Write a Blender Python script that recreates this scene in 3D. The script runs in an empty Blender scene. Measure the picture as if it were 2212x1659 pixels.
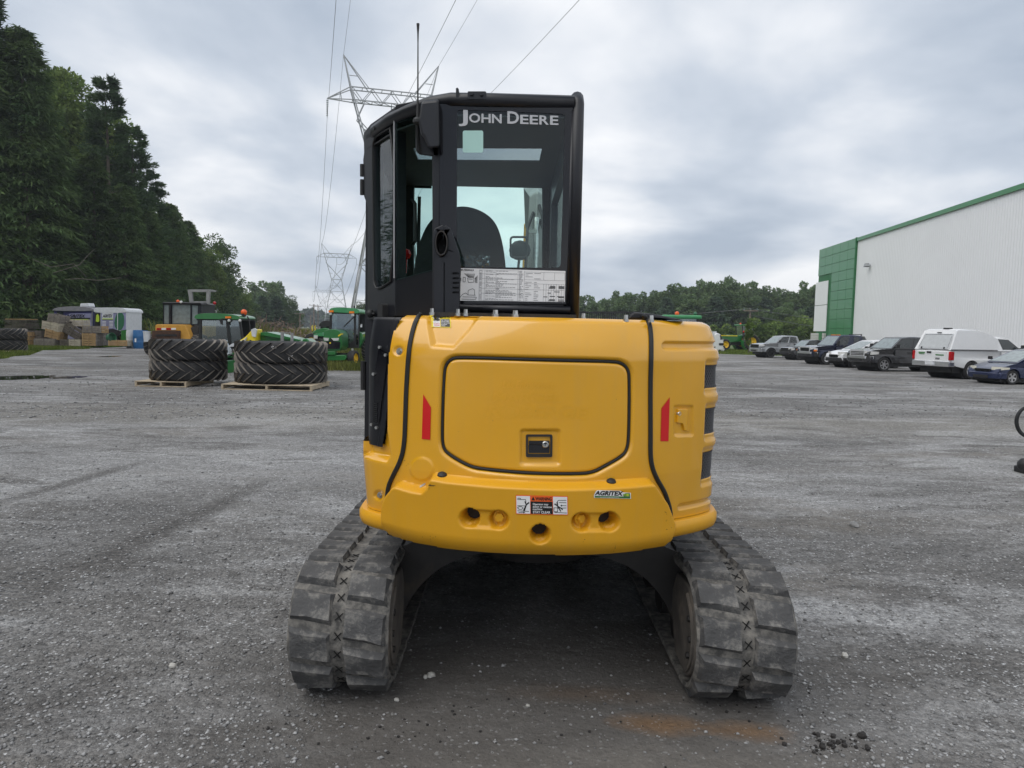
import bpy, bmesh, math, random
import numpy as np
from mathutils import Vector, Matrix
from mathutils.geometry import tessellate_polygon
RND = random.Random(7)
NP = np.random.RandomState(5)
SC = bpy.context.scene
COL = SC.collection
PI = math.pi
# ------------------------------------------------------------------ camera
EYE = 1.60                       # height of the eye above the yard
FPX, CX, CY = 1534.0, 1106.0, 829.5   # focal length and centre on a 2212 x 1659 picture
PITCH, ROLL = math.radians(4.3), math.radians(1.2)
FW = Vector((0, math.cos(PITCH), -math.sin(PITCH)))
_r0 = Vector((1, 0, 0)); _u0 = Vector((0, math.sin(PITCH), math.cos(PITCH)))
RT = _r0 * math.cos(ROLL) + _u0 * math.sin(ROLL)
UP = -_r0 * math.sin(ROLL) + _u0 * math.cos(ROLL)
cam_d = bpy.data.cameras.new('camera')
cam_d.sensor_fit = 'HORIZONTAL'; cam_d.sensor_width = 36.0
cam_d.lens = FPX / 2212.0 * 36.0
cam_d.clip_start = 0.05; cam_d.clip_end = 6000.0
cam = bpy.data.objects.new('camera', cam_d); COL.objects.link(cam)
cam.matrix_world = Matrix(((RT.x, UP.x, -FW.x, 0), (RT.y, UP.y, -FW.y, 0), (RT.z, UP.z, -FW.z, EYE), (0, 0, 0, 1)))
SC.camera = cam
# ------------------------------------------------------------------ sky and sun
SUN_EL, SUN_ROT = math.radians(55), math.radians(236)
world = bpy.data.worlds.new('World'); SC.world = world; world.use_nodes = True
wn, wl = world.node_tree.nodes, world.node_tree.links
wn.clear()
def wnode(t, **k):
    n = wn.new(t)
    for a, b in k.items(): setattr(n, a, b)
    return n
w_out = wnode('ShaderNodeOutputWorld'); w_bg = wnode('ShaderNodeBackground')
w_bg.inputs['Strength'].default_value = 0.1
w_sky = wnode('ShaderNodeTexSky'); w_sky.sky_type = 'NISHITA'; w_sky.sun_disc = False
w_sky.sun_elevation = SUN_EL; w_sky.sun_rotation = SUN_ROT; w_sky.dust_density = 3.0
w_tc = wnode('ShaderNodeTexCoord')
w_sep = wnode('ShaderNodeSeparateXYZ'); wl.new(w_tc.outputs['Generated'], w_sep.inputs[0])
w_add = wnode('ShaderNodeMath', operation='ADD'); wl.new(w_sep.outputs['Z'], w_add.inputs[0]); w_add.inputs[1].default_value = 0.26
w_max = wnode('ShaderNodeMath', operation='MAXIMUM'); wl.new(w_add.outputs[0], w_max.inputs[0]); w_max.inputs[1].default_value = 0.05
w_dx = wnode('ShaderNodeMath', operation='DIVIDE'); wl.new(w_sep.outputs['X'], w_dx.inputs[0]); wl.new(w_max.outputs[0], w_dx.inputs[1])
w_dy = wnode('ShaderNodeMath', operation='DIVIDE'); wl.new(w_sep.outputs['Y'], w_dy.inputs[0]); wl.new(w_max.outputs[0], w_dy.inputs[1])
w_cmb = wnode('ShaderNodeCombineXYZ'); wl.new(w_dx.outputs[0], w_cmb.inputs[0]); wl.new(w_dy.outputs[0], w_cmb.inputs[1])
w_n1 = wnode('ShaderNodeTexNoise'); w_n1.inputs['Scale'].default_value = 1.15; w_n1.inputs['Detail'].default_value = 6.0
w_n1.inputs['Roughness'].default_value = 0.5; w_n1.inputs['Distortion'].default_value = 0.25
wl.new(w_cmb.outputs[0], w_n1.inputs['Vector'])
w_n2 = wnode('ShaderNodeTexNoise'); w_n2.inputs['Scale'].default_value = 0.75; w_n2.inputs['Detail'].default_value = 3.0
wl.new(w_cmb.outputs[0], w_n2.inputs['Vector'])
w_mix = wnode('ShaderNodeMath', operation='MULTIPLY_ADD'); wl.new(w_n2.outputs[0], w_mix.inputs[0]); w_mix.inputs[1].default_value = 0.55
w_h = wnode('ShaderNodeMath', operation='MULTIPLY'); wl.new(w_n1.outputs[0], w_h.inputs[0]); w_h.inputs[1].default_value = 0.55
wl.new(w_h.outputs[0], w_mix.inputs[2])
w_ramp = wnode('ShaderNodeValToRGB')
e = w_ramp.color_ramp.elements
e[0].position = 0.455; e[0].color = (0.40, 0.465, 0.56, 1)
e[1].position = 0.61; e[1].color = (0.94, 0.95, 0.97, 1)
e2 = w_ramp.color_ramp.elements.new(0.52); e2.color = (0.575, 0.63, 0.71, 1)
wl.new(w_mix.outputs[0], w_ramp.inputs[0])
w_mul = wnode('ShaderNodeVectorMath', operation='SCALE'); w_mul.inputs['Scale'].default_value = 10.0
wl.new(w_ramp.outputs[0], w_mul.inputs[0])
w_mx = wnode('ShaderNodeMix', data_type='RGBA'); w_mx.inputs[0].default_value = 0.94
wl.new(w_sky.outputs[0], w_mx.inputs[6]); wl.new(w_mul.outputs[0], w_mx.inputs[7])
wl.new(w_mx.outputs[2], w_bg.inputs['Color']); wl.new(w_bg.outputs[0], w_out.inputs['Surface'])
sun_d = bpy.data.lights.new('sun', 'SUN'); sun_d.energy = 1.5; sun_d.angle = math.radians(60); sun_d.color = (1.0, 0.97, 0.93)
sun = bpy.data.objects.new('sun', sun_d); COL.objects.link(sun)
# the sky's rotation runs clockwise from +Y
_sd = Vector((math.sin(SUN_ROT) * math.cos(SUN_EL), math.cos(SUN_ROT) * math.cos(SUN_EL), math.sin(SUN_EL)))
sun.rotation_euler = _sd.to_track_quat('Z', 'Y').to_euler()
SC.view_settings.view_transform = 'Standard'; SC.view_settings.look = 'None'
SC.view_settings.exposure = 0.2; SC.view_settings.gamma = 1.0; SC.view_settings.use_curve_mapping = False
SC.cycles.max_bounces = 8; SC.cycles.transparent_max_bounces = 16; SC.cycles.use_denoising = True

# ------------------------------------------------------------------ ray helpers
def ray(u, v):
    return FW + RT * ((u - CX) / FPX) - UP * ((v - CY) / FPX)
def at(u, v, Y):
    d = ray(u, v); t = Y / d.y
    return Vector((d.x * t, Y, EYE + d.z * t))
def gnd(u, v, z=0.0):
    d = ray(u, v); t = (z - EYE) / d.z
    return Vector((d.x * t, d.y * t, z))
def depth(p):
    return (Vector(p) - Vector((0, 0, EYE))).dot(FW)
def mpp(p):                       # metres per picture pixel at a point
    return depth(p) / FPX
_A = np.array([RT, UP, FW])
def projn(P):                     # n x 3 -> n x 2
    q = (P - np.array([0, 0, EYE])) @ _A.T
    return np.stack([CX + FPX * q[:, 0] / q[:, 2], CY - FPX * q[:, 1] / q[:, 2]], 1)

# ------------------------------------------------------------------ materials
def mk(name, col, rough=0.6, metal=0.0, var=0.12, scale=6.0, bump=0.0, bscale=60.0, coat=0.0, dirt=None, dscale=3.0, damt=0.5, island=0.0, spec=0.5, streak=None):
    m = bpy.data.materials.new(name); m.use_nodes = True
    nt = m.node_tree; n, l = nt.nodes, nt.links
    b = n['Principled BSDF']
    b.inputs['Roughness'].default_value = rough; b.inputs['Metallic'].default_value = metal
    b.inputs['Specular IOR Level'].default_value = spec
    if coat:
        b.inputs['Coat Weight'].default_value = coat; b.inputs['Coat Roughness'].default_value = 0.06
    tc = n.new('ShaderNodeTexCoord')
    nz = n.new('ShaderNodeTexNoise'); nz.inputs['Scale'].default_value = scale; nz.inputs['Detail'].default_value = 5
    l.new(tc.outputs['Object'], nz.inputs['Vector'])
    mr = n.new('ShaderNodeMapRange'); mr.inputs[1].default_value = 0.25; mr.inputs[2].default_value = 0.75
    mr.inputs[3].default_value = 1 - var; mr.inputs[4].default_value = 1 + var
    l.new(nz.outputs[0], mr.inputs[0])
    sc = n.new('ShaderNodeVectorMath'); sc.operation = 'SCALE'; sc.inputs[0].default_value = col
    l.new(mr.outputs[0], sc.inputs['Scale'])
    cur = sc.outputs[0]
    if island:
        g = n.new('ShaderNodeNewGeometry')
        m2 = n.new('ShaderNodeMapRange'); m2.inputs[3].default_value = 1 - island; m2.inputs[4].default_value = 1 + island
        l.new(g.outputs['Random Per Island'], m2.inputs[0])
        s2 = n.new('ShaderNodeVectorMath'); s2.operation = 'SCALE'; l.new(cur, s2.inputs[0]); l.new(m2.outputs[0], s2.inputs['Scale'])
        cur = s2.outputs[0]
    if streak:                       # thin run-off streaks of dust
        mpn = n.new('ShaderNodeMapping'); mpn.inputs['Scale'].default_value = (26, 26, 1.2); l.new(tc.outputs['Object'], mpn.inputs[0])
        sn = n.new('ShaderNodeTexNoise'); sn.inputs['Scale'].default_value = 1.0; sn.inputs['Detail'].default_value = 6; l.new(mpn.outputs[0], sn.inputs['Vector'])
        sr = n.new('ShaderNodeMapRange'); sr.inputs[1].default_value = 0.5; sr.inputs[2].default_value = 0.8; sr.inputs[4].default_value = 0.13; l.new(sn.outputs[0], sr.inputs[0])
        sm = n.new('ShaderNodeMix'); sm.data_type = 'RGBA'; sm.inputs[7].default_value = (*streak, 1); l.new(sr.outputs[0], sm.inputs[0]); l.new(cur, sm.inputs[6]); cur = sm.outputs[2]
    if dirt:
        dn = n.new('ShaderNodeTexNoise'); dn.inputs['Scale'].default_value = dscale; dn.inputs['Detail'].default_value = 9; dn.inputs['Roughness'].default_value = 0.68
        l.new(tc.outputs['Object'], dn.inputs['Vector'])
        dr = n.new('ShaderNodeMapRange'); dr.inputs[1].default_value = 0.62 - damt * 0.3; dr.inputs[2].default_value = 0.72 - damt * 0.1; dr.clamp = True
        l.new(dn.outputs[0], dr.inputs[0])
        mx = n.new('ShaderNodeMix'); mx.data_type = 'RGBA'; mx.inputs[7].default_value = (*dirt, 1)
        l.new(dr.outputs[0], mx.inputs[0]); l.new(cur, mx.inputs[6]); cur = mx.outputs[2]
        rr = n.new('ShaderNodeMapRange'); rr.inputs[3].default_value = rough; rr.inputs[4].default_value = min(1, rough + 0.3)
        l.new(dr.outputs[0], rr.inputs[0]); l.new(rr.outputs[0], b.inputs['Roughness'])
    l.new(cur, b.inputs['Base Color'])
    if bump:
        bn = n.new('ShaderNodeTexNoise'); bn.inputs['Scale'].default_value = bscale; bn.inputs['Detail'].default_value = 4
        l.new(tc.outputs['Object'], bn.inputs['Vector'])
        bp = n.new('ShaderNodeBump'); bp.inputs['Strength'].default_value = bump; bp.inputs['Distance'].default_value = 0.01
        l.new(bn.outputs[0], bp.inputs['Height']); l.new(bp.outputs[0], b.inputs['Normal'])
    return m
def mk_glass(name, tint, gloss=0.10, rough=0.02):
    m = bpy.data.materials.new(name); m.use_nodes = True
    n, l = m.node_tree.nodes, m.node_tree.links
    n.clear()
    o = n.new('ShaderNodeOutputMaterial'); t = n.new('ShaderNodeBsdfTransparent'); t.inputs[0].default_value = (*tint, 1)
    g = n.new('ShaderNodeBsdfGlossy'); g.inputs['Roughness'].default_value = rough; g.inputs[0].default_value = (0.9, 0.95, 1, 1)
    fr = n.new('ShaderNodeFresnel'); ge = n.new('ShaderNodeNewGeometry')
    ir = n.new('ShaderNodeMapRange'); ir.inputs[3].default_value = 1.45; ir.inputs[4].default_value = 1 / 1.45   # same reflection from both faces of the pane
    l.new(ge.outputs['Backfacing'], ir.inputs[0]); l.new(ir.outputs[0], fr.inputs[0])
    ad = n.new('ShaderNodeMath'); ad.operation = 'MULTIPLY'; ad.inputs[1].default_value = gloss / 0.04
    l.new(fr.outputs[0], ad.inputs[0]); ad.use_clamp = True
    mx = n.new('ShaderNodeMixShader'); l.new(ad.outputs[0], mx.inputs[0]); l.new(t.outputs[0], mx.inputs[1]); l.new(g.outputs[0], mx.inputs[2])
    l.new(mx.outputs[0], o.inputs[0])
    return m
def mk_leaf(name, col, col2, rand=0.35):
    m = bpy.data.materials.new(name); m.use_nodes = True
    n, l = m.node_tree.nodes, m.node_tree.links
    n.clear()
    o = n.new('ShaderNodeOutputMaterial'); d = n.new('ShaderNodeBsdfDiffuse'); t = n.new('ShaderNodeBsdfTranslucent')
    g = n.new('ShaderNodeNewGeometry'); oi = n.new('ShaderNodeObjectInfo')
    tc = n.new('ShaderNodeTexCoord'); nz = n.new('ShaderNodeTexNoise'); nz.inputs['Scale'].default_value = 0.45; nz.inputs['Detail'].default_value = 3
    l.new(tc.outputs['Object'], nz.inputs['Vector'])
    mr = n.new('ShaderNodeMapRange'); mr.inputs[1].default_value = 0.3; mr.inputs[2].default_value = 0.7
    l.new(nz.outputs[0], mr.inputs[0])
    mx = n.new('ShaderNodeMix'); mx.data_type = 'RGBA'; mx.inputs[6].default_value = (*col, 1); mx.inputs[7].default_value = (*col2, 1)
    l.new(mr.outputs[0], mx.inputs[0])
    m2 = n.new('ShaderNodeMapRange'); m2.inputs[3].default_value = 1 - rand; m2.inputs[4].default_value = 1 + rand
    l.new(g.outputs['Random Per Island'], m2.inputs[0])
    m3 = n.new('ShaderNodeMapRange'); m3.inputs[3].default_value = 0.8; m3.inputs[4].default_value = 1.2
    l.new(oi.outputs['Random'], m3.inputs[0])
    mm = n.new('ShaderNodeMath'); mm.operation = 'MULTIPLY'; l.new(m2.outputs[0], mm.inputs[0]); l.new(m3.outputs[0], mm.inputs[1])
    s = n.new('ShaderNodeVectorMath'); s.operation = 'SCALE'; l.new(mx.outputs[2], s.inputs[0]); l.new(mm.outputs[0], s.inputs['Scale'])
    l.new(s.outputs[0], d.inputs[0]); l.new(s.outputs[0], t.inputs[0])
    ms = n.new('ShaderNodeMixShader'); ms.inputs[0].default_value = 0.3
    l.new(d.outputs[0], ms.inputs[1]); l.new(t.outputs[0], ms.inputs[2]); l.new(ms.outputs[0], o.inputs[0])
    return m

# ------------------------------------------------------------------ mesh builder
def nrm(v):
    v = Vector(v); return v.normalized() if v.length > 1e-9 else Vector((0, 0, 1))
def basis(d):
    d = nrm(d); a = Vector((0, 0, 1)) if abs(d.z) < 0.9 else Vector((1, 0, 0))
    x = d.cross(a).normalized(); return x, d.cross(x).normalized()
class MB:
    def __init__(s): s.v = []; s.f = []; s.mi = []
    def add(s, vs, fs, mi=0):
        o = len(s.v); s.v += [tuple(p) for p in vs]; s.f += [tuple(i + o for i in f) for f in fs]; s.mi += [mi] * len(fs); return s
    def box(s, c, d, rot=None, mi=0, taper=1.0):
        x, y, z = d[0] / 2, d[1] / 2, d[2] / 2
        vs = [Vector((sx * x * (taper if sz > 0 else 1), sy * y * (taper if sz > 0 else 1), sz * z)) for sz in (-1, 1) for sy in (-1, 1) for sx in (-1, 1)]
        if rot is not None: vs = [rot @ p for p in vs]
        c = Vector(c)
        return s.add([p + c for p in vs], [(0, 2, 3, 1), (4, 5, 7, 6), (0, 1, 5, 4), (2, 6, 7, 3), (0, 4, 6, 2), (1, 3, 7, 5)], mi)
    def beam(s, p0, p1, w, h=None, upv=(0, 0, 1), mi=0):
        p0, p1 = Vector(p0), Vector(p1); d = nrm(p1 - p0); h = h or w
        x = d.cross(Vector(upv)); x = nrm(x) if x.length > 1e-4 else basis(d)[0]
        y = nrm(x.cross(d))
        vs = [p + x * (sx * w / 2) + y * (sy * h / 2) for p in (p0, p1) for sx, sy in ((-1, -1), (1, -1), (1, 1), (-1, 1))]
        return s.add(vs, [(0, 1, 2, 3), (7, 6, 5, 4), (0, 4, 5, 1), (1, 5, 6, 2), (2, 6, 7, 3), (3, 7, 4, 0)], mi)
    def cyl(s, p0, p1, r0, r1=None, n=12, mi=0, caps=True):
        p0, p1 = Vector(p0), Vector(p1); r1 = r0 if r1 is None else r1
        x, y = basis(p1 - p0)
        vs = []
        for p, r in ((p0, r0), (p1, r1)):
            vs += [p + x * (r * math.cos(2 * PI * k / n)) + y * (r * math.sin(2 * PI * k / n)) for k in range(n)]
        fs = [(k, (k + 1) % n, n + (k + 1) % n, n + k) for k in range(n)]
        if caps: fs += [tuple(range(n))[::-1], tuple(range(n, 2 * n))]
        return s.add(vs, fs, mi)
    def tube(s, pts, r, n=8, mi=0, closed=False, caps=True):
        pts = [Vector(p) for p in pts]; N = len(pts); vs = []; px = None
        for i, p in enumerate(pts):
            a = pts[(i - 1) % N] if (closed or i > 0) else p
            b = pts[(i + 1) % N] if (closed or i < N - 1) else p
            d = nrm(b - a)
            if px is None: px = basis(d)[0]
            px = nrm(px - d * px.dot(d)); y = d.cross(px)
            rr = r[i] if hasattr(r, '__len__') else r
            vs += [p + px * (rr * math.cos(2 * PI * k / n)) + y * (rr * math.sin(2 * PI * k / n)) for k in range(n)]
        fs = []
        for i in range(N if closed else N - 1):
            j = (i + 1) % N
            fs += [(i * n + k, i * n + (k + 1) % n, j * n + (k + 1) % n, j * n + k) for k in range(n)]
        if caps and not closed: fs += [tuple(range(n))[::-1], tuple(range((N - 1) * n, N * n))]
        return s.add(vs, fs, mi)
    def lathe(s, prof, o, ax, n=24, mi=0, a0=0.0, a1=2 * PI):
        # prof: (radius, along axis)
        o = Vector(o); ax = nrm(ax); x, y = basis(ax); full = abs(a1 - a0 - 2 * PI) < 1e-6; m = n if full else n + 1
        vs = []
        for r, h in prof:
            vs += [o + ax * h + x * (r * math.cos(a0 + (a1 - a0) * k / n)) + y * (r * math.sin(a0 + (a1 - a0) * k / n)) for k in range(m)]
        fs = []
        for i in range(len(prof) - 1):
            for k in range(n):
                k2 = (k + 1) % m
                fs.append((i * m + k, i * m + k2, (i + 1) * m + k2, (i + 1) * m + k))
        return s.add(vs, fs, mi)
    def ball(s, c, r, n=10, mi=0, jit=0.0, rnd=None):
        rx, ry, rz = (r, r, r) if not hasattr(r, '__len__') else r
        c = Vector(c); h = n // 2; vs = [c + Vector((0, 0, -rz))]
        for i in range(1, h):
            t = -PI / 2 + PI * i / h
            for k in range(n):
                a = 2 * PI * k / n; q = 1 + (rnd.uniform(-jit, jit) if rnd else 0)
                vs.append(c + Vector((rx * math.cos(t) * math.cos(a) * q, ry * math.cos(t) * math.sin(a) * q, rz * math.sin(t) * q)))
        vs.append(c + Vector((0, 0, rz)))
        fs = [(0, 1 + (k + 1) % n, 1 + k) for k in range(n)]
        for i in range(h - 2):
            for k in range(n):
                fs.append((1 + i * n + k, 1 + i * n + (k + 1) % n, 1 + (i + 1) * n + (k + 1) % n, 1 + (i + 1) * n + k))
        L = len(vs) - 1; o = 1 + (h - 2) * n
        fs += [(L, o + k, o + (k + 1) % n) for k in range(n)]
        return s.add(vs, fs, mi)
    def prism(s, poly, fm, d0, d1, holes=(), mi=0):
        # poly / holes in 2D, fm(a, b, d) -> 3D ; walls plus both caps
        loops = [list(poly)] + [list(h) for h in holes]
        flat = [p for L in loops for p in L]; n = len(flat)
        tri = tessellate_polygon([[Vector((p[0], p[1], 0)) for p in L] for L in loops])
        vs = [fm(p[0], p[1], d0) for p in flat] + [fm(p[0], p[1], d1) for p in flat]
        fs = [tuple(t) for t in tri] + [tuple(n + i for i in t[::-1]) for t in tri]
        o = 0
        for L in loops:
            m = len(L)
            fs += [(o + k, o + (k + 1) % m, n + o + (k + 1) % m, n + o + k) for k in range(m)]
            o += m
        return s.add(vs, fs, mi)
    def build(s, name, mats, parent=None, smooth=35, bevel=0.0, seg=2, world=False, recalc=True, loc=None):
        me = bpy.data.meshes.new(name)
        me.from_pydata([tuple(p) for p in s.v], [], s.f)
        if recalc:
            bm = bmesh.new(); bm.from_mesh(me)
            bmesh.ops.recalc_face_normals(bm, faces=bm.faces); bm.to_mesh(me); bm.free()
        mats = mats if isinstance(mats, (list, tuple)) else [mats]
        for m in mats: me.materials.append(m)
        if len(mats) > 1 and len(me.polygons) == len(s.mi): me.polygons.foreach_set('material_index', s.mi)
        if smooth:
            me.polygons.foreach_set('use_smooth', [True] * len(me.polygons))
            if smooth < 180: me.set_sharp_from_angle(angle=math.radians(smooth))
        me.update()
        return link(name, me, parent, bevel, seg, world, loc)
def link(name, me, parent=None, bevel=0.0, seg=2, world=False, loc=None):
    o = bpy.data.objects.new(name, me); COL.objects.link(o)
    if parent is not None:
        o.parent = parent
        if world and parent.parent is None: o.location = -parent.location
    if loc is not None: o.location = loc
    if bevel:
        b = o.modifiers.new('bevel', 'BEVEL'); b.width = bevel; b.segments = seg; b.limit_method = 'ANGLE'; b.angle_limit = math.radians(40)
    return o
def npmesh(name, V, Fc, mat, parent=None, world=False, smooth=True, loc=None, sharp=None):
    """V: n x 3, Fc: m x k faces of equal size"""
    me = bpy.data.meshes.new(name); k = Fc.shape[1]
    me.vertices.add(len(V)); me.vertices.foreach_set('co', np.asarray(V, np.float32).ravel())
    me.loops.add(Fc.size); me.loops.foreach_set('vertex_index', Fc.astype(np.int32).ravel())
    me.polygons.add(len(Fc)); me.polygons.foreach_set('loop_start', np.arange(0, Fc.size, k, dtype=np.int32))
    me.update(calc_edges=True); me.validate()
    if smooth: me.polygons.foreach_set('use_smooth', [True] * len(me.polygons))
    if sharp: me.set_sharp_from_angle(angle=math.radians(sharp))
    for m in (mat if isinstance(mat, (list, tuple)) else [mat]): me.materials.append(m)
    return link(name, me, parent, world=world, loc=loc)
def tag(o, label, cat, group=None):
    o['label'] = label; o['category'] = cat
    if group: o['group'] = group
    return o
def thing(name, label, cat, loc=(0, 0, 0), rz=0.0, group=None, scale=1.0):
    o = bpy.data.objects.new(name, None); COL.objects.link(o); o.empty_display_size = 0.2
    o.location = loc; o.rotation_euler = (0, 0, rz); o.scale = (scale,) * 3
    return tag(o, label, cat, group)
def struct(o, kind='structure'):
    o['kind'] = kind; return o
def dup(root, loc=None, rz=None, label=None, scale=None, rot=None):
    def cp(o, par):
        c = o.copy(); COL.objects.link(c)
        if par is not None: c.parent = par
        for ch in KIDS.get(o.name, []): cp(ch, c)
        return c
    r = cp(root, None)
    if loc is not None: r.location = loc
    if rz is not None: r.rotation_euler = (0, 0, rz)
    if rot is not None: r.rotation_euler = rot
    if scale is not None: r.scale = (scale,) * 3 if not hasattr(scale, '__len__') else scale
    if label: r['label'] = label
    return r
KIDS = {}
def kids_of(root):                # remember a tree once so that copies are cheap
    for ch in bpy.data.objects:
        if ch.parent is not None: KIDS.setdefault(ch.parent.name, [])
    def walk(o):
        KIDS[o.name] = [c for c in o.children]
        for c in o.children: walk(c)
    walk(root)
def text_mesh(txt, bold=0.0, res=3):
    cu = bpy.data.curves.new('lettering', 'FONT'); cu.body = txt; cu.offset = bold; cu.resolution_u = res; cu.size = 1.0
    o = bpy.data.objects.new('lettering', cu); COL.objects.link(o)
    dg = bpy.context.evaluated_depsgraph_get(); dg.update()
    me = bpy.data.meshes.new_from_object(o.evaluated_get(dg))
    V = np.array([v.co[:] for v in me.vertices]); Fs = [tuple(p.vertices) for p in me.polygons]
    COL.objects.unlink(o); bpy.data.objects.remove(o); bpy.data.meshes.remove(me)
    return V[:, :2], Fs
def chaikin(p, n=2, closed=True):
    p = [Vector((q[0], q[1])) for q in p]
    for _ in range(n):
        q = []
        N = len(p)
        for i in range(N if closed else N - 1):
            a, b = p[i], p[(i + 1) % N]
            q += [a * .75 + b * .25, a * .25 + b * .75]
        if not closed: q = [p[0]] + q + [p[-1]]
        p = q
    return [(a.x, a.y) for a in p]
def rrect(x0, y0, x1, y1, r, n=4):
    out = []
    for cx, cy, a0 in ((x1 - r, y1 - r, 0), (x0 + r, y1 - r, 90), (x0 + r, y0 + r, 180), (x1 - r, y0 + r, 270)):
        for k in range(n + 1):
            a = math.radians(a0 + 90 * k / n); out.append((cx + r * math.cos(a), cy + r * math.sin(a)))
    return out
def RZ(a): return Matrix.Rotation(a, 3, 'Z')
def RX(a): return Matrix.Rotation(a, 3, 'X')
def RY(a): return Matrix.Rotation(a, 3, 'Y')
# ------------------------------------------------------------------ shared materials
M = {}
M['yellow'] = mk('yellow_paint', (0.73, 0.365, 0.011), rough=0.26, var=0.05, scale=2.0, coat=0.8, streak=(0.52, 0.36, 0.12), dirt=(0.30, 0.17, 0.05), dscale=9, damt=-0.35)
M['yellow_dull'] = mk('yellow_cast', (0.69, 0.34, 0.011), rough=0.40, streak=(0.48, 0.33, 0.12), var=0.06, scale=3.0, bump=0.05, bscale=120, dirt=(0.28, 0.16, 0.05), dscale=7, damt=-0.2)
M['black_paint'] = mk('black_paint', (0.009, 0.010, 0.014), rough=0.38, var=0.25, scale=5, dirt=(0.035, 0.036, 0.04), dscale=9, damt=-0.05)
M['black_gloss'] = mk('black_gloss', (0.006, 0.006, 0.009), rough=0.12, var=0.1)
M['rubber_seal'] = mk('rubber_seal', (0.010, 0.011, 0.012), rough=0.55, var=0.2)
M['interior'] = mk('interior_plastic', (0.022, 0.024, 0.027), rough=0.65, var=0.2, bump=0.1, bscale=200)
M['seat'] = mk('seat_fabric', (0.017, 0.019, 0.021), rough=0.9, var=0.3, scale=30, bump=0.3, bscale=300)
M['steel'] = mk('zinc_steel', (0.55, 0.56, 0.55), rough=0.32, metal=0.9, var=0.2, scale=40)
M['chrome'] = mk('chrome', (0.82, 0.82, 0.84), rough=0.28, metal=1.0, var=0.05)
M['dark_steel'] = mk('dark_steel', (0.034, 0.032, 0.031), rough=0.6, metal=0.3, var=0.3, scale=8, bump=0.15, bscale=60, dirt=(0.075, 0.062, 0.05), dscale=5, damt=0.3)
M['track'] = mk('track_rubber', (0.078, 0.076, 0.073), rough=0.88, var=0.3, scale=9, bump=0.6, bscale=45, dirt=(0.225, 0.212, 0.19), dscale=18.0, damt=0.66)
M['track_lug'] = mk('track_lug_rubber', (0.072, 0.072, 0.073), rough=0.8, var=0.3, scale=14, bump=0.6, bscale=70, dirt=(0.215, 0.207, 0.192), dscale=20.0, damt=0.40, island=0.0)
M['muddy_steel'] = mk('muddy_steel', (0.085, 0.076, 0.067), rough=0.85, var=0.35, scale=9, bump=0.3, bscale=50, dirt=(0.16, 0.135, 0.11), dscale=7, damt=0.4)
M['red'] = mk('red_reflector', (0.62, 0.012, 0.014), rough=0.25, var=0.04)
M['white'] = mk('white_print', (0.80, 0.80, 0.80), rough=0.4, var=0.02)
M['print_black'] = mk('black_print', (0.012, 0.012, 0.012), rough=0.4, var=0.05)
M['print_grey'] = mk('grey_print', (0.16, 0.16, 0.17), rough=0.5, var=0.05)
M['print_yellow'] = mk('yellow_print', (0.80, 0.62, 0.02), rough=0.4, var=0.03)
M['print_orange'] = mk('orange_print', (0.85, 0.13, 0.02), rough=0.4, var=0.03)
M['print_green'] = mk('green_print', (0.03, 0.16, 0.03), rough=0.4, var=0.1, scale=60)
M['print_lime'] = mk('lime_print', (0.45, 0.62, 0.05), rough=0.4, var=0.05)
M['letter_silver'] = mk('silver_lettering', (0.50, 0.51, 0.53), rough=0.4, var=0.03)
M['cab_glass'] = mk_glass('cab_glass', (0.83, 0.965, 0.935), gloss=0.05)
M['sticker'] = mk('pale_sticker', (0.42, 0.66, 0.60), rough=0.4, var=0.03)
M['tyre'] = mk('tyre_rubber', (0.022, 0.022, 0.023), rough=0.8, var=0.3, scale=5, bump=0.2, bscale=40, dirt=(0.09, 0.085, 0.078), dscale=4, damt=0.25)
M['tyre_lug'] = mk('tyre_lug_rubber', (0.15, 0.135, 0.118), rough=0.88, var=0.35, scale=4, dirt=(0.22, 0.20, 0.17), dscale=3.5, damt=0.5)
M['car_tyre'] = mk('car_tyre', (0.02, 0.02, 0.021), rough=0.75, var=0.2)
M['bright_trim'] = mk('bright_trim', (0.60, 0.61, 0.62), rough=0.3, metal=0.35, var=0.1)
M['alloy'] = mk('alloy_rim', (0.55, 0.55, 0.56), rough=0.3, metal=0.8, var=0.1)
M['black_rim'] = mk('black_rim', (0.02, 0.02, 0.02), rough=0.4, var=0.1)
M['yellow_rim'] = mk('yellow_rim', (0.75, 0.47, 0.02), rough=0.4, var=0.1)
M['car_glass'] = mk('car_glass', (0.025, 0.032, 0.035), rough=0.05, var=0.1, spec=1.0)
M['painted_sky_glass'] = mk('windscreen_painted_sky', (0.20, 0.24, 0.245), rough=0.05, var=0.25, spec=1.0)  # pale base colour stands in for bright sky mirrored in the panes
M['headlamp'] = mk('headlamp', (0.62, 0.62, 0.60), rough=0.12, var=0.2, scale=14)
M['amber'] = mk('amber_lens', (0.85, 0.22, 0.01), rough=0.2, var=0.1)
M['beacon'] = mk('orange_beacon', (0.85, 0.12, 0.015), rough=0.25, var=0.1)
M['tail_red'] = mk('red_lens', (0.45, 0.01, 0.015), rough=0.15, var=0.2)
M['plastic_black'] = mk('black_plastic', (0.016, 0.016, 0.017), rough=0.55, var=0.2)
M['tractor_green'] = mk('green_paint', (0.018, 0.155, 0.034), rough=0.28, var=0.1, coat=0.4)
M['tractor_roof'] = mk('pale_green_roof', (0.05, 0.26, 0.10), rough=0.35, var=0.12)
M['tractor_glass'] = mk_glass('tractor_glass', (0.52, 0.63, 0.60), gloss=0.22)
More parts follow.
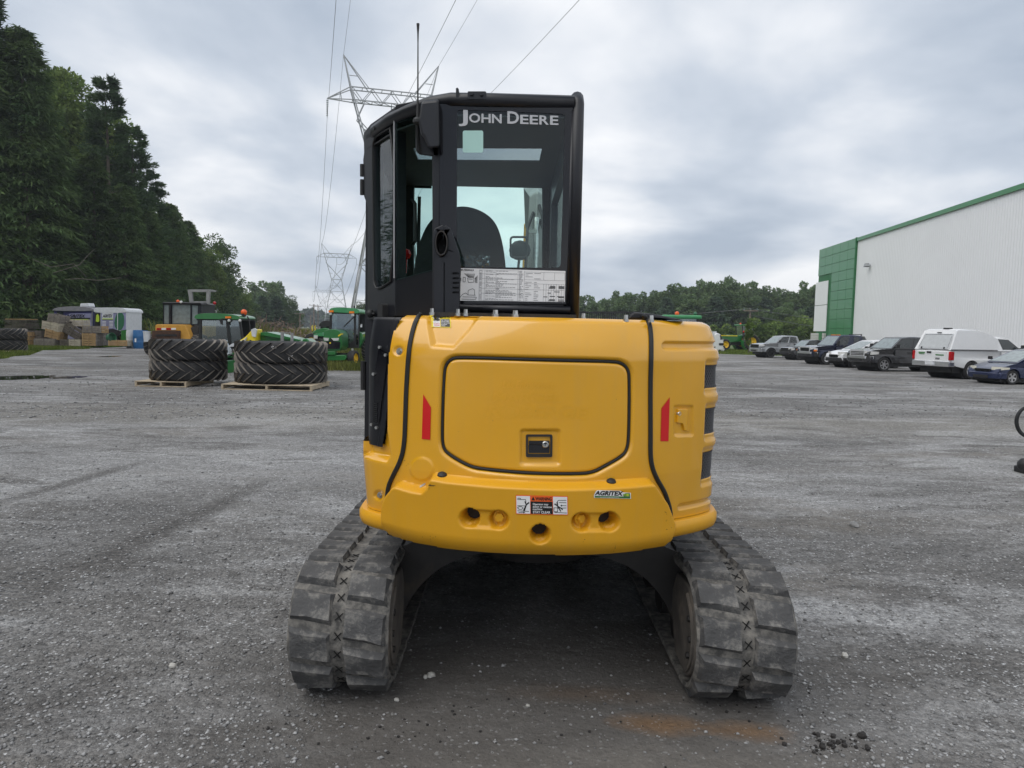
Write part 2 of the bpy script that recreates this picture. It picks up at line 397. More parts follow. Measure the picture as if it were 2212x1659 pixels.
M['old_yellow'] = mk('faded_yellow_paint', (0.58, 0.30, 0.045), rough=0.5, var=0.12, scale=3, dirt=(0.14, 0.08, 0.04), dscale=3, damt=0.05)
M['rust'] = mk('rusty_steel', (0.07, 0.035, 0.022), rough=0.9, var=0.4, scale=6, bump=0.3)
M['grey_steel'] = mk('weathered_steel', (0.30, 0.30, 0.295), rough=0.5, metal=0.2, var=0.25, scale=4, dirt=(0.16, 0.12, 0.09), dscale=4, damt=0.0)
M['galv'] = mk('galvanised_steel', (0.34, 0.355, 0.365), rough=0.55, metal=0.25, var=0.15, scale=1.0)
M['wire'] = mk('wire', (0.15, 0.155, 0.16), rough=0.5, metal=0.3, var=0.1)
M['insulator'] = mk('insulator_glass', (0.12, 0.17, 0.16), rough=0.2, var=0.1)
M['pole_wood'] = mk('pole_wood', (0.17, 0.14, 0.115), rough=0.9, var=0.25, scale=3)
M['pallet_wood'] = mk('pallet_wood', (0.38, 0.315, 0.225), rough=0.9, var=0.3, scale=5, island=0.15, dirt=(0.2, 0.17, 0.13), dscale=5, damt=0.2)
M['grey_wood'] = mk('grey_wood', (0.185, 0.165, 0.145), rough=0.9, var=0.3, scale=6, island=0.25)
M['dark_wood'] = mk('dark_wood', (0.105, 0.09, 0.075), rough=0.9, var=0.3, scale=6, island=0.25)
M['tan_wood'] = mk('tan_wood', (0.34, 0.225, 0.11), rough=0.85, var=0.25, scale=5, island=0.2)
M['pale_wood'] = mk('pale_wood', (0.40, 0.36, 0.29), rough=0.85, var=0.25, scale=5, island=0.2)
M['bark'] = mk('bark', (0.085, 0.07, 0.055), rough=0.95, var=0.35, scale=3, bump=0.6, bscale=14)
M['dead_branch'] = mk('dead_branch', (0.10, 0.09, 0.075), rough=0.95, var=0.3)
M['wall_white'] = mk('white_cladding', (0.80, 0.81, 0.82), rough=0.45, var=0.025, scale=0.3)
M['green_panel'] = mk('green_cladding', (0.02, 0.19, 0.055), rough=0.3, var=0.06, scale=0.4, island=0.0, coat=0.2)
M['green_joint'] = mk('green_joint', (0.018, 0.14, 0.045), rough=0.6, var=0.1)
M['block'] = mk('pale_block', (0.52, 0.515, 0.49), rough=0.8, var=0.1)
M['plastic_blue'] = mk('blue_plastic', (0.02, 0.12, 0.30), rough=0.45, var=0.15)
M['plastic_white'] = mk('white_plastic', (0.62, 0.64, 0.66), rough=0.45, var=0.1)
M['plastic_green'] = mk('green_plastic', (0.03, 0.14, 0.07), rough=0.5, var=0.15)
M['leaf_pine'] = mk_leaf('pine_needles', (0.047, 0.086, 0.044), (0.094, 0.146, 0.062))
M['leaf_hemlock'] = mk_leaf('hemlock_needles', (0.055, 0.099, 0.042), (0.124, 0.182, 0.068))
M['leaf_maple'] = mk_leaf('broad_leaves', (0.081, 0.140, 0.039), (0.195, 0.260, 0.078))
M['leaf_dark'] = mk_leaf('dark_leaves', (0.058, 0.104, 0.042), (0.117, 0.169, 0.065))
M['leaf_poplar'] = mk_leaf('poplar_leaves', (0.098, 0.163, 0.072), (0.182, 0.247, 0.111))
M['leaf_spruce'] = mk_leaf('spruce_needles', (0.062, 0.104, 0.068), (0.104, 0.150, 0.088))
M['grass'] = mk_leaf('grass_blades', (0.075, 0.125, 0.022), (0.15, 0.175, 0.05), rand=0.4)
M['weed'] = mk_leaf('weeds', (0.07, 0.10, 0.025), (0.17, 0.17, 0.055), rand=0.45)
M['dry_brush'] = mk_leaf('dry_brush', (0.20, 0.15, 0.12), (0.27, 0.21, 0.17), rand=0.4)
M['goldenrod'] = mk_leaf('goldenrod', (0.22, 0.20, 0.03), (0.10, 0.13, 0.03), rand=0.3)
M['stone'] = mk('loose_stone', (0.245, 0.245, 0.245), rough=0.85, var=0.3, scale=30, island=0.55, bump=0.3, bscale=120)
M['pale_stone'] = mk('pale_stone', (0.45, 0.44, 0.41), rough=0.85, var=0.2, scale=30, bump=0.3, bscale=90)
M['clod'] = mk('mud_clod', (0.022, 0.020, 0.019), rough=0.8, var=0.4, scale=40, bump=0.6, bscale=90)

# ------------------------------------------------------------------ the yard
def ground_material():
    m = bpy.data.materials.new('crushed_stone_yard'); m.use_nodes = True
    nt = m.node_tree; n, l = nt.nodes, nt.links
    b = n['Principled BSDF']; b.inputs['Roughness'].default_value = 0.88; b.inputs['Specular IOR Level'].default_value = 0.35
    tc = n.new('ShaderNodeTexCoord'); P = tc.outputs['Object']
    def mp(scale=(1, 1, 1), loc=(0, 0, 0), rot=0.0):
        k = n.new('ShaderNodeMapping'); k.inputs['Scale'].default_value = scale; k.inputs['Location'].default_value = loc; k.inputs['Rotation'].default_value = (0, 0, rot)
        l.new(P, k.inputs[0]); return k.outputs[0]
    def noise(v, s, d=5, r=0.55, dist=0.0):
        k = n.new('ShaderNodeTexNoise'); k.inputs['Scale'].default_value = s; k.inputs['Detail'].default_value = d; k.inputs['Roughness'].default_value = r
        k.inputs['Distortion'].default_value = dist
        l.new(v, k.inputs['Vector']); return k.outputs[0]
    def rng(x, a, b_, c=0.0, d=1.0):
        k = n.new('ShaderNodeMapRange'); k.clamp = True
        for i, q in enumerate((a, b_, c, d)): k.inputs[i + 1].default_value = q
        l.new(x, k.inputs[0]); return k.outputs[0]
    def mth(op, a, b_=None):
        k = n.new('ShaderNodeMath'); k.operation = op
        for i, q in enumerate((a, b_)):
            if q is None: continue
            if isinstance(q, (int, float)): k.inputs[i].default_value = q
            else: l.new(q, k.inputs[i])
        return k.outputs[0]
    def mix(f, a, b_, mode='MIX'):
        k = n.new('ShaderNodeMix'); k.data_type = 'RGBA'; k.blend_type = mode
        for i, q in ((0, f), (6, a), (7, b_)):
            if isinstance(q, tuple): k.inputs[i].default_value = (*q, 1)
            elif isinstance(q, (int, float)): k.inputs[i].default_value = q
            else: l.new(q, k.inputs[i])
        return k.outputs[2]
    def ell(c, r, rot=0.0, soft=0.5, wob=0.35, ws=1.6):
        k = n.new('ShaderNodeMapping'); k.vector_type = 'TEXTURE'
        k.inputs['Location'].default_value = (c[0], c[1], 0); k.inputs['Rotation'].default_value = (0, 0, rot); k.inputs['Scale'].default_value = (r[0], r[1], 1)
        l.new(P, k.inputs[0])
        k2 = n.new('ShaderNodeVectorMath'); k2.operation = 'LENGTH'; l.new(k.outputs[0], k2.inputs[0])
        w = rng(noise(mp(), ws, 5, 0.65), 0.2, 0.8, -wob, wob)
        return rng(mth('ADD', k2.outputs['Value'], w), 1.0 - soft, 1.0 + soft, 1.0, 0.0)
    big = noise(mp((1, 1.6, 1)), 0.22, 6, 0.6, 0.6)
    mid = noise(mp((1, 1.5, 1), (7, 3, 0)), 1.1, 6, 0.62, 0.3)
    # stone sizes: fine chips and coarser chips, each cell its own tone
    v1 = n.new('ShaderNodeTexVoronoi'); v1.inputs['Scale'].default_value = 95; l.new(P, v1.inputs['Vector'])
    v2 = n.new('ShaderNodeTexVoronoi'); v2.inputs['Scale'].default_value = 42; l.new(P, v2.inputs['Vector'])
    s1 = n.new('ShaderNodeSeparateColor'); l.new(v1.outputs['Color'], s1.inputs[0])
    s2 = n.new('ShaderNodeSeparateColor'); l.new(v2.outputs['Color'], s2.inputs[0])
    base = mix(rng(big, 0.35, 0.65), (0.086, 0.084, 0.082), (0.176, 0.172, 0.166))
    base = mix(mth('MULTIPLY', rng(mid, 0.45, 0.7), 0.6), base, (0.105, 0.100, 0.095))
    # pale crushed-stone patches
    pale = mth('MULTIPLY', rng(noise(mp((0.55, 1.5, 1), (3, 1, 0)), 0.42, 7, 0.68, 0.5), 0.50, 0.62), 0.85)
    base = mix(pale, base, (0.265, 0.265, 0.265))
    # brown packed dirt
    dirt = rng(noise(mp((0.5, 1.4, 1), (11, 5, 0)), 0.30, 6, 0.6, 0.8), 0.54, 0.68)
    base = mix(mth('MULTIPLY', dirt, 0.75), base, (0.125, 0.112, 0.095))
    band = ell((0.1, 12.8), (16, 1.3), 0.03, 0.6, 0.5, 0.5)
    base = mix(mth('MULTIPLY', band, 0.55), base, (0.185, 0.175, 0.155))
    band2 = ell((-3.0, 8.2), (6.5, 1.25), 0.05, 0.5, 0.6, 0.7)
    base = mix(mth('MULTIPLY', band2, 0.5), base, (0.23, 0.23, 0.23))
    clump = rng(noise(mp((0.8, 1.6, 1), (5, 9, 0)), 2.0, 9, 0.78, 0.6), 0.50, 0.60)
    base = mix(mth('MULTIPLY', clump, rng(big, 0.4, 0.62, 0.15, 0.75)), base, (0.285, 0.285, 0.285))
    damp = rng(noise(mp((0.6, 1.5, 1), (2, 14, 0)), 0.75, 8, 0.7, 0.9), 0.55, 0.62)
    base = mix(mth('MULTIPLY', damp, 0.72), base, (0.078, 0.074, 0.070))
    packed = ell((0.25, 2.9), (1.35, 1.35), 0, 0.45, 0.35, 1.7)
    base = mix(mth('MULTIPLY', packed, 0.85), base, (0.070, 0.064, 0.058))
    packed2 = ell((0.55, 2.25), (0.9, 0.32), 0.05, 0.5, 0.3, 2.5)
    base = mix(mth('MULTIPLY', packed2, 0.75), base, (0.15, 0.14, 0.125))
    for (u, v, ru, rv, a) in ((1425, 1565, 0.15, 0.06, 0.55), (1620, 1580, 0.12, 0.055, 0.48), (1270, 1500, 0.3, 0.06, 0.15)):
        g = gnd(u, v)
        base = mix(mth('MULTIPLY', ell((g.x, g.y), (ru, rv), -0.05, 0.7, 0.5, 7), a), base, (0.19, 0.10, 0.035))
    # ruts left by tyres: dark stripes with a cross-wave
    rut_h = None
    for (a, b_, w, st) in (((60, 1290), (560, 1045), 0.13, 0.85), ((0, 1085), (300, 1000), 0.10, 0.7), ((150, 1240), (400, 1110), 0.16, 0.45), ((-200, 1360), (150, 1210), 0.12, 0.35)):
        p0, p1 = gnd(*a), gnd(*b_); d = p1 - p0; ang = math.atan2(d.y, d.x); c = (p0 + p1) / 2
        e1 = ell((c.x, c.y), (d.length / 2, w), ang, 0.5, 0.25, 3)
        base = mix(mth('MULTIPLY', e1, st), base, (0.088, 0.084, 0.08))
        wv = n.new('ShaderNodeTexWave'); wv.inputs['Scale'].default_value = 6.0; wv.inputs['Distortion'].default_value = 3.0; wv.inputs['Detail'].default_value = 2
        l.new(mp((1, 1, 1), (0, 0, 0), -ang), wv.inputs['Vector'])
        h = mth('MULTIPLY', wv.outputs['Fac'], mth('MULTIPLY', e1, 1.6))
        rut_h = h if rut_h is None else mth('ADD', rut_h, h)
    # curved ruts further out
    far = n.new('ShaderNodeTexWave'); far.wave_type = 'RINGS'; far.inputs['Scale'].default_value = 0.75; far.inputs['Distortion'].default_value = 2.5; far.inputs['Detail'].default_value = 4
    l.new(mp((1, 1, 1), (13, -38, 0)), far.inputs['Vector'])
    farm = mth('MULTIPLY', rng(far.outputs['Fac'], 0.6, 0.95), ell((-9, 24), (9, 9), 0, 0.5, 0.3, 0.3))
    base = mix(mth('MULTIPLY', farm, 0.75), base, (0.085, 0.082, 0.078))
    # chip tones
    chips = mth('ADD', mth('MULTIPLY', rng(s1.outputs[0], 0, 1, 0.55, 1.45), 0.55), mth('MULTIPLY', rng(s2.outputs[0], 0, 1, 0.6, 1.4), 0.45))
    loose = mth('SUBTRACT', 1.0, mth('MULTIPLY', mth('MAXIMUM', packed, mth('MULTIPLY', dirt, 0.6)), 0.75))
    chips = mth('ADD', mth('MULTIPLY', mth('SUBTRACT', chips, 1.0), mth('MULTIPLY', loose, 1.25)), 1.0)
    speck = rng(noise(mp((1, 1.3, 1)), 13.0, 7, 0.8), 0.3, 0.7, 0.66, 1.34)
    chips = mth('MULTIPLY', chips, mth('ADD', mth('MULTIPLY', mth('SUBTRACT', speck, 1.0), loose), 1.0))
    white = mth('MULTIPLY', mth('GREATER_THAN', s1.outputs[1], 0.965), mth('MULTIPLY', loose, rng(mid, 0.35, 0.6, 0.5, 1.2)))
    base = mix(mth('MINIMUM', white, 1.0), base, (0.36, 0.365, 0.37))
    k = n.new('ShaderNodeVectorMath'); k.operation = 'SCALE'; l.new(base, k.inputs[0]); l.new(chips, k.inputs['Scale'])
    tone = n.new('ShaderNodeVectorMath'); tone.operation = 'SCALE'; l.new(k.outputs[0], tone.inputs[0]); tone.inputs['Scale'].default_value = GROUND_TONE
    l.new(tone.outputs[0], b.inputs['Base Color'])
    hh = mth('ADD', mth('MULTIPLY', mth('SUBTRACT', 0.6, v1.outputs['Distance']), mth('MULTIPLY', loose, 0.45)), mth('MULTIPLY', mth('SUBTRACT', 0.6, v2.outputs['Distance']), mth('MULTIPLY', loose, 0.8)))
    hh = mth('ADD', hh, mth('MULTIPLY', noise(mp(), 9.0, 8, 0.7), 2.2))
    hh = mth('ADD', hh, rut_h)
    bp = n.new('ShaderNodeBump'); bp.inputs['Strength'].default_value = 0.9; bp.inputs['Distance'].default_value = 0.016
    l.new(hh, bp.inputs['Height']); l.new(bp.outputs[0], b.inputs['Normal'])
    return m
GROUND_TONE = 1.28
def sheet(name, poly, z, mat, sub=0):
    mb = MB(); mb.add([(x, y, z) for x, y in poly], [tuple(range(len(poly)))])
    return struct(mb.build(name, mat, smooth=0, recalc=False))
sheet('ground', [(-2500, -600), (2500, -600), (2500, 4000), (-2500, 4000)], 0.0, ground_material())

def turf_material(name, a, b_, c):
    m = mk(name, a, rough=0.95, var=0.3, scale=3.0, bump=0.8, bscale=25, dirt=b_, dscale=0.35, damt=0.6)
    return m
M['turf'] = turf_material('turf', (0.075, 0.115, 0.028), (0.12, 0.135, 0.05), None)
M['meadow'] = turf_material('meadow_soil', (0.085, 0.105, 0.032), (0.14, 0.135, 0.05), None)
# verge on the far left, the meadow behind the tractors, the lawn on the right
def g2(u, v): p = gnd(u, v); return (p.x, p.y)
def rough_edge(a, b_, n, amp, rnd):
    return [(a[0] + (b_[0] - a[0]) * k / n + rnd.uniform(-amp, amp), a[1] + (b_[1] - a[1]) * k / n + rnd.uniform(-amp, amp)) for k in range(n + 1)]
verge_front = [g2(-300, 800)] + rough_edge(g2(0, 776), g2(60, 768), 6, 0.25, RND) + rough_edge(g2(110, 757), g2(310, 747), 12, 0.4, RND) + [g2(330, 744)]
verge = verge_front + [(-14, 70), (-60, 120), (-140, 120), (-140, 20)]
sheet('grass_verge', verge, 0.004, M['turf'])
mead = [g2(420, 772)] + rough_edge(g2(500, 790), g2(800, 800), 14, 0.2, RND) + [g2(860, 790), (-3.2, 34), (4, 60), (10, 3500), (-1900, 3500), (-60, 121), (-13, 70)]
sheet('meadow', mead, 0.008, M['meadow'])
lawn = [g2(1500, 766)] + rough_edge(g2(1555, 765), g2(1700, 769), 8, 0.3, RND) + [g2(1770, 766), (60, 110), (2000, 3500), (10, 3500), (4, 60)]
sheet('lawn', lawn, 0.006, M['turf'])

def blades(name, pts, hmin, hmax, w, mat, per=1, lean=0.35, loc_z=0.0):
    """pts: list of (x,y); a joined mass of narrow bent blades"""
    P = np.array(pts, float); n = len(P)
    h = NP.uniform(hmin, hmax, n); a = NP.uniform(0, 2 * PI, n); wd = NP.uniform(0.6, 1.4, n) * w
    lx = NP.normal(0, lean, n) * h; ly = NP.normal(0, lean, n) * h
    dx, dy = np.cos(a) * wd, np.sin(a) * wd; z0 = np.full(n, loc_z)
    V = np.empty((n, 4, 3))
    V[:, 0] = np.stack([P[:, 0] - dx, P[:, 1] - dy, z0], 1); V[:, 1] = np.stack([P[:, 0] + dx, P[:, 1] + dy, z0], 1)
    V[:, 2] = np.stack([P[:, 0] + lx + dx * .25, P[:, 1] + ly + dy * .25, z0 + h], 1); V[:, 3] = np.stack([P[:, 0] + lx - dx * .25, P[:, 1] + ly - dy * .25, z0 + h], 1)
    return npmesh(name, V.reshape(-1, 3), np.arange(n * 4).reshape(n, 4), mat, smooth=False)
def in_poly(x, y, poly):
    c = False; n = len(poly); j = n - 1
    for i in range(n):
        xi, yi = poly[i]; xj, yj = poly[j]
        if (yi > y) != (yj > y) and x < (xj - xi) * (y - yi) / (yj - yi) + xi: c = not c
        j = i
    return c
def scatter(poly, n, u0, u1, dmin, dmax, power=1.0):
    out = []; tries = 0
    while len(out) < n and tries < n * 30:
        tries += 1
        Y = dmin + (dmax - dmin) * RND.random() ** power; u = RND.uniform(u0, u1)
        x = (u - CX) / FPX * Y
        if in_poly(x, Y, poly): out.append((x, Y))
    return out
struct(blades('grass', scatter(verge, 14000, -60, 420, 22, 48, 1.4), 0.05, 0.16, 0.02, M['grass'], loc_z=0.004), 'stuff')
struct(blades('meadow_grass', scatter(mead, 12000, 440, 900, 21, 60, 1.5), 0.10, 0.32, 0.03, M['weed'], loc_z=0.008), 'stuff')
struct(blades('meadow_weeds', scatter(mead, 14000, 480, 850, 50, 170, 1.3), 0.35, 1.2, 0.10, M['weed'], loc_z=0.008), 'stuff')
struct(blades('goldenrod_weeds', scatter(mead, 1500, 560, 720, 60, 110, 1.0), 0.5, 1.3, 0.12, M['goldenrod'], loc_z=0.008), 'stuff')
struct(blades('lawn_grass', scatter(lawn, 6000, 1540, 1780, 35, 80, 1.4), 0.06, 0.16, 0.035, M['grass'], loc_z=0.006), 'stuff')
# tall dry grass left standing under the green tractor
g0 = gnd(735, 800)
tall = [(g0.x + RND.gauss(0, 0.9), g0.y + RND.gauss(0.3, 0.35)) for _ in range(1600)]
struct(blades('tall_grass', tall, 0.08, 0.34, 0.012, M['weed'], loc_z=0.004), 'stuff')
# puddles
M['puddle'] = mk('puddle_water', (0.018, 0.017, 0.015), rough=0.04, var=0.1, spec=0.35)
def puddle(u0, u1, v0, v1, seed):
    r = random.Random(seed); a = gnd((u0 + u1) / 2, v0); b_ = gnd((u0 + u1) / 2, v1); c = (a + b_) / 2
    rx = (gnd(u1, (v0 + v1) / 2).x - gnd(u0, (v0 + v1) / 2).x) / 2; ry = (a.y - b_.y) / 2
    pts = [(c.x + rx * math.cos(t) * r.uniform(.75, 1.05), c.y + ry * math.sin(t) * r.uniform(.6, 1.1)) for t in [2 * PI * k / 40 for k in range(40)]]
    sheet('puddle', chaikin(pts, 2), 0.004, M['puddle'])
puddle(-30, 125, 809, 823, 1); puddle(118, 185, 811, 820, 2); puddle(215, 262, 768, 772, 3)

# ------------------------------------------------------------------ loose stone
def stones(name, n, seed, v0=885, v1=1700, big=1.0):
    r = np.random.RandomState(seed)
    v = v0 + (v1 - v0) * r.rand(n) ** 0.8; u = r.uniform(-40, 2260, n)
    k = np.stack([u, v], 1)
    D = np.array([gnd(a, b_)[:] for a, b_ in k])
    keep = ~((np.abs(D[:, 0] - 0.2) < 0.95) & (D[:, 1] > 2.4) & (D[:, 1] < 5.2) & (r.rand(n) < 0.93))
    D = D[keep]; n = len(D)
    size = 0.0022 + 0.011 * r.rand(n) ** 5
    size *= big * np.clip(D[:, 1] / 3.2, 0.85, 1.6) ** 0.5
    base = np.array([[1, 0, 0], [0, 1, 0], [-1, 0, 0], [0, -1, 0], [0, 0, .8], [0, 0, -.8]], float)
    fc = np.array([[0, 1, 4], [1, 2, 4], [2, 3, 4], [3, 0, 4], [1, 0, 5], [2, 1, 5], [3, 2, 5], [0, 3, 5]])
    V = base[None] * (1 + r.uniform(-.35, .35, (n, 6, 3)))
    a = r.uniform(0, 2 * PI, n); ca, sa = np.cos(a), np.sin(a)
    V = np.stack([V[:, :, 0] * ca[:, None] - V[:, :, 1] * sa[:, None], V[:, :, 0] * sa[:, None] + V[:, :, 1] * ca[:, None], V[:, :, 2]], 2)
    V *= size[:, None, None]; V[:, :, 2] *= 0.75
    V += D[:, None, :]; V[:, :, 2] += (size * 0.25)[:, None]
    Fc = (np.arange(n)[:, None, None] * 6 + fc[None]).reshape(-1, 3)
    return struct(npmesh(name, V.reshape(-1, 3), Fc, M['stone'], smooth=False), 'stuff')
stones('gravel', 26000, 3)
stones('gravel_beyond', 16000, 8, 778, 905, 1.9)
def pebble(u, v, s, label, mat='pale_stone', seed=0, group='loose stones lying on the yard', name='stone', cat='stone'):
    r = random.Random(seed); mb = MB(); mb.ball((0, 0, 0), (s, s * .8, s * .65), 10, jit=0.22, rnd=r)
    g = gnd(u, v); o = mb.build(name, M[mat], loc=(g.x, g.y, s * .45)); o.rotation_euler = (0, 0, r.uniform(0, 6))
    return tag(o, label, cat, group)
pebble(931, 1462, 0.021, 'pale grey stone lying beside the left track, the larger of the touching two', seed=1)
pebble(919, 1465, 0.014, 'small pinkish stone touching a larger grey stone beside the left track', seed=2)
pebble(857, 1452 + 62, 0.012, 'small white stone just behind the left track', seed=3)
pebble(1140, 1097 + 430, 0.010, 'small pale stone on the packed dirt behind the machine', seed=4)
pebble(1844, 1138, 0.042, 'round brownish stone alone on the open gravel beyond the right track', mat='stone', seed=5)
pebble(1825, 1420, 0.022, 'pale flat stone on the gravel right of the right track', seed=6)
pebble(373, 1442, 0.020, 'pale stone on the open gravel well left of the left track', seed=7)
pebble(1862, 1593, 0.020, 'black mud clod on its own beside the scattered clods', mat='clod', seed=8, group=None, name='mud_clod', cat='clod')
mb = MB(); r_ = random.Random(4)
for k in range(90):
    g = gnd(1790 + r_.gauss(0, 34), 1610 + r_.gauss(0, 10)); s = 0.002 + 0.011 * r_.random() ** 4
    mb.ball((g.x, g.y, s * .5), (s, s, s * .8), 6, jit=.3, rnd=r_)
for k in range(240):
    g = gnd(1000 + r_.uniform(-500, 800), 1560 + r_.gauss(0, 40)); s = 0.002 + 0.006 * r_.random() ** 4
    mb.ball((g.x, g.y, s * .4), (s, s, s * .7), 6, jit=.3, rnd=r_)
struct(mb.build('mud_crumbs', M['clod'], smooth=0), 'stuff')
# ------------------------------------------------------------------ warehouse on the right
def warehouse():
    Y0 = 70.0
    c = at(1846, 640, Y0); dirw = Vector((0.083, 1.0, 0)).normalized()
    top = at(1846, 520, Y0).z
    C0 = Vector((c.x, Y0, 0))
    t = thing('warehouse', 'large white ribbed metal warehouse with green front corner panels', 'building', (C0.x, C0.y, 0))
    far = 9.0
    for k in range(400):          # far end where the left edge shows
        p = C0 + dirw * (k * 0.05); q = projn(np.array([[p.x, p.y, top]]))[0]
        if q[0] < 1772: far = k * 0.05; break
    nrmw = Vector((-dirw.y, dirw.x, 0))      # faces the yard
    def W(w, z, o=0.0): return dirw * w + nrmw * o + Vector((0, 0, z))   # relative to the thing
    # ribbed wall, from the green corner towards the viewer and past the picture's edge
    pitch = 0.30; n = int(62 / pitch); prof = ((0, 0.0), (0.10, 0.0), (0.13, 0.015), (0.20, 0.015), (0.23, 0.0))
    ws = [(-k * pitch - a, o) for k in range(n) for a, o in prof]
    V = []; Fc = []
    for w, o in ws: V += [W(w, 0, o)[:], W(w, top - 0.02, o)[:]]
    for k in range(len(ws) - 1): Fc.append((2 * k, 2 * k + 2, 2 * k + 3, 2 * k + 1))
    o = npmesh('ribbed_wall', np.array(V), np.array(Fc), M['wall_white'], t, smooth=False)
    mb = MB(); L = n * pitch
    mb.beam(W(0, top + 0.10, 0.06), W(-L, top + 0.10, 0.06), 0.20, 0.32); mb.build('roof_edge_trim', M['green_panel'], t)
    mb = MB(); depth_ = nrmw * -40
    a, b_, cc, d = W(far, top - .06), W(-L, top - .06), W(-L, top - .06) + depth_, W(far, top - .06) + depth_
    mb.add([a, b_, cc, d], [(0, 1, 2, 3)])
    for p, q in ((b_, cc), (cc, d), (d, a)):
        mb.add([p, q, Vector((q.x, q.y, 0)), Vector((p.x, p.y, 0))], [(0, 1, 2, 3)])
    mb.build('roof', M['wall_white'], t, smooth=0)
    # green corner: backing sheet, then panels proud of it
    split = at(1800, 597, Y0 + far * 0.5).z; wmid = far * 0.68
    mb = MB(); mb.box(W(far / 2, top / 2 + 0.15, -0.1), (far, 0.25, top + 0.3), rot=RZ(math.atan2(dirw.y, dirw.x)))
    mb.build('corner_backing', M['green_joint'], t)
    nc, rowh = 5, 0.98; cw = far / nc; tz = top + 0.32; k = 0
    pm = MB(); pm.box((0, 0, 0), (cw - 0.03, 0.06, rowh - 0.03)); first = None; ang = math.atan2(dirw.y, dirw.x)
    for col in range(nc):
        wc = (col + 0.5) * cw; z = tz - rowh / 2; zlow = split if wc > wmid else 0.5
        while z - rowh / 2 > zlow - 0.25:
            if first is None: first = pm.build('cladding_panel', M['green_panel'], t, bevel=0.01); o = first
            else: o = first.copy(); COL.objects.link(o); o.parent = t
            o.location = W(wc, z, 0.07); o.rotation_euler = (0, 0, ang); z -= rowh
    mb = MB(); mb.beam(W(-0.06, 0, 0.10), W(-0.06, tz, 0.10), 0.14, 0.22); mb.build('corner_trim', M['green_joint'], t)
    # white panels and block base at the far end
    zb = at(1790, 716, Y0 + far).z
    for z0, z1 in ((zb, (zb + split) / 2 - 0.03), ((zb + split) / 2 + 0.03, split - 0.28)):
        mb = MB(); mb.box(W((wmid + far) / 2 + .3, (z0 + z1) / 2, 0.09), (far - wmid + .5, 0.06, z1 - z0), rot=RZ(ang)); mb.build('white_panel', M['wall_white'], t)
    bw = (far - wmid + 0.9) / 4; first = None; bm_ = MB(); bm_.box((0, 0, 0), (bw - 0.02, 0.25, 0.27))
    for i in range(4):
        for j in range(int(zb / 0.29)):
            if first is None: o = first = bm_.build('stone_block', M['block'], t, bevel=0.01)
            else: o = first.copy(); COL.objects.link(o); o.parent = t
            o.location = W(wmid - 0.1 + (i + .5) * bw + RND.uniform(-.01, .01), 0.15 + j * 0.29, 0.20 + RND.uniform(-.012, .012)); o.rotation_euler = (0, 0, ang)
    mb = MB(); mb.box(W(wmid + 0.9, 1.05, 0.36), (0.85, 0.06, 2.1), rot=RZ(ang)); mb.build('door', M['green_panel'], t)
    # wall lamp
    p = None
    for k in range(900):
        w = -k * 0.02; q = C0 + W(w, 0, 0); v = projn(np.array([[q.x, q.y, top * .8]]))[0]
        if v[0] > 1881: p = w; break
    q = C0 + W(p, 0, 0); z = at(1881, 573, q.y).z
    la = thing('wall_lamp', 'small grey floodlight mounted high on the white ribbed wall', 'lamp', (q.x, q.y, z))
    mb = MB(); mb.box(nrmw * 0.12, (0.12, 0.24, 0.12), rot=RZ(ang)); mb.build('bracket', M['galv'], la)
    mb = MB(); mb.box(nrmw * 0.34 + Vector((0, 0, 0.03)), (0.5, 0.42, 0.30), rot=RZ(ang), taper=0.7); mb.build('housing', M['galv'], la, bevel=0.02)
    mb = MB(); mb.box(nrmw * 0.34 + Vector((0, 0, -0.135)), (0.42, 0.36, 0.03), rot=RZ(ang)); mb.build('lens', M['plastic_black'], la)
warehouse()

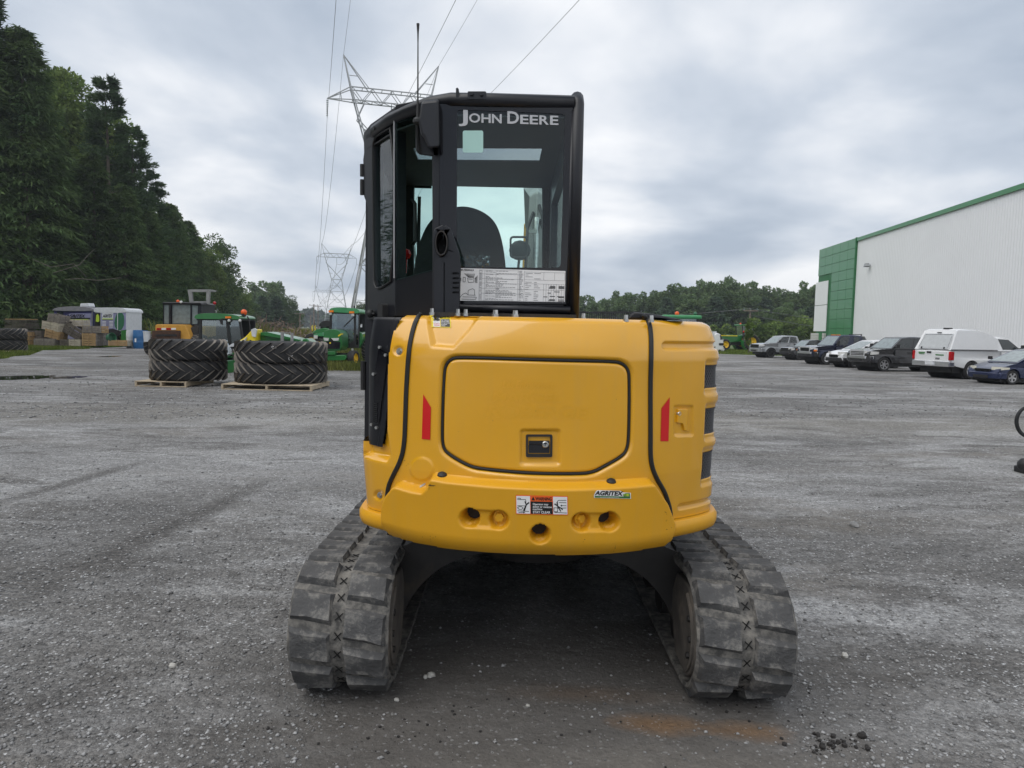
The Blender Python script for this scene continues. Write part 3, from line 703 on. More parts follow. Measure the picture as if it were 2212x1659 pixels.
# ------------------------------------------------------------------ pylons, poles and wires
TOWER_ATT = {}
def pylon(key, c, rz, S, label, detail=True, th=0.16):
    t = thing('pylon', label, 'pylon', c, rz, 'pylons of the power line')
    Hh = 2.95
    def P(x, z, y=0.0): return Vector((x * S, y * S, (Hh + z) * S))
    dy = 0.055
    legs = MB(); X = 0.17; f = 0.45; w = th
    lv = [(-1.21, X, dy * 2.2), (-1.62, 0.225, 0.13), (-2.15, 0.315, 0.22), (-2.95, f, f * 0.75)]
    for (z0, x0, y0), (z1, x1, y1) in zip(lv, lv[1:]):
        for sx in (-1, 1):
            for sy in (-1, 1): legs.beam(P(sx * x0, z0, sy * y0), P(sx * x1, z1, sy * y1), w)
        for sy in (-1, 1):
            legs.beam(P(-x0, z0, sy * y0), P(x1, z1, sy * y1), w * .6); legs.beam(P(x0, z0, sy * y0), P(-x1, z1, sy * y1), w * .6)
            legs.beam(P(-x1, z1, sy * y1), P(x1, z1, sy * y1), w * .6) if z1 > -2.9 else None
            m0, m1 = (z0 + z1) / 2, (x0 + x1) / 2; legs.beam(P(-m1, m0, sy * (y0 + y1) / 2), P(0, m0 - .02, sy * (y0 + y1) / 2), w * .4); legs.beam(P(m1, m0, sy * (y0 + y1) / 2), P(0, m0 - .02, sy * (y0 + y1) / 2), w * .4)
        for sx in (-1, 1):
            legs.beam(P(sx * x0, z0, -y0), P(sx * x1, z1, y1), w * .6); legs.beam(P(sx * x0, z0, y0), P(sx * x1, z1, -y1), w * .6)
            legs.beam(P(sx * x1, z1, -y1), P(sx * x1, z1, y1), w * .6) if z1 > -2.9 else None
    legs.build('tower_legs', M['galv'], t, smooth=0)
    win = MB()
    for sy in (-1, 1):
        y1, y0 = sy * dy * 2.2, sy * dy
        for sx in (-1, 1):
            win.beam(P(sx * X, -1.21, y1), P(sx * .425, -.33, y0), w)
            win.beam(P(sx * X, -1.21, y1), P(-sx * .36, -.64, y0), w * .8)       # crossing braces of the window
            win.beam(P(sx * .36, -.64, y0), P(sx * .28, -.46, y0), w * .7)
            for q in (.25, .5, .75):
                xo = X + (.425 - X) * q; zo = -1.21 + .88 * q; xi = max(0.02, X - .53 * q * .9)
                if q < .7: win.beam(P(sx * xo, zo, y1), P(sx * (xo - .10), zo - .03, y1), w * .5)
        win.beam(P(-X, -1.21, y1), P(X, -1.21, y1), w * .8)
    win.build('tower_window', M['galv'], t, smooth=0)
    arm = MB()
    for sy in (-1, 1):
        y0 = sy * dy
        arm.beam(P(-.425, -.33, y0), P(.425, -.33, y0), w * .8); arm.beam(P(-.40, -.46, y0), P(.40, -.46, y0), w * .8)
        nseg = 8
        for k in range(nseg):
            a = -.41 + .82 * k / nseg; b_ = -.41 + .82 * (k + 1) / nseg
            arm.beam(P(a, -.46 if k % 2 else -.33, y0), P(b_, -.33 if k % 2 else -.46, y0), w * .55)
        for sx in (-1, 1):
            arm.beam(P(sx * .425, -.33, y0), P(sx * .665, -.46), w * .7); arm.beam(P(sx * .40, -.46, y0), P(sx * .665, -.46), w * .7)
            arm.beam(P(sx * .53, -.39, y0 * .5), P(sx * .52, -.46, y0 * .5), w * .5)
    for k in range(9):
        a = -.41 + .82 * k / 8
        arm.beam(P(a, -.46, -dy), P(a, -.46, dy), w * .5); arm.beam(P(a, -.33, -dy), P(a, -.33, dy), w * .5)
        if k < 8: arm.beam(P(a, -.46, -dy), P(a + .1, -.46, dy), w * .45)
    arm.build('crossarm', M['galv'], t, smooth=0)
    for sx in (-1, 1):
        pk = MB()
        for sy in (-1, 1):
            pk.beam(P(sx * .425, -.33, sy * dy), P(sx * .5, 0), w * .7); pk.beam(P(sx * .24, -.33, sy * dy), P(sx * .5, 0), w * .7)
        pk.beam(P(sx * .44, -.2, 0), P(sx * .36, -.2, 0), w * .5)
        pk.build('peak', M['galv'], t, smooth=0)
    att = []
    for x in (-.665, 0.0, .665):
        ins = MB(); z1 = -.46; L = 0.20
        ins.cyl(P(x, z1), P(x, z1 - L), 0.04, n=6)
        for k in range(9): ins.cyl(P(x, z1 - .02 - k * .019), P(x, z1 - .028 - k * .019), 0.15, 0.05, n=8)
        ins.build('insulator', M['insulator'], t); att.append((x, z1 - L))
    att += [(-.5, 0), (.5, 0)]
    ca, sa = math.cos(rz), math.sin(rz)
    TOWER_ATT[key] = [Vector((c[0] + x * S * ca, c[1] + x * S * sa, (Hh + z) * S)) for x, z in att]
LD = Vector((-67, 241, 0)); LDn = LD.normalized(); rzl = math.atan2(-LD.x, LD.y)
P1 = Vector((at(842, 700, 107).x, 107, 0))
P2 = Vector((at(727, 700, 345).x, 345, 0)); P3 = Vector((at(697, 700, 690).x, 690, 0))
P0 = P1 - LD * 1.05
pylon(1, P1, rzl, 13.75, 'nearest tall grey lattice pylon, its arms rising just behind the black cab', th=0.17)
pylon(2, P2, rzl, 14.0, 'middle lattice pylon seen whole above the green tractor with yellow wheels', th=0.17)
pylon(3, P3, rzl, 14.0, 'farthest small pylon just left of the tractor roof', th=0.25)
ca, sa = math.cos(rzl), math.sin(rzl)
TOWER_ATT[0] = [Vector((P0.x + x * 14 * ca, P0.y + x * 14 * sa, (2.95 + z) * 14 + 1.0)) for x, z in ((-.665, -.66), (0, -.66), (.665, -.66), (-.5, 0), (.5, 0))]
WNAMES = ['leftmost conductor wire hanging from the left insulators of the pylons', 'middle conductor wire running under the pylon crossarms',
          'rightmost conductor wire slanting high across the sky right of the cab', 'thin earth wire strung between the left pylon peaks', 'thin earth wire strung between the right pylon peaks']
for i in range(5):
    mb = MB(); pts = []; rad = []
    for a, b_, sag in ((0, 1, 6.5), (1, 2, 7.0), (2, 3, 12.0)):
        A, B = TOWER_ATT[a][i], TOWER_ATT[b_][i]; n = 30
        for k in range(n if b_ < 3 else n + 1):
            f = k / n; pts.append(A.lerp(B, f) - Vector((0, 0, 4 * sag * (0.8 if i > 2 else 1) * f * (1 - f)))); rad.append(0.022 if i < 3 else 0.016)
    rad = [max(r, 0.00022 * max(0, p.y)) for r, p in zip(rad, pts)]
    mb.tube(pts, rad, n=5)
    tag(mb.build('power_line', M['wire']), WNAMES[i], 'wire', 'wires of the power line')
def wood_pole(u, v0, v1, D, label, arm=1.2, r=0.16, arms=1):
    b_ = at(u, v1, D); tz = at(u, v0, D).z
    t = thing('utility_pole', label, 'utility pole', (b_.x, D, 0))
    mb = MB(); mb.cyl((0, 0, 0), (0, 0, tz), r * 1.2, r * .8, 8); mb.build('pole', M['pole_wood'], t)
    for k in range(arms):
        mb = MB(); mb.box((0, -.15, tz - .4 - k * .8), (arm * 2, .14, .16)); mb.build('crossarm', M['pole_wood'], t)
        for x in (-.9, 0, .9):
            mb = MB(); mb.cyl((x * arm, -.15, tz - .32 - k * .8), (x * arm, -.15, tz - .02 - k * .8), .08, .05, 6); mb.build('insulator', M['insulator'], t)
    return Vector((b_.x, D, tz - .1))
pa = wood_pole(648, 674, 708, 165, 'lone wooden utility pole standing in the meadow weeds before the far trees')
pb = wood_pole(678, 657, 700, 260, 'taller wooden pole of the pair left of the pylons', arm=1.6, r=.25)
pc = wood_pole(687, 660, 700, 262, 'thinner wooden pole of the pair left of the pylons', arm=1.2, r=.2)
pd = wood_pole(671, 680, 700, 300, 'shortest wooden pole just left of the pair of poles', r=.25, arm=.8)
pe = wood_pole(1617, 665, 755, 100, 'grey wooden utility pole behind the thin young tree', arm=1.0, r=.14)
def span(a, b_, label, sag=1.0, r=.02):
    mb = MB(); mb.tube([Vector(a).lerp(Vector(b_), k / 16) - Vector((0, 0, 4 * sag * (k / 16) * (1 - k / 16))) for k in range(17)], r, n=4)
    tag(mb.build('utility_wire', M['wire']), label, 'wire', 'wires between utility poles')
span(pe, pe + Vector((42, 14, -1.5)), 'upper utility wire running from the right pole toward the warehouse', 1.0, .03)
span(pe + Vector((0, 0, -.9)), pe + Vector((42, 14, -2.4)), 'lower utility wire running from the right pole toward the warehouse', 1.3, .03)
span(pe, pe + Vector((-50, 20, -1.5)), 'utility wire running left from the right pole across the treeline', 1.2, .03)
span(pa, pb, 'utility wire between the lone meadow pole and the pair of poles', .8, .04)

# ------------------------------------------------------------------ trees
def cards(P, D, L, W, mat_name='x', roll=None):
    """diamond sprays at P along unit D, length L, width W"""
    n = len(P); up = np.tile(np.array([0, 0, 1.0]), (n, 1))
    S = np.cross(D, up); S /= np.linalg.norm(S, axis=1, keepdims=True) + 1e-6
    U = np.cross(S, D); a = NP.uniform(-1.0, 1.0, n) if roll is None else roll
    S = S * np.cos(a)[:, None] + U * np.sin(a)[:, None]
    V = np.empty((n, 4, 3)); L = L[:, None]; W = W[:, None]
    V[:, 0] = P; V[:, 1] = P + D * L * .45 + S * W; V[:, 2] = P + D * L; V[:, 3] = P + D * L * .45 - S * W
    return V.reshape(-1, 3)
def conifer_crown(Hh, R, nb, m, base=0.08, tier=0.0, droop=0.35, L=(0.45, 0.9), W=(0.06, 0.12), shape=0.75):
    t = NP.uniform(0, 1, nb) ** 1.15
    if tier: t = (np.floor(t * tier) + NP.normal(0.5, 0.24, nb)) / tier
    t = np.clip(t, 0, 1); z = (base + (1 - base) * t) * Hh
    az = NP.uniform(0, 2 * PI, nb); Lb = R * ((1 - t) ** shape * .92 + .06) * NP.uniform(.55, 1.1, nb)
    i = np.repeat(np.arange(nb), m); N = len(i)
    f = NP.uniform(0.25, 1.0, N) ** 0.8; r = f * Lb[i]
    lat = NP.normal(0, 0.16, N) * (0.4 + Lb[i] * .55)
    dx, dy = np.cos(az[i]), np.sin(az[i])
    P = np.stack([dx * r - dy * lat, dy * r + dx * lat, z[i] + r * (0.18 if tier else 0.05) - droop * (r ** 1.5) / max(R, 1) ** .5 * .55 + NP.normal(0, .12, N)], 1)
    yaw = az[i] + NP.normal(0, .75, N); pit = NP.normal(-0.45 if not tier else 0.25, .35, N)
    D = np.stack([np.cos(yaw) * np.cos(pit), np.sin(yaw) * np.cos(pit), np.sin(pit)], 1)
    keep = P[:, 2] > 0.25
    P, D = P[keep], D[keep]; N = len(P)
    return cards(P, D, NP.uniform(*L, N), NP.uniform(*W, N))
def broad_crown(Hh, R, base, nblob, n, L=(0.22, 0.42), W=(0.08, 0.16), tall=1.0):
    zc = (base + Hh) / 2; hz = (Hh - base) / 2
    C = []
    while len(C) < nblob:
        q = NP.uniform(-1, 1, 3)
        if q @ q < 1: C.append(q * np.array([R * .78, R * .78, hz * .84]) + np.array([0, 0, zc]))
    C = np.array(C); k = NP.randint(0, nblob, n); br = R * NP.uniform(.20, .40, nblob)
    q = NP.normal(0, 1, (n, 3)); q /= np.linalg.norm(q, axis=1, keepdims=True)
    rr = NP.uniform(.35, 1.08, n) ** .6
    P = C[k] + q * (br[k] * rr)[:, None] * np.array([1, 1, .85]); P[:, 2] = np.maximum(P[:, 2], .3)
    D = q + NP.normal(0, .6, (n, 3)); D[:, 2] -= .2; D /= np.linalg.norm(D, axis=1, keepdims=True)
    return cards(P, D, NP.uniform(*L, n), NP.uniform(*W, n), roll=NP.uniform(-PI, PI, n)), C
def trunk_mesh(Hh, r, limbs=7, rnd=RND, dead=False, R=3.0, base=0.3):
    mb = MB(); pts = []; x = y = 0
    for k in range(7):
        pts.append((x, y, Hh * .92 * k / 6)); x += rnd.gauss(0, .05); y += rnd.gauss(0, .05)
    mb.tube(pts, [r * (1 - .85 * k / 6) * (1.25 if k == 0 else 1) for k in range(7)], n=8)
    for k in range(limbs):
        f = base + (0.85 - base) * k / max(1, limbs - 1); a = rnd.uniform(0, 2 * PI); z = Hh * .92 * f; L = R * (1.05 - f) * rnd.uniform(.7, 1.1)
        p0 = Vector((0, 0, z)); p1 = Vector((math.cos(a) * L * .5, math.sin(a) * L * .5, z + L * .22)); p2 = Vector((math.cos(a) * L, math.sin(a) * L, z + L * .3))
        mb.tube([p0, p1, p2], [r * .32 * (1.1 - f), r * .2 * (1.1 - f), .02], n=5)
    return mb
def card_mesh(name, V, mat):
    n = len(V) // 4; me = bpy.data.meshes.new(name)
    me.vertices.add(len(V)); me.vertices.foreach_set('co', V.astype(np.float32).ravel())
    me.loops.add(n * 4); me.loops.foreach_set('vertex_index', np.arange(n * 4, dtype=np.int32))
    me.polygons.add(n); me.polygons.foreach_set('loop_start', np.arange(0, n * 4, 4, dtype=np.int32))
    me.update(calc_edges=True); me.materials.append(mat); return me
def mb_mesh(mb, name, mat):
    o = mb.build(name, mat); me = o.data; COL.objects.unlink(o); bpy.data.objects.remove(o); return me
KIND = {}
def kind(key, crown, trunk, mat, Hh, cat):
    KIND[key] = (card_mesh('crown', crown, M[mat]), mb_mesh(trunk, 'trunk', M['bark']), Hh, cat)
for s in ('a', 'b'):
    kind('hemlock_' + s, conifer_crown(20, 4.6, 640, 62, base=0.03, droop=.5, L=(.28, .62), W=(.03, .065), shape=.62), trunk_mesh(20, .32, 9, R=3.5, base=.05), 'leaf_hemlock', 20, 'hemlock_tree')
    kind('pine_' + s, conifer_crown(21, 4.4, 200, 120, base=0.2, tier=15, droop=.12, L=(.28, .55), W=(.035, .07), shape=.55), trunk_mesh(21, .34, 12, R=4, base=.2), 'leaf_pine', 21, 'pine_tree')
    c_, _ = broad_crown(19, 4.0, 2.0, 46, 26000, L=(.18, .36), W=(.06, .13)); kind('maple_' + s, c_, trunk_mesh(18, .3, 9, R=3.2, base=.2), 'leaf_maple', 19, 'maple_tree')
c_, _ = broad_crown(16, 4.2, .8, 40, 12000); kind('dark', c_, trunk_mesh(15, .3, 8, R=3.2, base=.15), 'leaf_dark', 16, 'broadleaf_tree')
for s in ('a', 'b', 'c'):
    c_, _ = broad_crown(17, 3.4, 1.0, 34, 5200, L=(.4, .75), W=(.15, .28)); kind('poplar_' + s, c_, trunk_mesh(16, .26, 7, R=2.6, base=.25), 'leaf_poplar', 17, 'poplar_tree')
kind('spruce', conifer_crown(14, 4.2, 260, 30, base=0.02, droop=.2, L=(.5, 1.0), W=(.1, .2), shape=.7), trunk_mesh(13, .25, 5, R=2, base=.1), 'leaf_spruce', 14, 'spruce_tree')
c_, _ = broad_crown(5, 2.6, .1, 16, 2600, L=(.25, .5), W=(.1, .2)); kind('shrub', c_, trunk_mesh(4, .08, 5, R=1.6, base=.1), 'leaf_maple', 5, 'shrub')
def tree(key, u, vtop, D, label, group=None, w=1.0, rz=None, fit=None):
    cr, tr, Hh, nm = KIND[key]; p = at(u, 700, D); S = at(u, vtop, D).z / Hh
    nm_ = {'hemlock': 'hemlock', 'pine': 'pine', 'maple': 'broadleaf tree', 'dark': 'broadleaf tree', 'poplar': 'poplar', 'spruce': 'spruce', 'shrub': 'shrub'}[key.split('_')[0]]
    t = thing(nm, label, nm_, (p.x, D, 0), RND.uniform(0, 6.28) if rz is None else rz, group); t.scale = (S * w, S * w, S)
    for n, me in (('crown', cr), ('trunk', tr)):
        o = bpy.data.objects.new(n, me); COL.objects.link(o); o.parent = t
    return t
G1 = 'tall trees of the wood edge on the left'
LT = [('hemlock_a', -75, -120, 44, 'dark hemlock largely cut off by the left picture edge', .9), ('pine_a', 6, 5, 47, 'tall dark pine spire at the top left corner', .9),
      ('hemlock_b', 62, 62, 47, 'tall dark hemlock just right of the corner pine spire', 1.05), ('maple_a', 118, 92, 64, 'tall bright-topped leafy tree between the hemlock and the second leafy crown', .9),
      ('maple_b', 185, 128, 66, 'yellow-green leafy crown standing left of the dark open pine', .85), ('pine_b', 242, 172, 58, 'dark open-topped pine behind the leafy crowns', .95),
      ('pine_a', 296, 278, 62, 'pine with long horizontal boughs reaching out over the sky', 1.0), ('pine_b', 332, 372, 68, 'lower pine whose boughs stick out right of the wood edge', 1.0),
      ('hemlock_a', 14, 330, 50, 'drooping hemlock behind the pile of boards', 1.15), ('hemlock_b', 128, 300, 51, 'broad drooping hemlock behind the dark trailer', 1.1),
      ('hemlock_a', 205, 330, 53, 'broad drooping hemlock behind the pale trailer', 1.2), ('hemlock_b', 272, 400, 54, 'drooping hemlock above the blue barrels', 1.25),
      ('hemlock_a', 322, 450, 60, 'hemlock rising left of the old yellow machine', 1.3), ('hemlock_b', 368, 440, 74, 'hemlock rising behind the old yellow machine roll frame', 1.25),
      ('dark', 352, 412, 78, 'reddish-tipped leafy tree behind the pine boughs', .8), ('hemlock_a', 408, 478, 90, 'dark hemlock above the right side of the old yellow machine', 1.3),
      ('maple_a', 436, 497, 104, 'leafy tree above the green tractor cab', 1.1), ('dark', 464, 497, 116, 'dark leafy tree near the right end of the wood edge', 1.0),
      ('maple_b', 484, 545, 124, 'leafy tree second from the right end of the wood edge', 1.0), ('dark', 496, 596, 128, 'lowest leafy tree at the right end of the wood edge', .9)]
for k, u, v, D, lb, w in LT: tree(k, u, v, D + 13, lb, G1, w)
USED = set(); GB = 'trees standing deeper in the left wood'
for k in range(10):
    u = 20 + k * 47; D = 76 + max(0, u) * .13 + RND.uniform(0, 6)
    near = min(LT, key=lambda q: abs(q[1] - u) + (200 if q[4] in USED else 0))[4]; USED.add(near)
    tree(('hemlock_a', 'maple_a', 'hemlock_b')[k % 3], u, -20 + u * 1.08 + 80 + RND.uniform(0, 40), D, 'tree deeper in the wood behind the ' + ' '.join(near.split(' with ')[0].split(' whose ')[0].split(' standing ')[0].split()[:9]), GB, 1.1)
# the wood goes on to the left of the picture; the cab glass mirrors it
for k in range(12):
    tree(('hemlock_a', 'hemlock_b', 'dark')[k % 3], 0, 20, 60, 'tree of the wood edge outside the picture on the left, number %s towards the viewer' % ('one two three four five six seven eight nine ten eleven twelve'.split()[k]), 'wood edge outside the picture', 1.3).location = (-41 - RND.uniform(0, 5) - (k % 2) * 3, 32 - k * 5.2, 0)
G2 = 'trees beyond the meadow on the left'
for k, u, v, D, lb, w in [('maple_a', 520, 612, 150, 'rounded green leafy tree right of the wood edge', 1.2), ('poplar_a', 552, 603, 215, 'tall poplar left of the two beyond the meadow', 1.2),
                          ('poplar_b', 578, 594, 220, 'tallest poplar beyond the meadow with a pointed top', 1.1), ('poplar_c', 602, 603, 225, 'separate open poplar crown right of the tallest poplar', .8),
                          ('spruce', 566, 640, 170, 'dark spruce in front of the poplars', 1.6), ('spruce', 597, 640, 176, 'second dark spruce under the open poplar', 1.6),
                          ('dark', 626, 634, 190, 'dark leafy tree at the right end of the meadow trees', 1.3), ('dark', 537, 640, 160, 'dark low tree between the leafy tree and the spruces', 1.4), ('dark', 640, 668, 200, 'low dark tree sloping down to the meadow pole', 1.5),
                          ('dark', 778, 648, 190, 'dark round tree right of the tractor cab roof', 1.1), ('dark', 800, 640, 195, 'dark tree partly hidden by the black cab side', 1.1)]:
    tree(k, u, v, D, lb, G2, w)
prof = [(1180, 640), (1247, 623), (1269, 626), (1295, 645), (1322, 629), (1357, 619), (1387, 626), (1414, 617), (1438, 614), (1465, 603), (1508, 598), (1553, 591), (1575, 594), (1599, 593), (1623, 598), (1658, 611), (1685, 614), (1712, 620), (1738, 604), (1765, 601), (1800, 606)]
ANCH = [(1250, 'the black cab post'), (1415, 'the black hood cover'), (1492, 'the beacons'), (1553, 'the yellow body edge'), (1617, 'the thin young tree'), (1690, 'the silver pickup truck'), (1768, 'the green warehouse corner')]
CNT = {}; ORD = ['first', 'second', 'third', 'fourth', 'fifth', 'sixth', 'seventh', 'eighth', 'ninth', 'tenth', 'eleventh', 'twelfth']
def lab(what, u):
    for a, nm in ANCH:
        if u <= a + 18: break
    side = 'left of ' if u < a else 'just above '
    key = (what, nm, side); n = CNT.get(key, 0); CNT[key] = n + 1
    return ORD[n] + ' ' + what + ' from the left ' + ('before ' if side[0] == 'l' else 'above ') + nm
G3 = 'trees of the long treeline beyond the yard'
def ptop(u):
    for (a, b_), (c, d) in zip(prof, prof[1:]):
        if a <= u <= c: return b_ + (d - b_) * (u - a) / (c - a)
    return prof[0][1] if u < prof[0][0] else prof[-1][1]
k = 0; u = 1238
while u < 1800:
    tree('poplar_' + 'abc'[k % 3], u, ptop(u) + RND.uniform(-3, 5), 185 + RND.uniform(-8, 12), lab('treeline poplar', u), G3, RND.uniform(.9, 1.15)); u += RND.uniform(15, 22); k += 1
G4 = 'lower trees along the foot of the long treeline'
u = 1244
while u < 1800:
    tree(('poplar_a', 'spruce', 'dark', 'poplar_c')[k % 4], u, ptop(u) + RND.uniform(28, 62), 165 + RND.uniform(-6, 8), lab('lower treeline tree', u), G4, RND.uniform(1.2, 1.7)); u += RND.uniform(20, 30); k += 1
G5 = 'shrubs along the lawn'
for u, v, D in ((1645, 688, 120), (1668, 692, 122), (1690, 684, 125), (1715, 690, 124), (1742, 682, 126), (1580, 700, 125), (1550, 702, 124)):
    tree('shrub', u, v, D, lab('rounded shrub', u), G5, 1.2)
# far wood on the horizon, one mass
c_, _ = broad_crown(14, 4, .3, 14, 500, L=(1.6, 2.8), W=(.7, 1.2)); far_l = []
for k in range(70):
    u = 560 + k * 10; D = RND.uniform(560, 640); q = c_.copy(); s = RND.uniform(.75, 1.15) * (1.15 if u < 800 else 1.0)
    q *= np.array([1.5, 1.5, s]); q += np.array([at(u, 700, D).x, D, 0]); far_l.append(q)
me = card_mesh('distant_wood', np.concatenate(far_l), M['leaf_spruce']); o = bpy.data.objects.new('distant_wood', me); COL.objects.link(o); struct(o, 'stuff')
# the thin young tree on the lawn
p = gnd(1617, 763); ty = thing('young_tree', 'thin young leafy tree growing alone on the lawn', 'young tree', p)
hh = at(1617, 690, p.y).z
c_, _ = broad_crown(hh + .2, hh * .13, hh * .22, 16, 900, L=(.12, .26), W=(.05, .1))
o = bpy.data.objects.new('crown', card_mesh('crown', c_, M['leaf_maple'])); COL.objects.link(o); o.parent = ty
mb = trunk_mesh(hh, .05, 4, R=.5, base=.4); mb.build('trunk', M['bark'], ty)
# pale fallen boughs in front of the dark hemlocks
for (pts, lb) in (([(115, 590), (140, 582), (172, 572), (196, 545), (205, 538)], 'long bare pale bough hanging in front of the hemlocks'), ([(70, 560), (110, 577), (160, 570), (186, 598)], 'bare curving bough above the dark trailer'), ([(140, 604), (172, 602), (212, 606), (262, 600)], 'low bare bough just over the trailers')):
    mb = MB(); mb.tube([at(u, v, 51 + i * .3) for i, (u, v) in enumerate(pts)], [.025, .03, .03, .02, .01][:len(pts)] , n=5)
    tag(mb.build('bare_bough', M['dead_branch']), lb, 'branch', 'bare boughs at the wood edge')
# brush heap and weeds by the barrels
bp = gnd(520, 735); n = 2600
P = np.stack([NP.normal(0, 2.2, n) + at(524, 700, 60).x, NP.normal(62, 1.5, n), np.abs(NP.normal(0, .8, n))], 1); P[:, 2] = np.minimum(P[:, 2], 1.9)
D = NP.normal(0, 1, (n, 3)); D /= np.linalg.norm(D, axis=1, keepdims=True)
o = bpy.data.objects.new('brush_heap', card_mesh('brush_heap', cards(P, D, NP.uniform(.5, 1.2, n), NP.uniform(.02, .06, n)), M['dry_brush'])); COL.objects.link(o)
tag(o, 'pinkish heap of dry cut brush behind the green tractor', 'brush heap')
wp = [(at(u, 700, 51).x + RND.gauss(0, .3), 51 + RND.gauss(0, .8)) for u in [RND.uniform(276, 330) for _ in range(700)]]
struct(blades('weeds', wp, .4, 1.1, .04, M['weed']), 'stuff')
wp = [(at(u, 700, 58).x + RND.gauss(0, .3), 58 + RND.gauss(0, 3)) for u in [RND.uniform(380, 560) for _ in range(1600)]]
struct(blades('field_weeds', wp, .6, 2.0, .07, M['weed']), 'stuff')
# ------------------------------------------------------------------ the excavator
XC = 0.12
EX = thing('excavator', 'yellow compact excavator with black cab seen from behind on rubber tracks', 'excavator', (XC, 4.0, 0))
def xp(mb, name, mat, parent=None, **k):          # a part given in yard coordinates
    return mb.build(name, mat, parent or EX, world=True, **k)
def smooth01(x):
    x = np.clip(x, 0, 1); return x * x * (3 - 2 * x)
# plan of the rear body: straight sides, round tail
_c, _r, _xl, _xr = (0.09, 3.95), 1.17, -0.655, 0.935
_a0 = math.atan2(-math.sqrt(_r ** 2 - (_xl - _c[0]) ** 2), _xl - _c[0]); _a1 = math.atan2(-math.sqrt(_r ** 2 - (_xr - _c[0]) ** 2), _xr - _c[0])
if _a0 > 0: _a0 -= 2 * PI
_pl = [(_xl, y) for y in np.linspace(4.0, _c[1] + _r * math.sin(_a0) + .01, 60)]
_pl += [(_c[0] + _r * math.cos(a), _c[1] + _r * math.sin(a)) for a in np.linspace(_a0, _a1, 220)]
_pl += [(_xr, y) for y in np.linspace(_c[1] + _r * math.sin(_a1) + .01, 4.0, 60)]
_pl = np.array(_pl); _s = np.concatenate([[0], np.cumsum(np.linalg.norm(np.diff(_pl, axis=0), axis=1))])
DS = 0.005
SS = np.arange(0, _s[-1], DS); PX = np.interp(SS, _s, _pl[:, 0]); PY = np.interp(SS, _s, _pl[:, 1])
def gsm(a, sg):
    k = np.exp(-.5 * (np.arange(-3 * sg, 3 * sg + 1) / sg) ** 2); k /= k.sum()
    n = 3 * sg; p = np.concatenate([2 * a[0] - a[n:0:-1], a, 2 * a[-1] - a[-2:-n - 2:-1]])
    return np.convolve(p, k, 'valid')
PX, PY = gsm(PX, 13), gsm(PY, 13)
TX, TY = np.gradient(PX), np.gradient(PY); _l = np.hypot(TX, TY); NX, NY = TY / _l, -TX / _l
ZB, ZT, DZ = 0.705, 1.655, 0.005
def prof0(z):
    z = np.asarray(z, float)
    top = -0.055 * np.clip((z - (ZT - .17)) / .17, 0, 1) ** 1.6 - 0.025 * np.clip((z - (ZT - .022)) / .022, 0, 1) ** 2
    low = -0.018 * np.clip((1.02 - z) / .25, 0, 1)
    return top + low
def S3(s, z, off):
    x = np.interp(s, SS, PX); y = np.interp(s, SS, PY); nx = np.interp(s, SS, NX); ny = np.interp(s, SS, NY)
    return np.stack([x + nx * off, y + ny * off, np.asarray(z, float)], -1)
_gs, _gz = np.meshgrid(SS[::4], np.arange(ZB - .02, ZT + .02, .02), indexing='ij'); _gs, _gz = _gs.ravel(), _gz.ravel()
_gp = projn(S3(_gs, _gz, prof0(_gz)))
_vis = (np.interp(_gs, SS, NX) * np.interp(_gs, SS, PX) + np.interp(_gs, SS, NY) * np.interp(_gs, SS, PY)) < -0.02
def inv(px):
    """picture points -> (s, z) on the undisplaced body"""
    px = np.atleast_2d(np.array(px, float)); out = []
    for u, v in px:
        d = (_gp[:, 0] - u) ** 2 + (_gp[:, 1] - v) ** 2 + np.where(_vis, 0, 1e6); i = d.argmin(); s, z = _gs[i], _gz[i]
        for _ in range(6):
            e = 1e-3
            P = projn(S3(np.array([s, s + e, s]), np.array([z, z, z + e]), prof0([z, z, z + e])))
            J = np.stack([(P[1] - P[0]) / e, (P[2] - P[0]) / e], 1); r = np.array([u, v]) - P[0]
            if abs(np.linalg.det(J)) < 1e3: break
            st = np.linalg.solve(J, r); st = np.clip(st, -.03, .03); s, z = s + st[0], z + st[1]
        out.append((s, z))
    return np.array(out)
def sdist(S, Z, poly):
    """signed distance, negative inside"""
    P = np.asarray(poly); d = np.full(S.shape, 1e9); ins = np.zeros(S.shape, bool); n = len(P)
    for i in range(n):
        a, b_ = P[i], P[(i + 1) % n]; e = b_ - a; L = e @ e + 1e-12
        t = np.clip(((S - a[0]) * e[0] + (Z - a[1]) * e[1]) / L, 0, 1)
        d = np.minimum(d, np.hypot(S - a[0] - t * e[0], Z - a[1] - t * e[1]))
        if (a[1] > Z[0, 0]) or True:
            c = ((a[1] > Z) != (b_[1] > Z)) & (S < (b_[0] - a[0]) * (Z - a[1]) / (b_[1] - a[1] + 1e-12) + a[0]); ins ^= c
    return np.where(ins, -d, d)
ZZ = np.arange(ZB, ZT + 1e-6, DZ)
SG, ZG = np.meshgrid(SS, ZZ, indexing='ij')
def psd(px): return sdist(SG, ZG, inv(px))
K = 0.0019                                     # about one picture pixel in metres on the tail
DISP = np.repeat(prof0(ZZ)[None], len(SS), 0).copy()
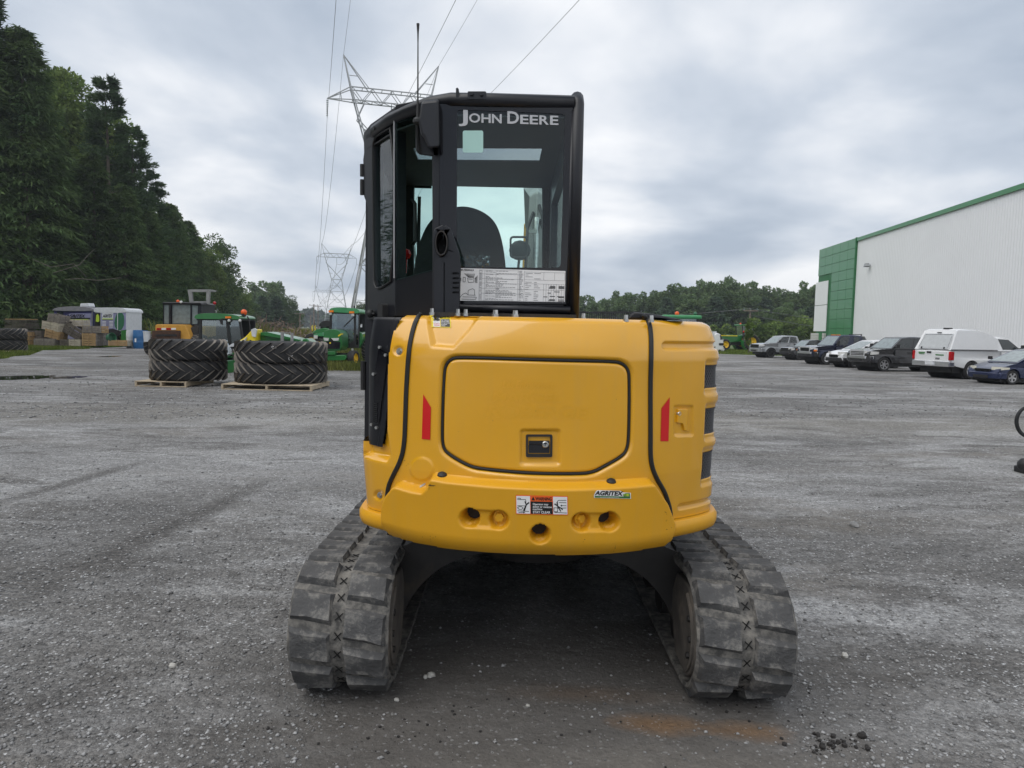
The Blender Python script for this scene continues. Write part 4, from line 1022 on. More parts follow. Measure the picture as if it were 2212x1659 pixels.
# --- counterweight
CWP = [(834, 1118), (835, 1150), (886, 1167), (962, 1182), (1064, 1193), (1191, 1197), (1318, 1194), (1397, 1184), (1443, 1175), (1448, 1121), (1432, 1077), (1404, 1034), (1393, 1031),
       (1318, 1037), (1230, 1040), (1160, 1039), (1064, 1034), (969, 1025), (942, 1020), (933, 1026), (928, 1042), (921, 1050), (900, 1046), (870, 1037), (858, 1042), (843, 1062), (835, 1085)]
cw_poly = inv(CWP); cw_sd = sdist(SG, ZG, cw_poly)
low_fade = np.clip((ZG - (cw_poly[:, 1].min())) / .05, 0, 1)
cw_raise = smooth01(-cw_sd / .024) * (cw_sd < 0)
bot = cw_poly[:10]; zbot = np.interp(SG, bot[:, 0], bot[:, 1])
cw_full = np.where(ZG < zbot + .12, smooth01((-cw_sd + .03 * (ZG < zbot + .03)) / .034), cw_raise)
DISP += 0.060 * np.where(cw_sd < .0, np.maximum(cw_raise, np.where(ZG < zbot + .05, smooth01(np.minimum(SG - cw_poly[1, 0], cw_poly[8, 0] - SG) / .034), 0)), 0)
DISP -= np.where(cw_sd < 0, 0.045 * np.clip((zbot + .075 - ZG) / .075, 0, 1) ** 2, 0)
# --- door, its recess and the handle pocket
DOORP = chaikin([(956.7, 807), (961, 787), (973, 775), (993, 772), (1146, 777), (1328, 781), (1346, 785), (1359, 796), (1363, 816), (1361, 944), (1357, 972), (1346, 987), (1305, 1010), (1283, 1021), (1255, 1025), (1146, 1024), (1036, 1014), (1009, 1007), (964, 981), (954, 965), (953, 933)], 2)
door_poly = inv(DOORP); dsd = sdist(SG, ZG, door_poly)
DISP += np.where(dsd >= 0, -0.018 * (1 - smooth01(dsd / .018)), -0.018 + 0.013 * smooth01(-dsd / .014))
h_sd = psd(rrect(1121, 926, 1213, 1008, 9)); DISP -= 0.011 * smooth01(-h_sd / .013)
# --- dent under the warning sticker, blanking disc
DISP -= 0.020 * smooth01(-psd([(921, 672), (1046, 676), (1016, 716), (980, 756), (930, 752)]) / .022)
circ = lambda u, v, r, n=28: [(u + r * math.cos(2 * PI * k / n), v + r * math.sin(2 * PI * k / n)) for k in range(n)]
b_sd = psd(circ(911, 1013, 24)); DISP += 0.004 * smooth01((.004 - b_sd) / .005)
# --- counterweight holes
for u, v, r in ((1022, 1112, 21.5), (1164.5, 1145.6, 22), (1305, 1119.6, 21.5)):
    q = psd(circ(u, v, r)); DISP -= 0.03 * smooth01(-q / .010)
    q2 = psd(circ(u, v - 5, r * .74)); DISP -= 0.13 * smooth01((.002 - q2) / .005)
for u, v in ((1081, 1115.5), (1248, 1120)):
    q = psd(circ(u, v, 22)); DISP -= 0.030 * smooth01(-q / .012)
for a, b_ in (((1022, 1112), (1081, 1115.5)), ((1248, 1120), (1305, 1119.6))):
    q = psd([(a[0], a[1] - 21), (b_[0], b_[1] - 21), (b_[0], b_[1] + 21), (a[0], a[1] + 21)])
    DISP -= 0.014 * smooth01(-q / .012) * (1 - smooth01(-(q * 0) - 0))
# --- right panel grooves, vents and latch pocket
s_end = SS[-1]
def slot_px(a, b_, w): 
    d = Vector((b_[0] - a[0], b_[1] - a[1])).normalized(); n = Vector((-d.y, d.x)) * (w / 2)
    return [(a[0] + n.x, a[1] + n.y), (b_[0] + n.x, b_[1] + n.y), (b_[0] - n.x, b_[1] - n.y), (a[0] - n.x, a[1] - n.y)]
g1 = inv(rrect(1431, 739, 1540, 755, 7)); g1[:, 0] = np.where(g1[:, 0] > g1[:, 0].mean(), g1[:, 0] + .35, g1[:, 0]); DISP -= 0.013 * smooth01((.004 - sdist(SG, ZG, g1)) / .010)
g2_ = inv(rrect(1466, 1085, 1500, 1099, 6)); z0 = g2_[:, 1].mean(); s0_ = g2_[:, 0].min()
DISP -= 0.012 * smooth01((.004 - sdist(SG, ZG, np.array(rrect(s0_, z0 - .012, s0_ + .6, z0 + .012, .011)))) / .009)
VENTS = []
for x0, y0, y1 in ((1526, 790, 838), (1526, 884, 938), (1519.5, 980, 1036)):
    q = inv([(x0, y0), (x0, y1)]); s0_ = q[:, 0].mean(); za, zb = q[1, 1], q[0, 1]
    VENTS.append((s0_, za, zb))
    DISP -= 0.009 * smooth01(-sdist(SG, ZG, np.array(rrect(s0_ - .018, za - .040, s0_ + .36, zb + .034, .025))) / .024)
    DISP -= 0.010 * smooth01((.003 - sdist(SG, ZG, np.array(rrect(s0_, za, s0_ + .33, zb, .010)))) / .005)
DISP -= 0.008 * smooth01((.003 - psd(rrect(1457, 877, 1497, 941, 3))) / .006)
for u, v in ((861, 758), (818, 1070)): DISP -= 0.008 * smooth01((.0 - psd(circ(u, v, 13))) / .014)
# --- left ledge: the upper left flank stands further in than the skirt below
DISP -= 0.035 * smooth01(-psd([(700, 975), (785, 984), (838, 1001), (846, 985), (838, 930), (846, 720), (846, 660), (700, 660)]) / .03)
# the pressed panel is never dead flat: broad shallow ripples
DISP += 0.0016 * np.sin(SG * 7.1 + 1.0) * np.sin(ZG * 11 + .5 + SG * 2) + 0.0012 * np.sin(SG * 17 + ZG * 9) * smooth01((ZG - 1.4) / .1)
from_grid = lambda s, z: (lambda i, j, fi, fj: DISP[i, j] * (1 - fi) * (1 - fj) + DISP[i + 1, j] * fi * (1 - fj) + DISP[i, j + 1] * (1 - fi) * fj + DISP[i + 1, j + 1] * fi * fj)(
    *(lambda a, b_: (np.clip(a.astype(int), 0, len(SS) - 2), np.clip(b_.astype(int), 0, len(ZZ) - 2), np.clip(a - np.clip(a.astype(int), 0, len(SS) - 2), 0, 1), np.clip(b_ - np.clip(b_.astype(int), 0, len(ZZ) - 2), 0, 1)))(np.asarray(s) / DS, (np.asarray(z) - ZB) / DZ))
def onbody(px, off=0.0, flat=False):
    q = inv(px); d = from_grid(q[:, 0], q[:, 1])
    if flat: d = np.full_like(d, d.max())
    return S3(q[:, 0], q[:, 1], d + off)
# --- gasket lines
GR = [(1389, 681), (1399, 692), (1404, 708), (1406.5, 746), (1405, 843), (1404.6, 941), (1404, 980), (1407, 1006), (1417, 1032), (1435, 1061), (1444, 1087), (1447.6, 1103), (1449, 1119)]
GL = [(909, 677), (901, 688), (894, 705), (886, 739), (882, 778), (878, 843), (876, 908), (874, 957), (867, 993), (847, 1032), (839, 1052), (836, 1078), (835, 1090)]
gr, gl = inv(chaikin(GR, 2, False)), inv(chaikin(GL, 2, False))
sR = np.interp(ZG, gr[::-1, 1], gr[::-1, 0]); sL = np.interp(ZG, gl[::-1, 1], gl[::-1, 0])
BLK = [(883, 676), (866, 690), (853, 712), (845, 745), (838, 800), (831, 870), (824, 930), (819.5, 962)]
bk = inv(BLK); bk_line = np.interp(ZG, bk[::-1, 1], bk[::-1, 0]); zblk = bk[-1, 1]
z_lip = inv([(1500, 1112)])[0, 1]
P3 = S3(SG, ZG, DISP)
idx = np.arange(SG.size).reshape(SG.shape)
cell = lambda A: (A[:-1, :-1] + A[1:, 1:] + A[:-1, 1:] + A[1:, :-1]) / 4
cS, cZ, cD, cW = cell(SG), cell(ZG), cell(dsd), cell(cw_sd); cR, cL, cB = cell(sR), cell(sL), cell(bk_line)
is_cw = cW < 0
is_door = (cD < 0) & ~is_cw
is_r = (cS > cR) & (cZ > z_lip) & ~is_cw
is_l = (cS < cL) & (cZ > z_lip) & ~is_cw & ~((cZ > zblk) & (cS < cB))
is_c = (cS >= cL) & (cS <= cR) & ~is_cw & ~is_door & (cZ > .86)
quad = np.stack([idx[:-1, :-1], idx[1:, :-1], idx[1:, 1:], idx[:-1, 1:]], -1)
def shell(name, mask, mat, disp=None, par=None):
    F_ = quad[mask]; P = (P3 if disp is None else S3(SG, ZG, disp)).reshape(-1, 3)
    used, inv_ = np.unique(F_, return_inverse=True)
    return npmesh(name, P[used], inv_.reshape(F_.shape), mat, par or EX, world=True)
cwo = shell('counterweight', is_cw, M['yellow_dull'])
hood = shell('rear_hood', is_c, M['yellow']); door = shell('service_door', is_door, M['yellow'])
rpan = shell('right_side_panel', is_r, M['yellow']); lpan = shell('left_side_panel', is_l, M['yellow'])
is_b = (cZ > zblk - .01) & (cS < cB + .006) & (cZ < ZT - .01)
cover = shell('cab_side_cover', is_b, M['black_paint'], disp=np.repeat(prof0(ZZ)[None], len(SS), 0) * .4 - .022 + np.where(SG > bk_line - .03, .008, 0))
# top and underside
def cap(name, z, mat, off, s0=0, s1=None, front=4.4):
    sl = [i for i in range(0, len(SS), 6) if s0 <= SS[i] <= (s1 or 9)]
    q = S3(SS[sl], np.full(len(sl), z), np.full(len(sl), off)); pts = [tuple(p) for p in q]
    pts += [(pts[-1][0], front, z), (pts[0][0], front, z)]
    mb = MB(); mb.add(pts, [tuple(range(len(pts)))]); return xp(mb, name, mat, smooth=0)
cap('hood_top', ZT - .002, M['yellow'], float(prof0(ZT)) - .002)
cap('counterweight_underside', cw_poly[1:9, 1].mean() + .012, M['dark_steel'], -.01, cw_poly[1, 0], cw_poly[8, 0])
mb = MB(); mb.box((0.14, 3.75, 1.22), (1.44, 1.2, .84)); xp(mb, 'body_core_light_block', M['plastic_black'])  # unseen black core box added inside the body to block light
# lower ring under the side panels
lipp = [(-.06, z_lip - .075), (-.012, z_lip - .078), (.008, z_lip - .066), (.016, z_lip - .045), (.016, z_lip - .02), (.006, z_lip - .004), (-.06, z_lip - .002)]
for s0_, s1_ in ((0.0, cw_poly[1, 0] + .012), (cw_poly[8, 0] - .012, SS[-1])):
    ks = [k for k in range(len(SS)) if s0_ <= SS[k] <= s1_][::3]; V = []
    for o_, z in lipp: V.append(S3(SS[ks], np.full(len(ks), z), np.full(len(ks), o_)))
    V = np.stack(V); n0, n1 = V.shape[:2]; I = np.arange(n0 * n1).reshape(n0, n1)
    Fq = np.stack([I[:-1, :-1], I[:-1, 1:], I[1:, 1:], I[1:, :-1]], -1).reshape(-1, 4)
    npmesh('lower_skirt', V.reshape(-1, 3), Fq, M['yellow_dull'], EX, world=True, sharp=50)
# seals
def dense(p, closed=False, step=5.0):
    out = []; n = len(p)
    for i in range(n if closed else n - 1):
        a, b_ = Vector(p[i][:2]), Vector(p[(i + 1) % n][:2]); k = max(1, int((b_ - a).length / step))
        out += [tuple(a.lerp(b_, j / k)) for j in range(k)]
    if not closed: out.append(tuple(p[-1][:2]))
    return out
mb = MB(); mb.tube(onbody(dense(DOORP, True), .004), .0070, 8, closed=True); xp(mb, 'door_seal', M['rubber_seal'], smooth=180)
for L in (GL, GR):
    q = chaikin(L, 2, False); pts = onbody(dense(q), .0)
    mb = MB(); mb.tube(pts, .0105, 8)
    side = 3.2 if L is GL else -3.2
    mb.tube(onbody([(u + side, v) for u, v in dense(q)], .0045), .0042, 6); xp(mb, 'panel_seal', M['rubber_seal'], smooth=180)

for u, v, r in ((1022, 1112, 21.5), (1164.5, 1145.6, 22), (1305, 1119.6, 21.5)):  # dark disc in each hole stands for the shade of its depth
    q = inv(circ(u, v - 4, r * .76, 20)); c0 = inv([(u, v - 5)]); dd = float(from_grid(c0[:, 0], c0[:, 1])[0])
    mb = MB(); mb.add([tuple(p) for p in S3(q[:, 0], q[:, 1], np.full(20, dd + .075))], [tuple(range(20))]); xp(mb, 'hole_shade_disc', M['dark_steel'], smooth=0)
# --- flat print on the body -------------------------------------------------
def decal(name, polys, mat, off=.0015, parent=None, surf=None, thin=0.0):
    """polys: list of picture-space outlines, each laid on the body (or surf)"""
    V, Fs = [], []; surf = surf or onbody
    for p in polys:
        tri = tessellate_polygon([[Vector((q[0], q[1], 0)) for q in p]]); o = len(V); V += list(p); Fs += [tuple(i + o for i in t) for t in tri]
    lim = 7.0 if surf is onbody else 1e9; k = 0
    while k < len(Fs):                       # split long faces so that print follows the pressed panel
        a, b_, c = Fs[k]; e = [(math.dist(V[a][:2], V[b_][:2]), a, b_, c), (math.dist(V[b_][:2], V[c][:2]), b_, c, a), (math.dist(V[c][:2], V[a][:2]), c, a, b_)]; L, p, q, r = max(e)
        if L > lim:
            V.append(((V[p][0] + V[q][0]) / 2, (V[p][1] + V[q][1]) / 2)); m_ = len(V) - 1; Fs[k] = (p, m_, r); Fs.append((m_, q, r))
        else: k += 1
    W_ = surf(V, off); mb = MB(); mb.add([tuple(w) for w in W_], Fs)
    par = parent or EX; ob = mb.build(name, mat, par, smooth=0, world=(par is EX)); 
    return ob
def lettering(name, txt, x0, y0, w, h, mat, off, parent, surf=None, slope=0.0, bold=0.0, lean=0.0, fit=True):
    """text with its lower left at (x0, y0) in picture space, w wide, cap height h"""
    V, Fs = text_mesh(txt, bold)
    mn, mx = V.min(0), V.max(0); capb, capt = 0.0, 0.73
    a = (V[:, 0] - mn[0]) / (mx[0] - mn[0]); b_ = (V[:, 1] - capb) / (capt - capb)
    px = np.stack([x0 + a * w + b_ * h * lean, y0 - b_ * h + a * w * slope], 1)
    W_ = (surf or onbody)(px, off); mb = MB(); mb.add([tuple(p) for p in W_], Fs)
    return mb.build(name, mat, parent, smooth=0, world=(parent is EX))
def frame_map(c00, c10, c01):
    c00, c10, c01 = map(Vector, (c00, c10, c01))
    return lambda a, b_: tuple(c00 + (c10 - c00) * a + (c01 - c00) * b_)
def rect(fm, a0, b0, a1, b1): return [fm(a0, b0), fm(a1, b0), fm(a1, b1), fm(a0, b1)]
def strokes(fm, lines, w, asp):
    out = []
    for pts in lines:
        for (a0, b0), (a1, b1) in zip(pts, pts[1:]):
            d = Vector(((a1 - a0) * asp, b1 - b0)); L = d.length or 1; n = Vector((-d.y, d.x)) / L * w / 2
            out.append([fm(a0 + n.x / asp, b0 + n.y), fm(a1 + n.x / asp, b1 + n.y), fm(a1 - n.x / asp, b1 - n.y), fm(a0 - n.x / asp, b0 - n.y)])
    return out
# warning label on the counterweight
fm = frame_map((1115.7, 1061.5), (1220, 1063.8), (1116.2, 1101.8)); asp = 104 / 40.
lb = decal('warning_label', [rect(fm, 0, 0, 1, 1)], M['print_orange'], .002)
for q in (rect(fm, .012, .04, .275, .96), rect(fm, .715, .04, .988, .96)): decal('label_panel', [q], M['white'], .0028, lb)
decal('label_panel', [rect(fm, .285, .31, .705, .96)], M['print_black'], .0028, lb)
p0 = fm(.375, .25); lettering('lettering', 'WARNING', p0[0], p0[1], 33, 7.2, M['print_black'], .0030, lb, slope=.022, bold=.03)
decal('hazard_mark', [[fm(.30, .25), fm(.335, .05), fm(.37, .25)]], M['print_black'], .0030, lb)
for k, (tx, wd, b_) in enumerate((('Operator may', 31, .50), ('swing or reverse', 38, .635), ('machine', 19, .76), ('STAY CLEAR', 35, .93))):
    p0 = fm(.325, b_); lettering('lettering', tx, p0[0], p0[1], wd, 4.4 if k < 3 else 5.2, M['white'], .0034, lb, slope=.022, bold=.02)
decal('pictogram', strokes(fm, [[(.03, .16), (.09, .16), (.10, .22)], [(.03, .22), (.19, .22), (.2, .55), (.03, .55)], [(.06, .6), (.03, .66), (.06, .74), (.11, .74), (.14, .66), (.11, .6), (.06, .6)], [(.03, .82), (.25, .84)], [(.05, .9), (.15, .9)], [(.14, .87), (.17, .9), (.14, .93)]], .028, asp), M['print_black'], .0034, lb)
decal('pictogram', strokes(fm, [[(.255, .38), (.20, .50), (.145, .80)], [(.20, .50), (.16, .83)], [(.20, .48), (.175, .32)], [(.21, .46), (.255, .36)]], .055, asp), M['print_black'], .0036, lb)
decal('pictogram', strokes(fm, [[(.97, .22), (.82, .22), (.80, .28), (.80, .6)], [(.97, .34), (.83, .34)], [(.8, .62), (.97, .62)], [(.73, .6), (.73, .82), (.80, .82), (.8, .62), (.73, .62)], [(.74, .86), (.98, .88)], [(.97, .5), (.86, .5)], [(.885, .46), (.86, .5), (.885, .54)]], .028, asp), M['print_black'], .0034, lb)
decal('pictogram', strokes(fm, [[(.745, .40), (.80, .52), (.90, .70)], [(.80, .52), (.86, .80)], [(.80, .50), (.79, .32)], [(.79, .48), (.74, .42)]], .055, asp), M['print_black'], .0036, lb)
# dealer label
fm = frame_map((1272.5, 1052), (1347, 1054.3), (1272.8, 1067.5))
lb = decal('dealer_label', [[fm(.06, .05), fm(.10, -.05), fm(.72, -.05), fm(.80, .15), fm(1, .2), fm(1, 1.0), fm(0, 1.0), fm(0, .62)]], M['white'], .002)
decal('label_panel', [rect(fm, .02, .72, .98, .95)], M['print_green'], .0026, lb)
p0 = fm(.02, .60); lettering('lettering', 'AGRITEX', p0[0], p0[1], 56, 9.0, M['print_black'], .0028, lb, slope=.03, bold=.045, lean=.25)
p0 = fm(.16, .92); lettering('lettering', 'www.agritex.ca', p0[0], p0[1], 38, 2.2, M['white'], .0032, lb, slope=.03)
decal('label_panel', [[fm(.80, .70), fm(.78, .45), fm(.86, .25), fm(.97, .25), fm(.98, .70)]], M['print_green'], .0026, lb)
decal('emblem', [rect(fm, .87, .32, .94, .66)], M['print_lime'], .0032, lb)
decal('emblem', strokes(fm, [[(.80, .40), (.86, .34)], [(.79, .5), (.86, .46)], [(.8, .6), (.86, .58)], [(.95, .40), (.975, .36)], [(.95, .52), (.98, .5)]], .05, 4.9), M['print_lime'], .0032, lb)
# burn label near the exhaust
fm = frame_map((926.5, 680.5), (969, 681.8), (928, 706.5)); asp = 43 / 26.
lb = decal('caution_label', [rect(fm, 0, 0, 1, 1)], M['print_yellow'], .002)
decal('label_panel', [rect(fm, .05, .08, .44, .94)], M['white'], .0028, lb)
decal('label_panel', [rect(fm, .48, .28, .95, .93)], M['print_black'], .0028, lb)
p0 = fm(.55, .23); lettering('lettering', 'ATTENTION', p0[0], p0[1], 18, 3.8, M['print_black'], .0032, lb, slope=.03, bold=.03)
decal('hazard_mark', [[fm(.47, .23), fm(.505, .06), fm(.54, .23)]], M['print_black'], .0032, lb)
for k, tx in enumerate(('Pour éviter les', 'brûlures, veillez', 'à ne pas toucher', 'les surfaces', 'chaudes.')):
    p0 = fm(.50, .41 + k * .12); lettering('lettering', tx, p0[0], p0[1], (17, 18, 19, 13, 9)[k], 2.3, M['white'], .0034, lb, slope=.03, bold=.02)
decal('pictogram', [[fm(.44, .32), fm(.36, .24), fm(.26, .26), (fm(.13, .2)), fm(.12, .25), fm(.2, .3), fm(.1, .3), fm(.1, .35), fm(.2, .36), fm(.11, .4), fm(.13, .44), fm(.24, .42), fm(.32, .46), fm(.44, .42)]], M['print_black'], .0034, lb)
decal('pictogram', [rect(fm, .12, .78, .42, .84)] + strokes(fm, [[(.12, .7), (.2, .64), (.27, .7), (.34, .64), (.42, .7)]], .03, asp), M['red'], .0034, lb)
# red reflectors
decal('reflector', [[(915, 851.6), (932, 880), (929.8, 950), (911.7, 948)]], M['red'], .0022)
decal('reflector', [[(1446.6, 858), (1442.9, 953), (1425.8, 953), (1428.5, 882)]], M['red'], .0022)
# ghost of removed lettering on the door
M['ghost'] = mk('ghost_paint', (0.708, 0.354, 0.011), rough=0.33, var=0.05, coat=0.3)
for tx, x, y, w, h, l_ in (('Les Entreprises', 1085, 838, 108, 17, .2), ('MARCEL', 1062, 868, 150, 20, .25), ('ROBERGE', 1050, 902, 215, 27, .25)):
    lettering('ghost_lettering', tx, x, y, w, h, M['ghost'], .0004, door, slope=.015, bold=.03, lean=l_).location = (0, 0, 0)
# scuffs and chips
M['scuff'] = mk('scuff_mark', (0.06, 0.04, 0.02), rough=.8, var=.3)
rs = random.Random(9); pl = []
for u, v, n, sx, sy in ((943, 1042, 26, 9, 4), (1250, 1130, 5, 6, 20), (1440, 1090, 9, 3, 14), (946, 1155, 6, 14, 8), (1318, 1175, 6, 1, 9), (880, 1000, 3, 4, 6), (1150, 900, 6, 120, 60), (1425, 1110, 10, 14, 25), (887, 760, 3, 3, 8)):
    for _ in range(n):
        a, b_ = u + rs.gauss(0, sx * .6), v + rs.gauss(0, sy * .6); w, h = (rs.uniform(.6, 3.2), rs.uniform(.3, .7)) if u == 943 else (rs.uniform(.4, 1.1), rs.uniform(.5, 1.4))
        pl.append([(a - w, b_), (a, b_ - h), (a + w, b_ + h * .3), (a, b_ + h)])
struct(decal('paint_chips', pl, M['scuff'], .0012), 'stuff')
decal('paint_chip', [[(908, 1049), (914, 1045), (920, 1043), (918, 1047), (911, 1052)]], M['pale_stone'], .0014)

# --- fittings on the body ---------------------------------------------------
def fit_frame(u, v, off=0.0):
    p = onbody([(u, v), (u + 3, v), (u, v - 3)], off); o = Vector(p[0]); x = nrm(Vector(p[1]) - o); y = nrm(Vector(p[2]) - o); n = nrm(y.cross(x)); y = nrm(x.cross(n)) * -1
    n = nrm(x.cross(y)); 
    if n.y > 0: n = -n
    return o, x, y, n
def hexbolt(u, v, r, h, mat, off=0.0, washer=True, name='bolt', parent=None):
    o, x, y, n = fit_frame(u, v, off); mb = MB()
    if washer: mb.cyl(o - n * .004, o + n * .003, r * 1.35, n=16)
    mb.cyl(o, o + n * h, r, r * .93, n=6); return xp(mb, name, mat, smooth=0)
hexbolt(1082, 1111, .019, .016, M['yellow_dull'], .0); hexbolt(1247, 1114.5, .019, .016, M['yellow_dull'], .0)
hexbolt(1023, 1104, .019, .030, M['yellow_dull'], .004); hexbolt(1164, 1138, .019, .030, M['yellow_dull'], .004); hexbolt(1305, 1112, .019, .030, M['yellow_dull'], .004)
hexbolt(861, 759, .011, .010, M['steel']); hexbolt(818, 1070, .010, .010, M['steel'])
for u, v in ((956.6, 1023), (1318.5, 1037)):
    o, x, y, n = fit_frame(u, v + 1.5, .004); mb = MB(); mb.lathe([(.0001, .010), (.010, .009), (.018, .004), (.021, -.004)], o, Vector((0, -.35, .94)), 16); xp(mb, 'rubber_plug', M['rubber_seal'])
# door latch: black tray, paddle and lock
o, x, y, n = fit_frame(1165, 964, .002); sc = mpp(o); w, h = 57 * sc, 49 * sc
la = MB(); fr = rrect(-w / 2, -h / 2, w / 2, h / 2, .006); ho = rrect(-w / 2 + .008, -h / 2 + .008, w / 2 - .008, h / 2 - .012, .004)
la.prism(fr, lambda a, b_, d: o + x * a + y * b_ + n * d, -.004, .007, holes=[ho]); lat = xp(la, 'door_latch', M['plastic_black'], smooth=0)
mb = MB(); mb.prism(ho, lambda a, b_, d: o + x * a + y * b_ + n * d, -.006, -.003); mb.build('latch_tray', M['rubber_seal'], lat, smooth=0)
mb = MB(); mb.prism(rrect(-w / 2 + .011, -.006, w / 2 - .011, h / 2 - .016, .003), lambda a, b_, d: o + x * a + y * b_ + n * d, -.004, .003)
mb.prism(rrect(-w / 2 + .012, -.020, w / 2 - .012, -.008, .003), lambda a, b_, d: o + x * a + y * b_ + n * d, -.002, .008); mb.build('latch_paddle', M['black_paint'], lat, smooth=0)
def lock(u, v, r, par=None, off=.004):
    o, x, y, n = fit_frame(u, v, off); mb = MB(); mb.lathe([(r, -.004), (r, .004), (r * .78, .007), (r * .6, .007), (r * .55, .004), (.0001, .004)], o, n, 24)
    lk = mb.build('lock_cylinder', M['steel'], par or EX, world=par is None); mb = MB(); mb.prism(rrect(-.0012, -r * .33, .0012, r * .33, .001), lambda a, b_, d: o + x * a + y * b_ + n * d, .004, .0046)
    mb.build('keyhole', M['print_black'], lk if par is None else par, smooth=0)
lock(1178.5, 961, .0135, lat, .006)
# side panel latch
o, x, y, n = fit_frame(1476, 909, .001); sc = mpp(o)
q = lambda u, v: ((u - 1476) * sc * 1.12, (909 - v) * sc)
hl = [(1460.5, 905), (1475, 903), (1479, 895), (1481, 888), (1488, 888), (1487.5, 934), (1460.5, 934)]
mb = MB(); mb.prism([q(*p) for p in hl], lambda a, b_, d: o + x * a + y * b_ + n * d, -.003, .009); sl_ = xp(mb, 'panel_latch', M['yellow'], smooth=0, bevel=.002)
mb = MB(); mb.prism([q(*p) for p in ((1489, 886), (1497, 886), (1496, 935), (1488.5, 935))], lambda a, b_, d: o + x * a + y * b_ + n * d, -.003, .0012); mb.build('latch_recess', M['yellow_dull'], sl_, smooth=0)
lock(1467.5, 893.5, .0095, None, .005)
# vent screens: diamond wire over black
for s0_, za, zb in VENTS:
    s1_ = s0_ + .33; dd = float(from_grid(np.array([s0_ + .05]), np.array([(za + zb) / 2]))[0])
    ss = np.linspace(s0_ - .004, s1_, 40); rows = np.linspace(za - .001, zb + .001, 12); V = np.concatenate([S3(ss, np.full(40, z), from_grid(ss, np.full(40, z)) + .0015) for z in rows])
    Fq = np.array([[r * 40 + k, r * 40 + k + 1, r * 40 + 41 + k, r * 40 + 40 + k] for r in range(11) for k in range(39)]); vn = npmesh('side_vent', V, Fq, M['rubber_seal'], EX, world=True)
    mb = MB(); st = .017; h = zb - za
    for sg in (1, -1):
        k = s0_ - h
        while k < s1_ + h:
            pts = [(k + sg * t * h * .75 if sg > 0 else k + h * .75 - t * h * .75, za + t * h) for t in np.linspace(0, 1, 9)]
            pts = [p for p in pts if s0_ <= p[0] <= s1_]
            if len(pts) > 1: pp = np.array(pts); mb.tube(S3(pp[:, 0], pp[:, 1], from_grid(pp[:, 0], pp[:, 1]) + .003), .0009, n=4, caps=False)
            k += st
    mb.build('vent_mesh', M['print_grey'], vn, smooth=0)
# ------------------------------------------------------------------ cab
class Pl:                          # an upright plane through two plan points; maps picture points onto it
    def __init__(s, a, b_):
        s.a = Vector((a[0], a[1], 0)); d = Vector((b_[0] - a[0], b_[1] - a[1], 0)).normalized(); s.t = d; s.n = Vector((d.y, -d.x, 0))
        if s.n.dot(s.a) > 0: s.n = -s.n            # towards the viewer
    def __call__(s, u, v, d=0.0):
        r = ray(u, v); O = Vector((0, 0, EYE)); k = (s.a - O).dot(s.n) / r.dot(s.n); return O + r * k + s.n * d
    def tz(s, t, z, d=0.0): return s.a + s.t * t + s.n * d + Vector((0, 0, z))
YR, YF = 3.12, 4.62
xl0 = at(948, 450, YR).x; xr0 = at(1243, 450, YR).x
PA0 = (xl0, YR); PA1 = (at(854, 430, 3.37).x, 3.37); PB1 = (at(790, 430, 3.74).x, 3.74); XL = PB1[0]
PR, PAa, PBb = Pl((xl0, YR), (xr0, YR)), Pl(PA0, PA1), Pl(PA1, PB1)
PC = Pl((XL, 3.74), (XL, YF)); PC.n = Vector((-1, 0, 0)); PF = Pl((XL, YF), (xr0, YF))
ZR = at(1049, 203, YR).z           # roof top
# rear wall
rear_hole = [(955, 231), (1233, 238), (1219, 655), (955, 655)]
mb = MB(); mb.prism([(934, 214), (1247, 220), (1234, 684), (934, 684)], PR, 0, -.06, holes=[rear_hole]); xp(mb, 'cab_rear_frame', M['black_paint'], smooth=0, bevel=.006)
lip = [(950, 226), (1237, 234), (1222, 657), (950, 656)]
clear = chaikin([(988, 300), (988, 248), (989, 240), (998, 239), (1208, 247), (1219, 248), (1220, 258), (1211, 560), (1210, 577), (1200, 579), (996, 577), (987, 577), (987, 560)], 1)
mb = MB(); mb.prism(lip, PR, .004, .010, holes=[clear]); fr_ = xp(mb, 'rear_window_border', M['black_gloss'], smooth=0)
mb = MB(); mb.add([PR(u, v, .006) for u, v in [(951, 229), (1235, 236), (1221, 656), (951, 656)]], [(0, 1, 2, 3)]); gl_ = xp(mb, 'rear_window', M['cab_glass'], smooth=0)
onrear = lambda px, off=0.0: np.array([PR(u, v, .010 + off)[:] for u, v in px])
# maker's lettering across the top of the rear window, in small capitals
x = 991
for ch, w, h in (('J', 20, 27), ('O', 24, 20), ('H', 20, 20), ('N', 21, 20), (' ', 7, 0), ('D', 25, 27), ('E', 18, 20), ('E', 18, 20), ('R', 20.5, 20), ('E', 18, 20)):
    if ch != ' ':
        yb = 265 + (x - 991) * .029; hh = h
        lettering('window_lettering', ch, x, yb, w, hh, M['letter_silver'], .002, gl_, onrear, slope=.029, bold=.022)
    x += w + 2.6
decal('window_sticker', [rrect(1000, 283.5, 1044, 331, 4)], M['sticker'], .001, gl_, onrear)
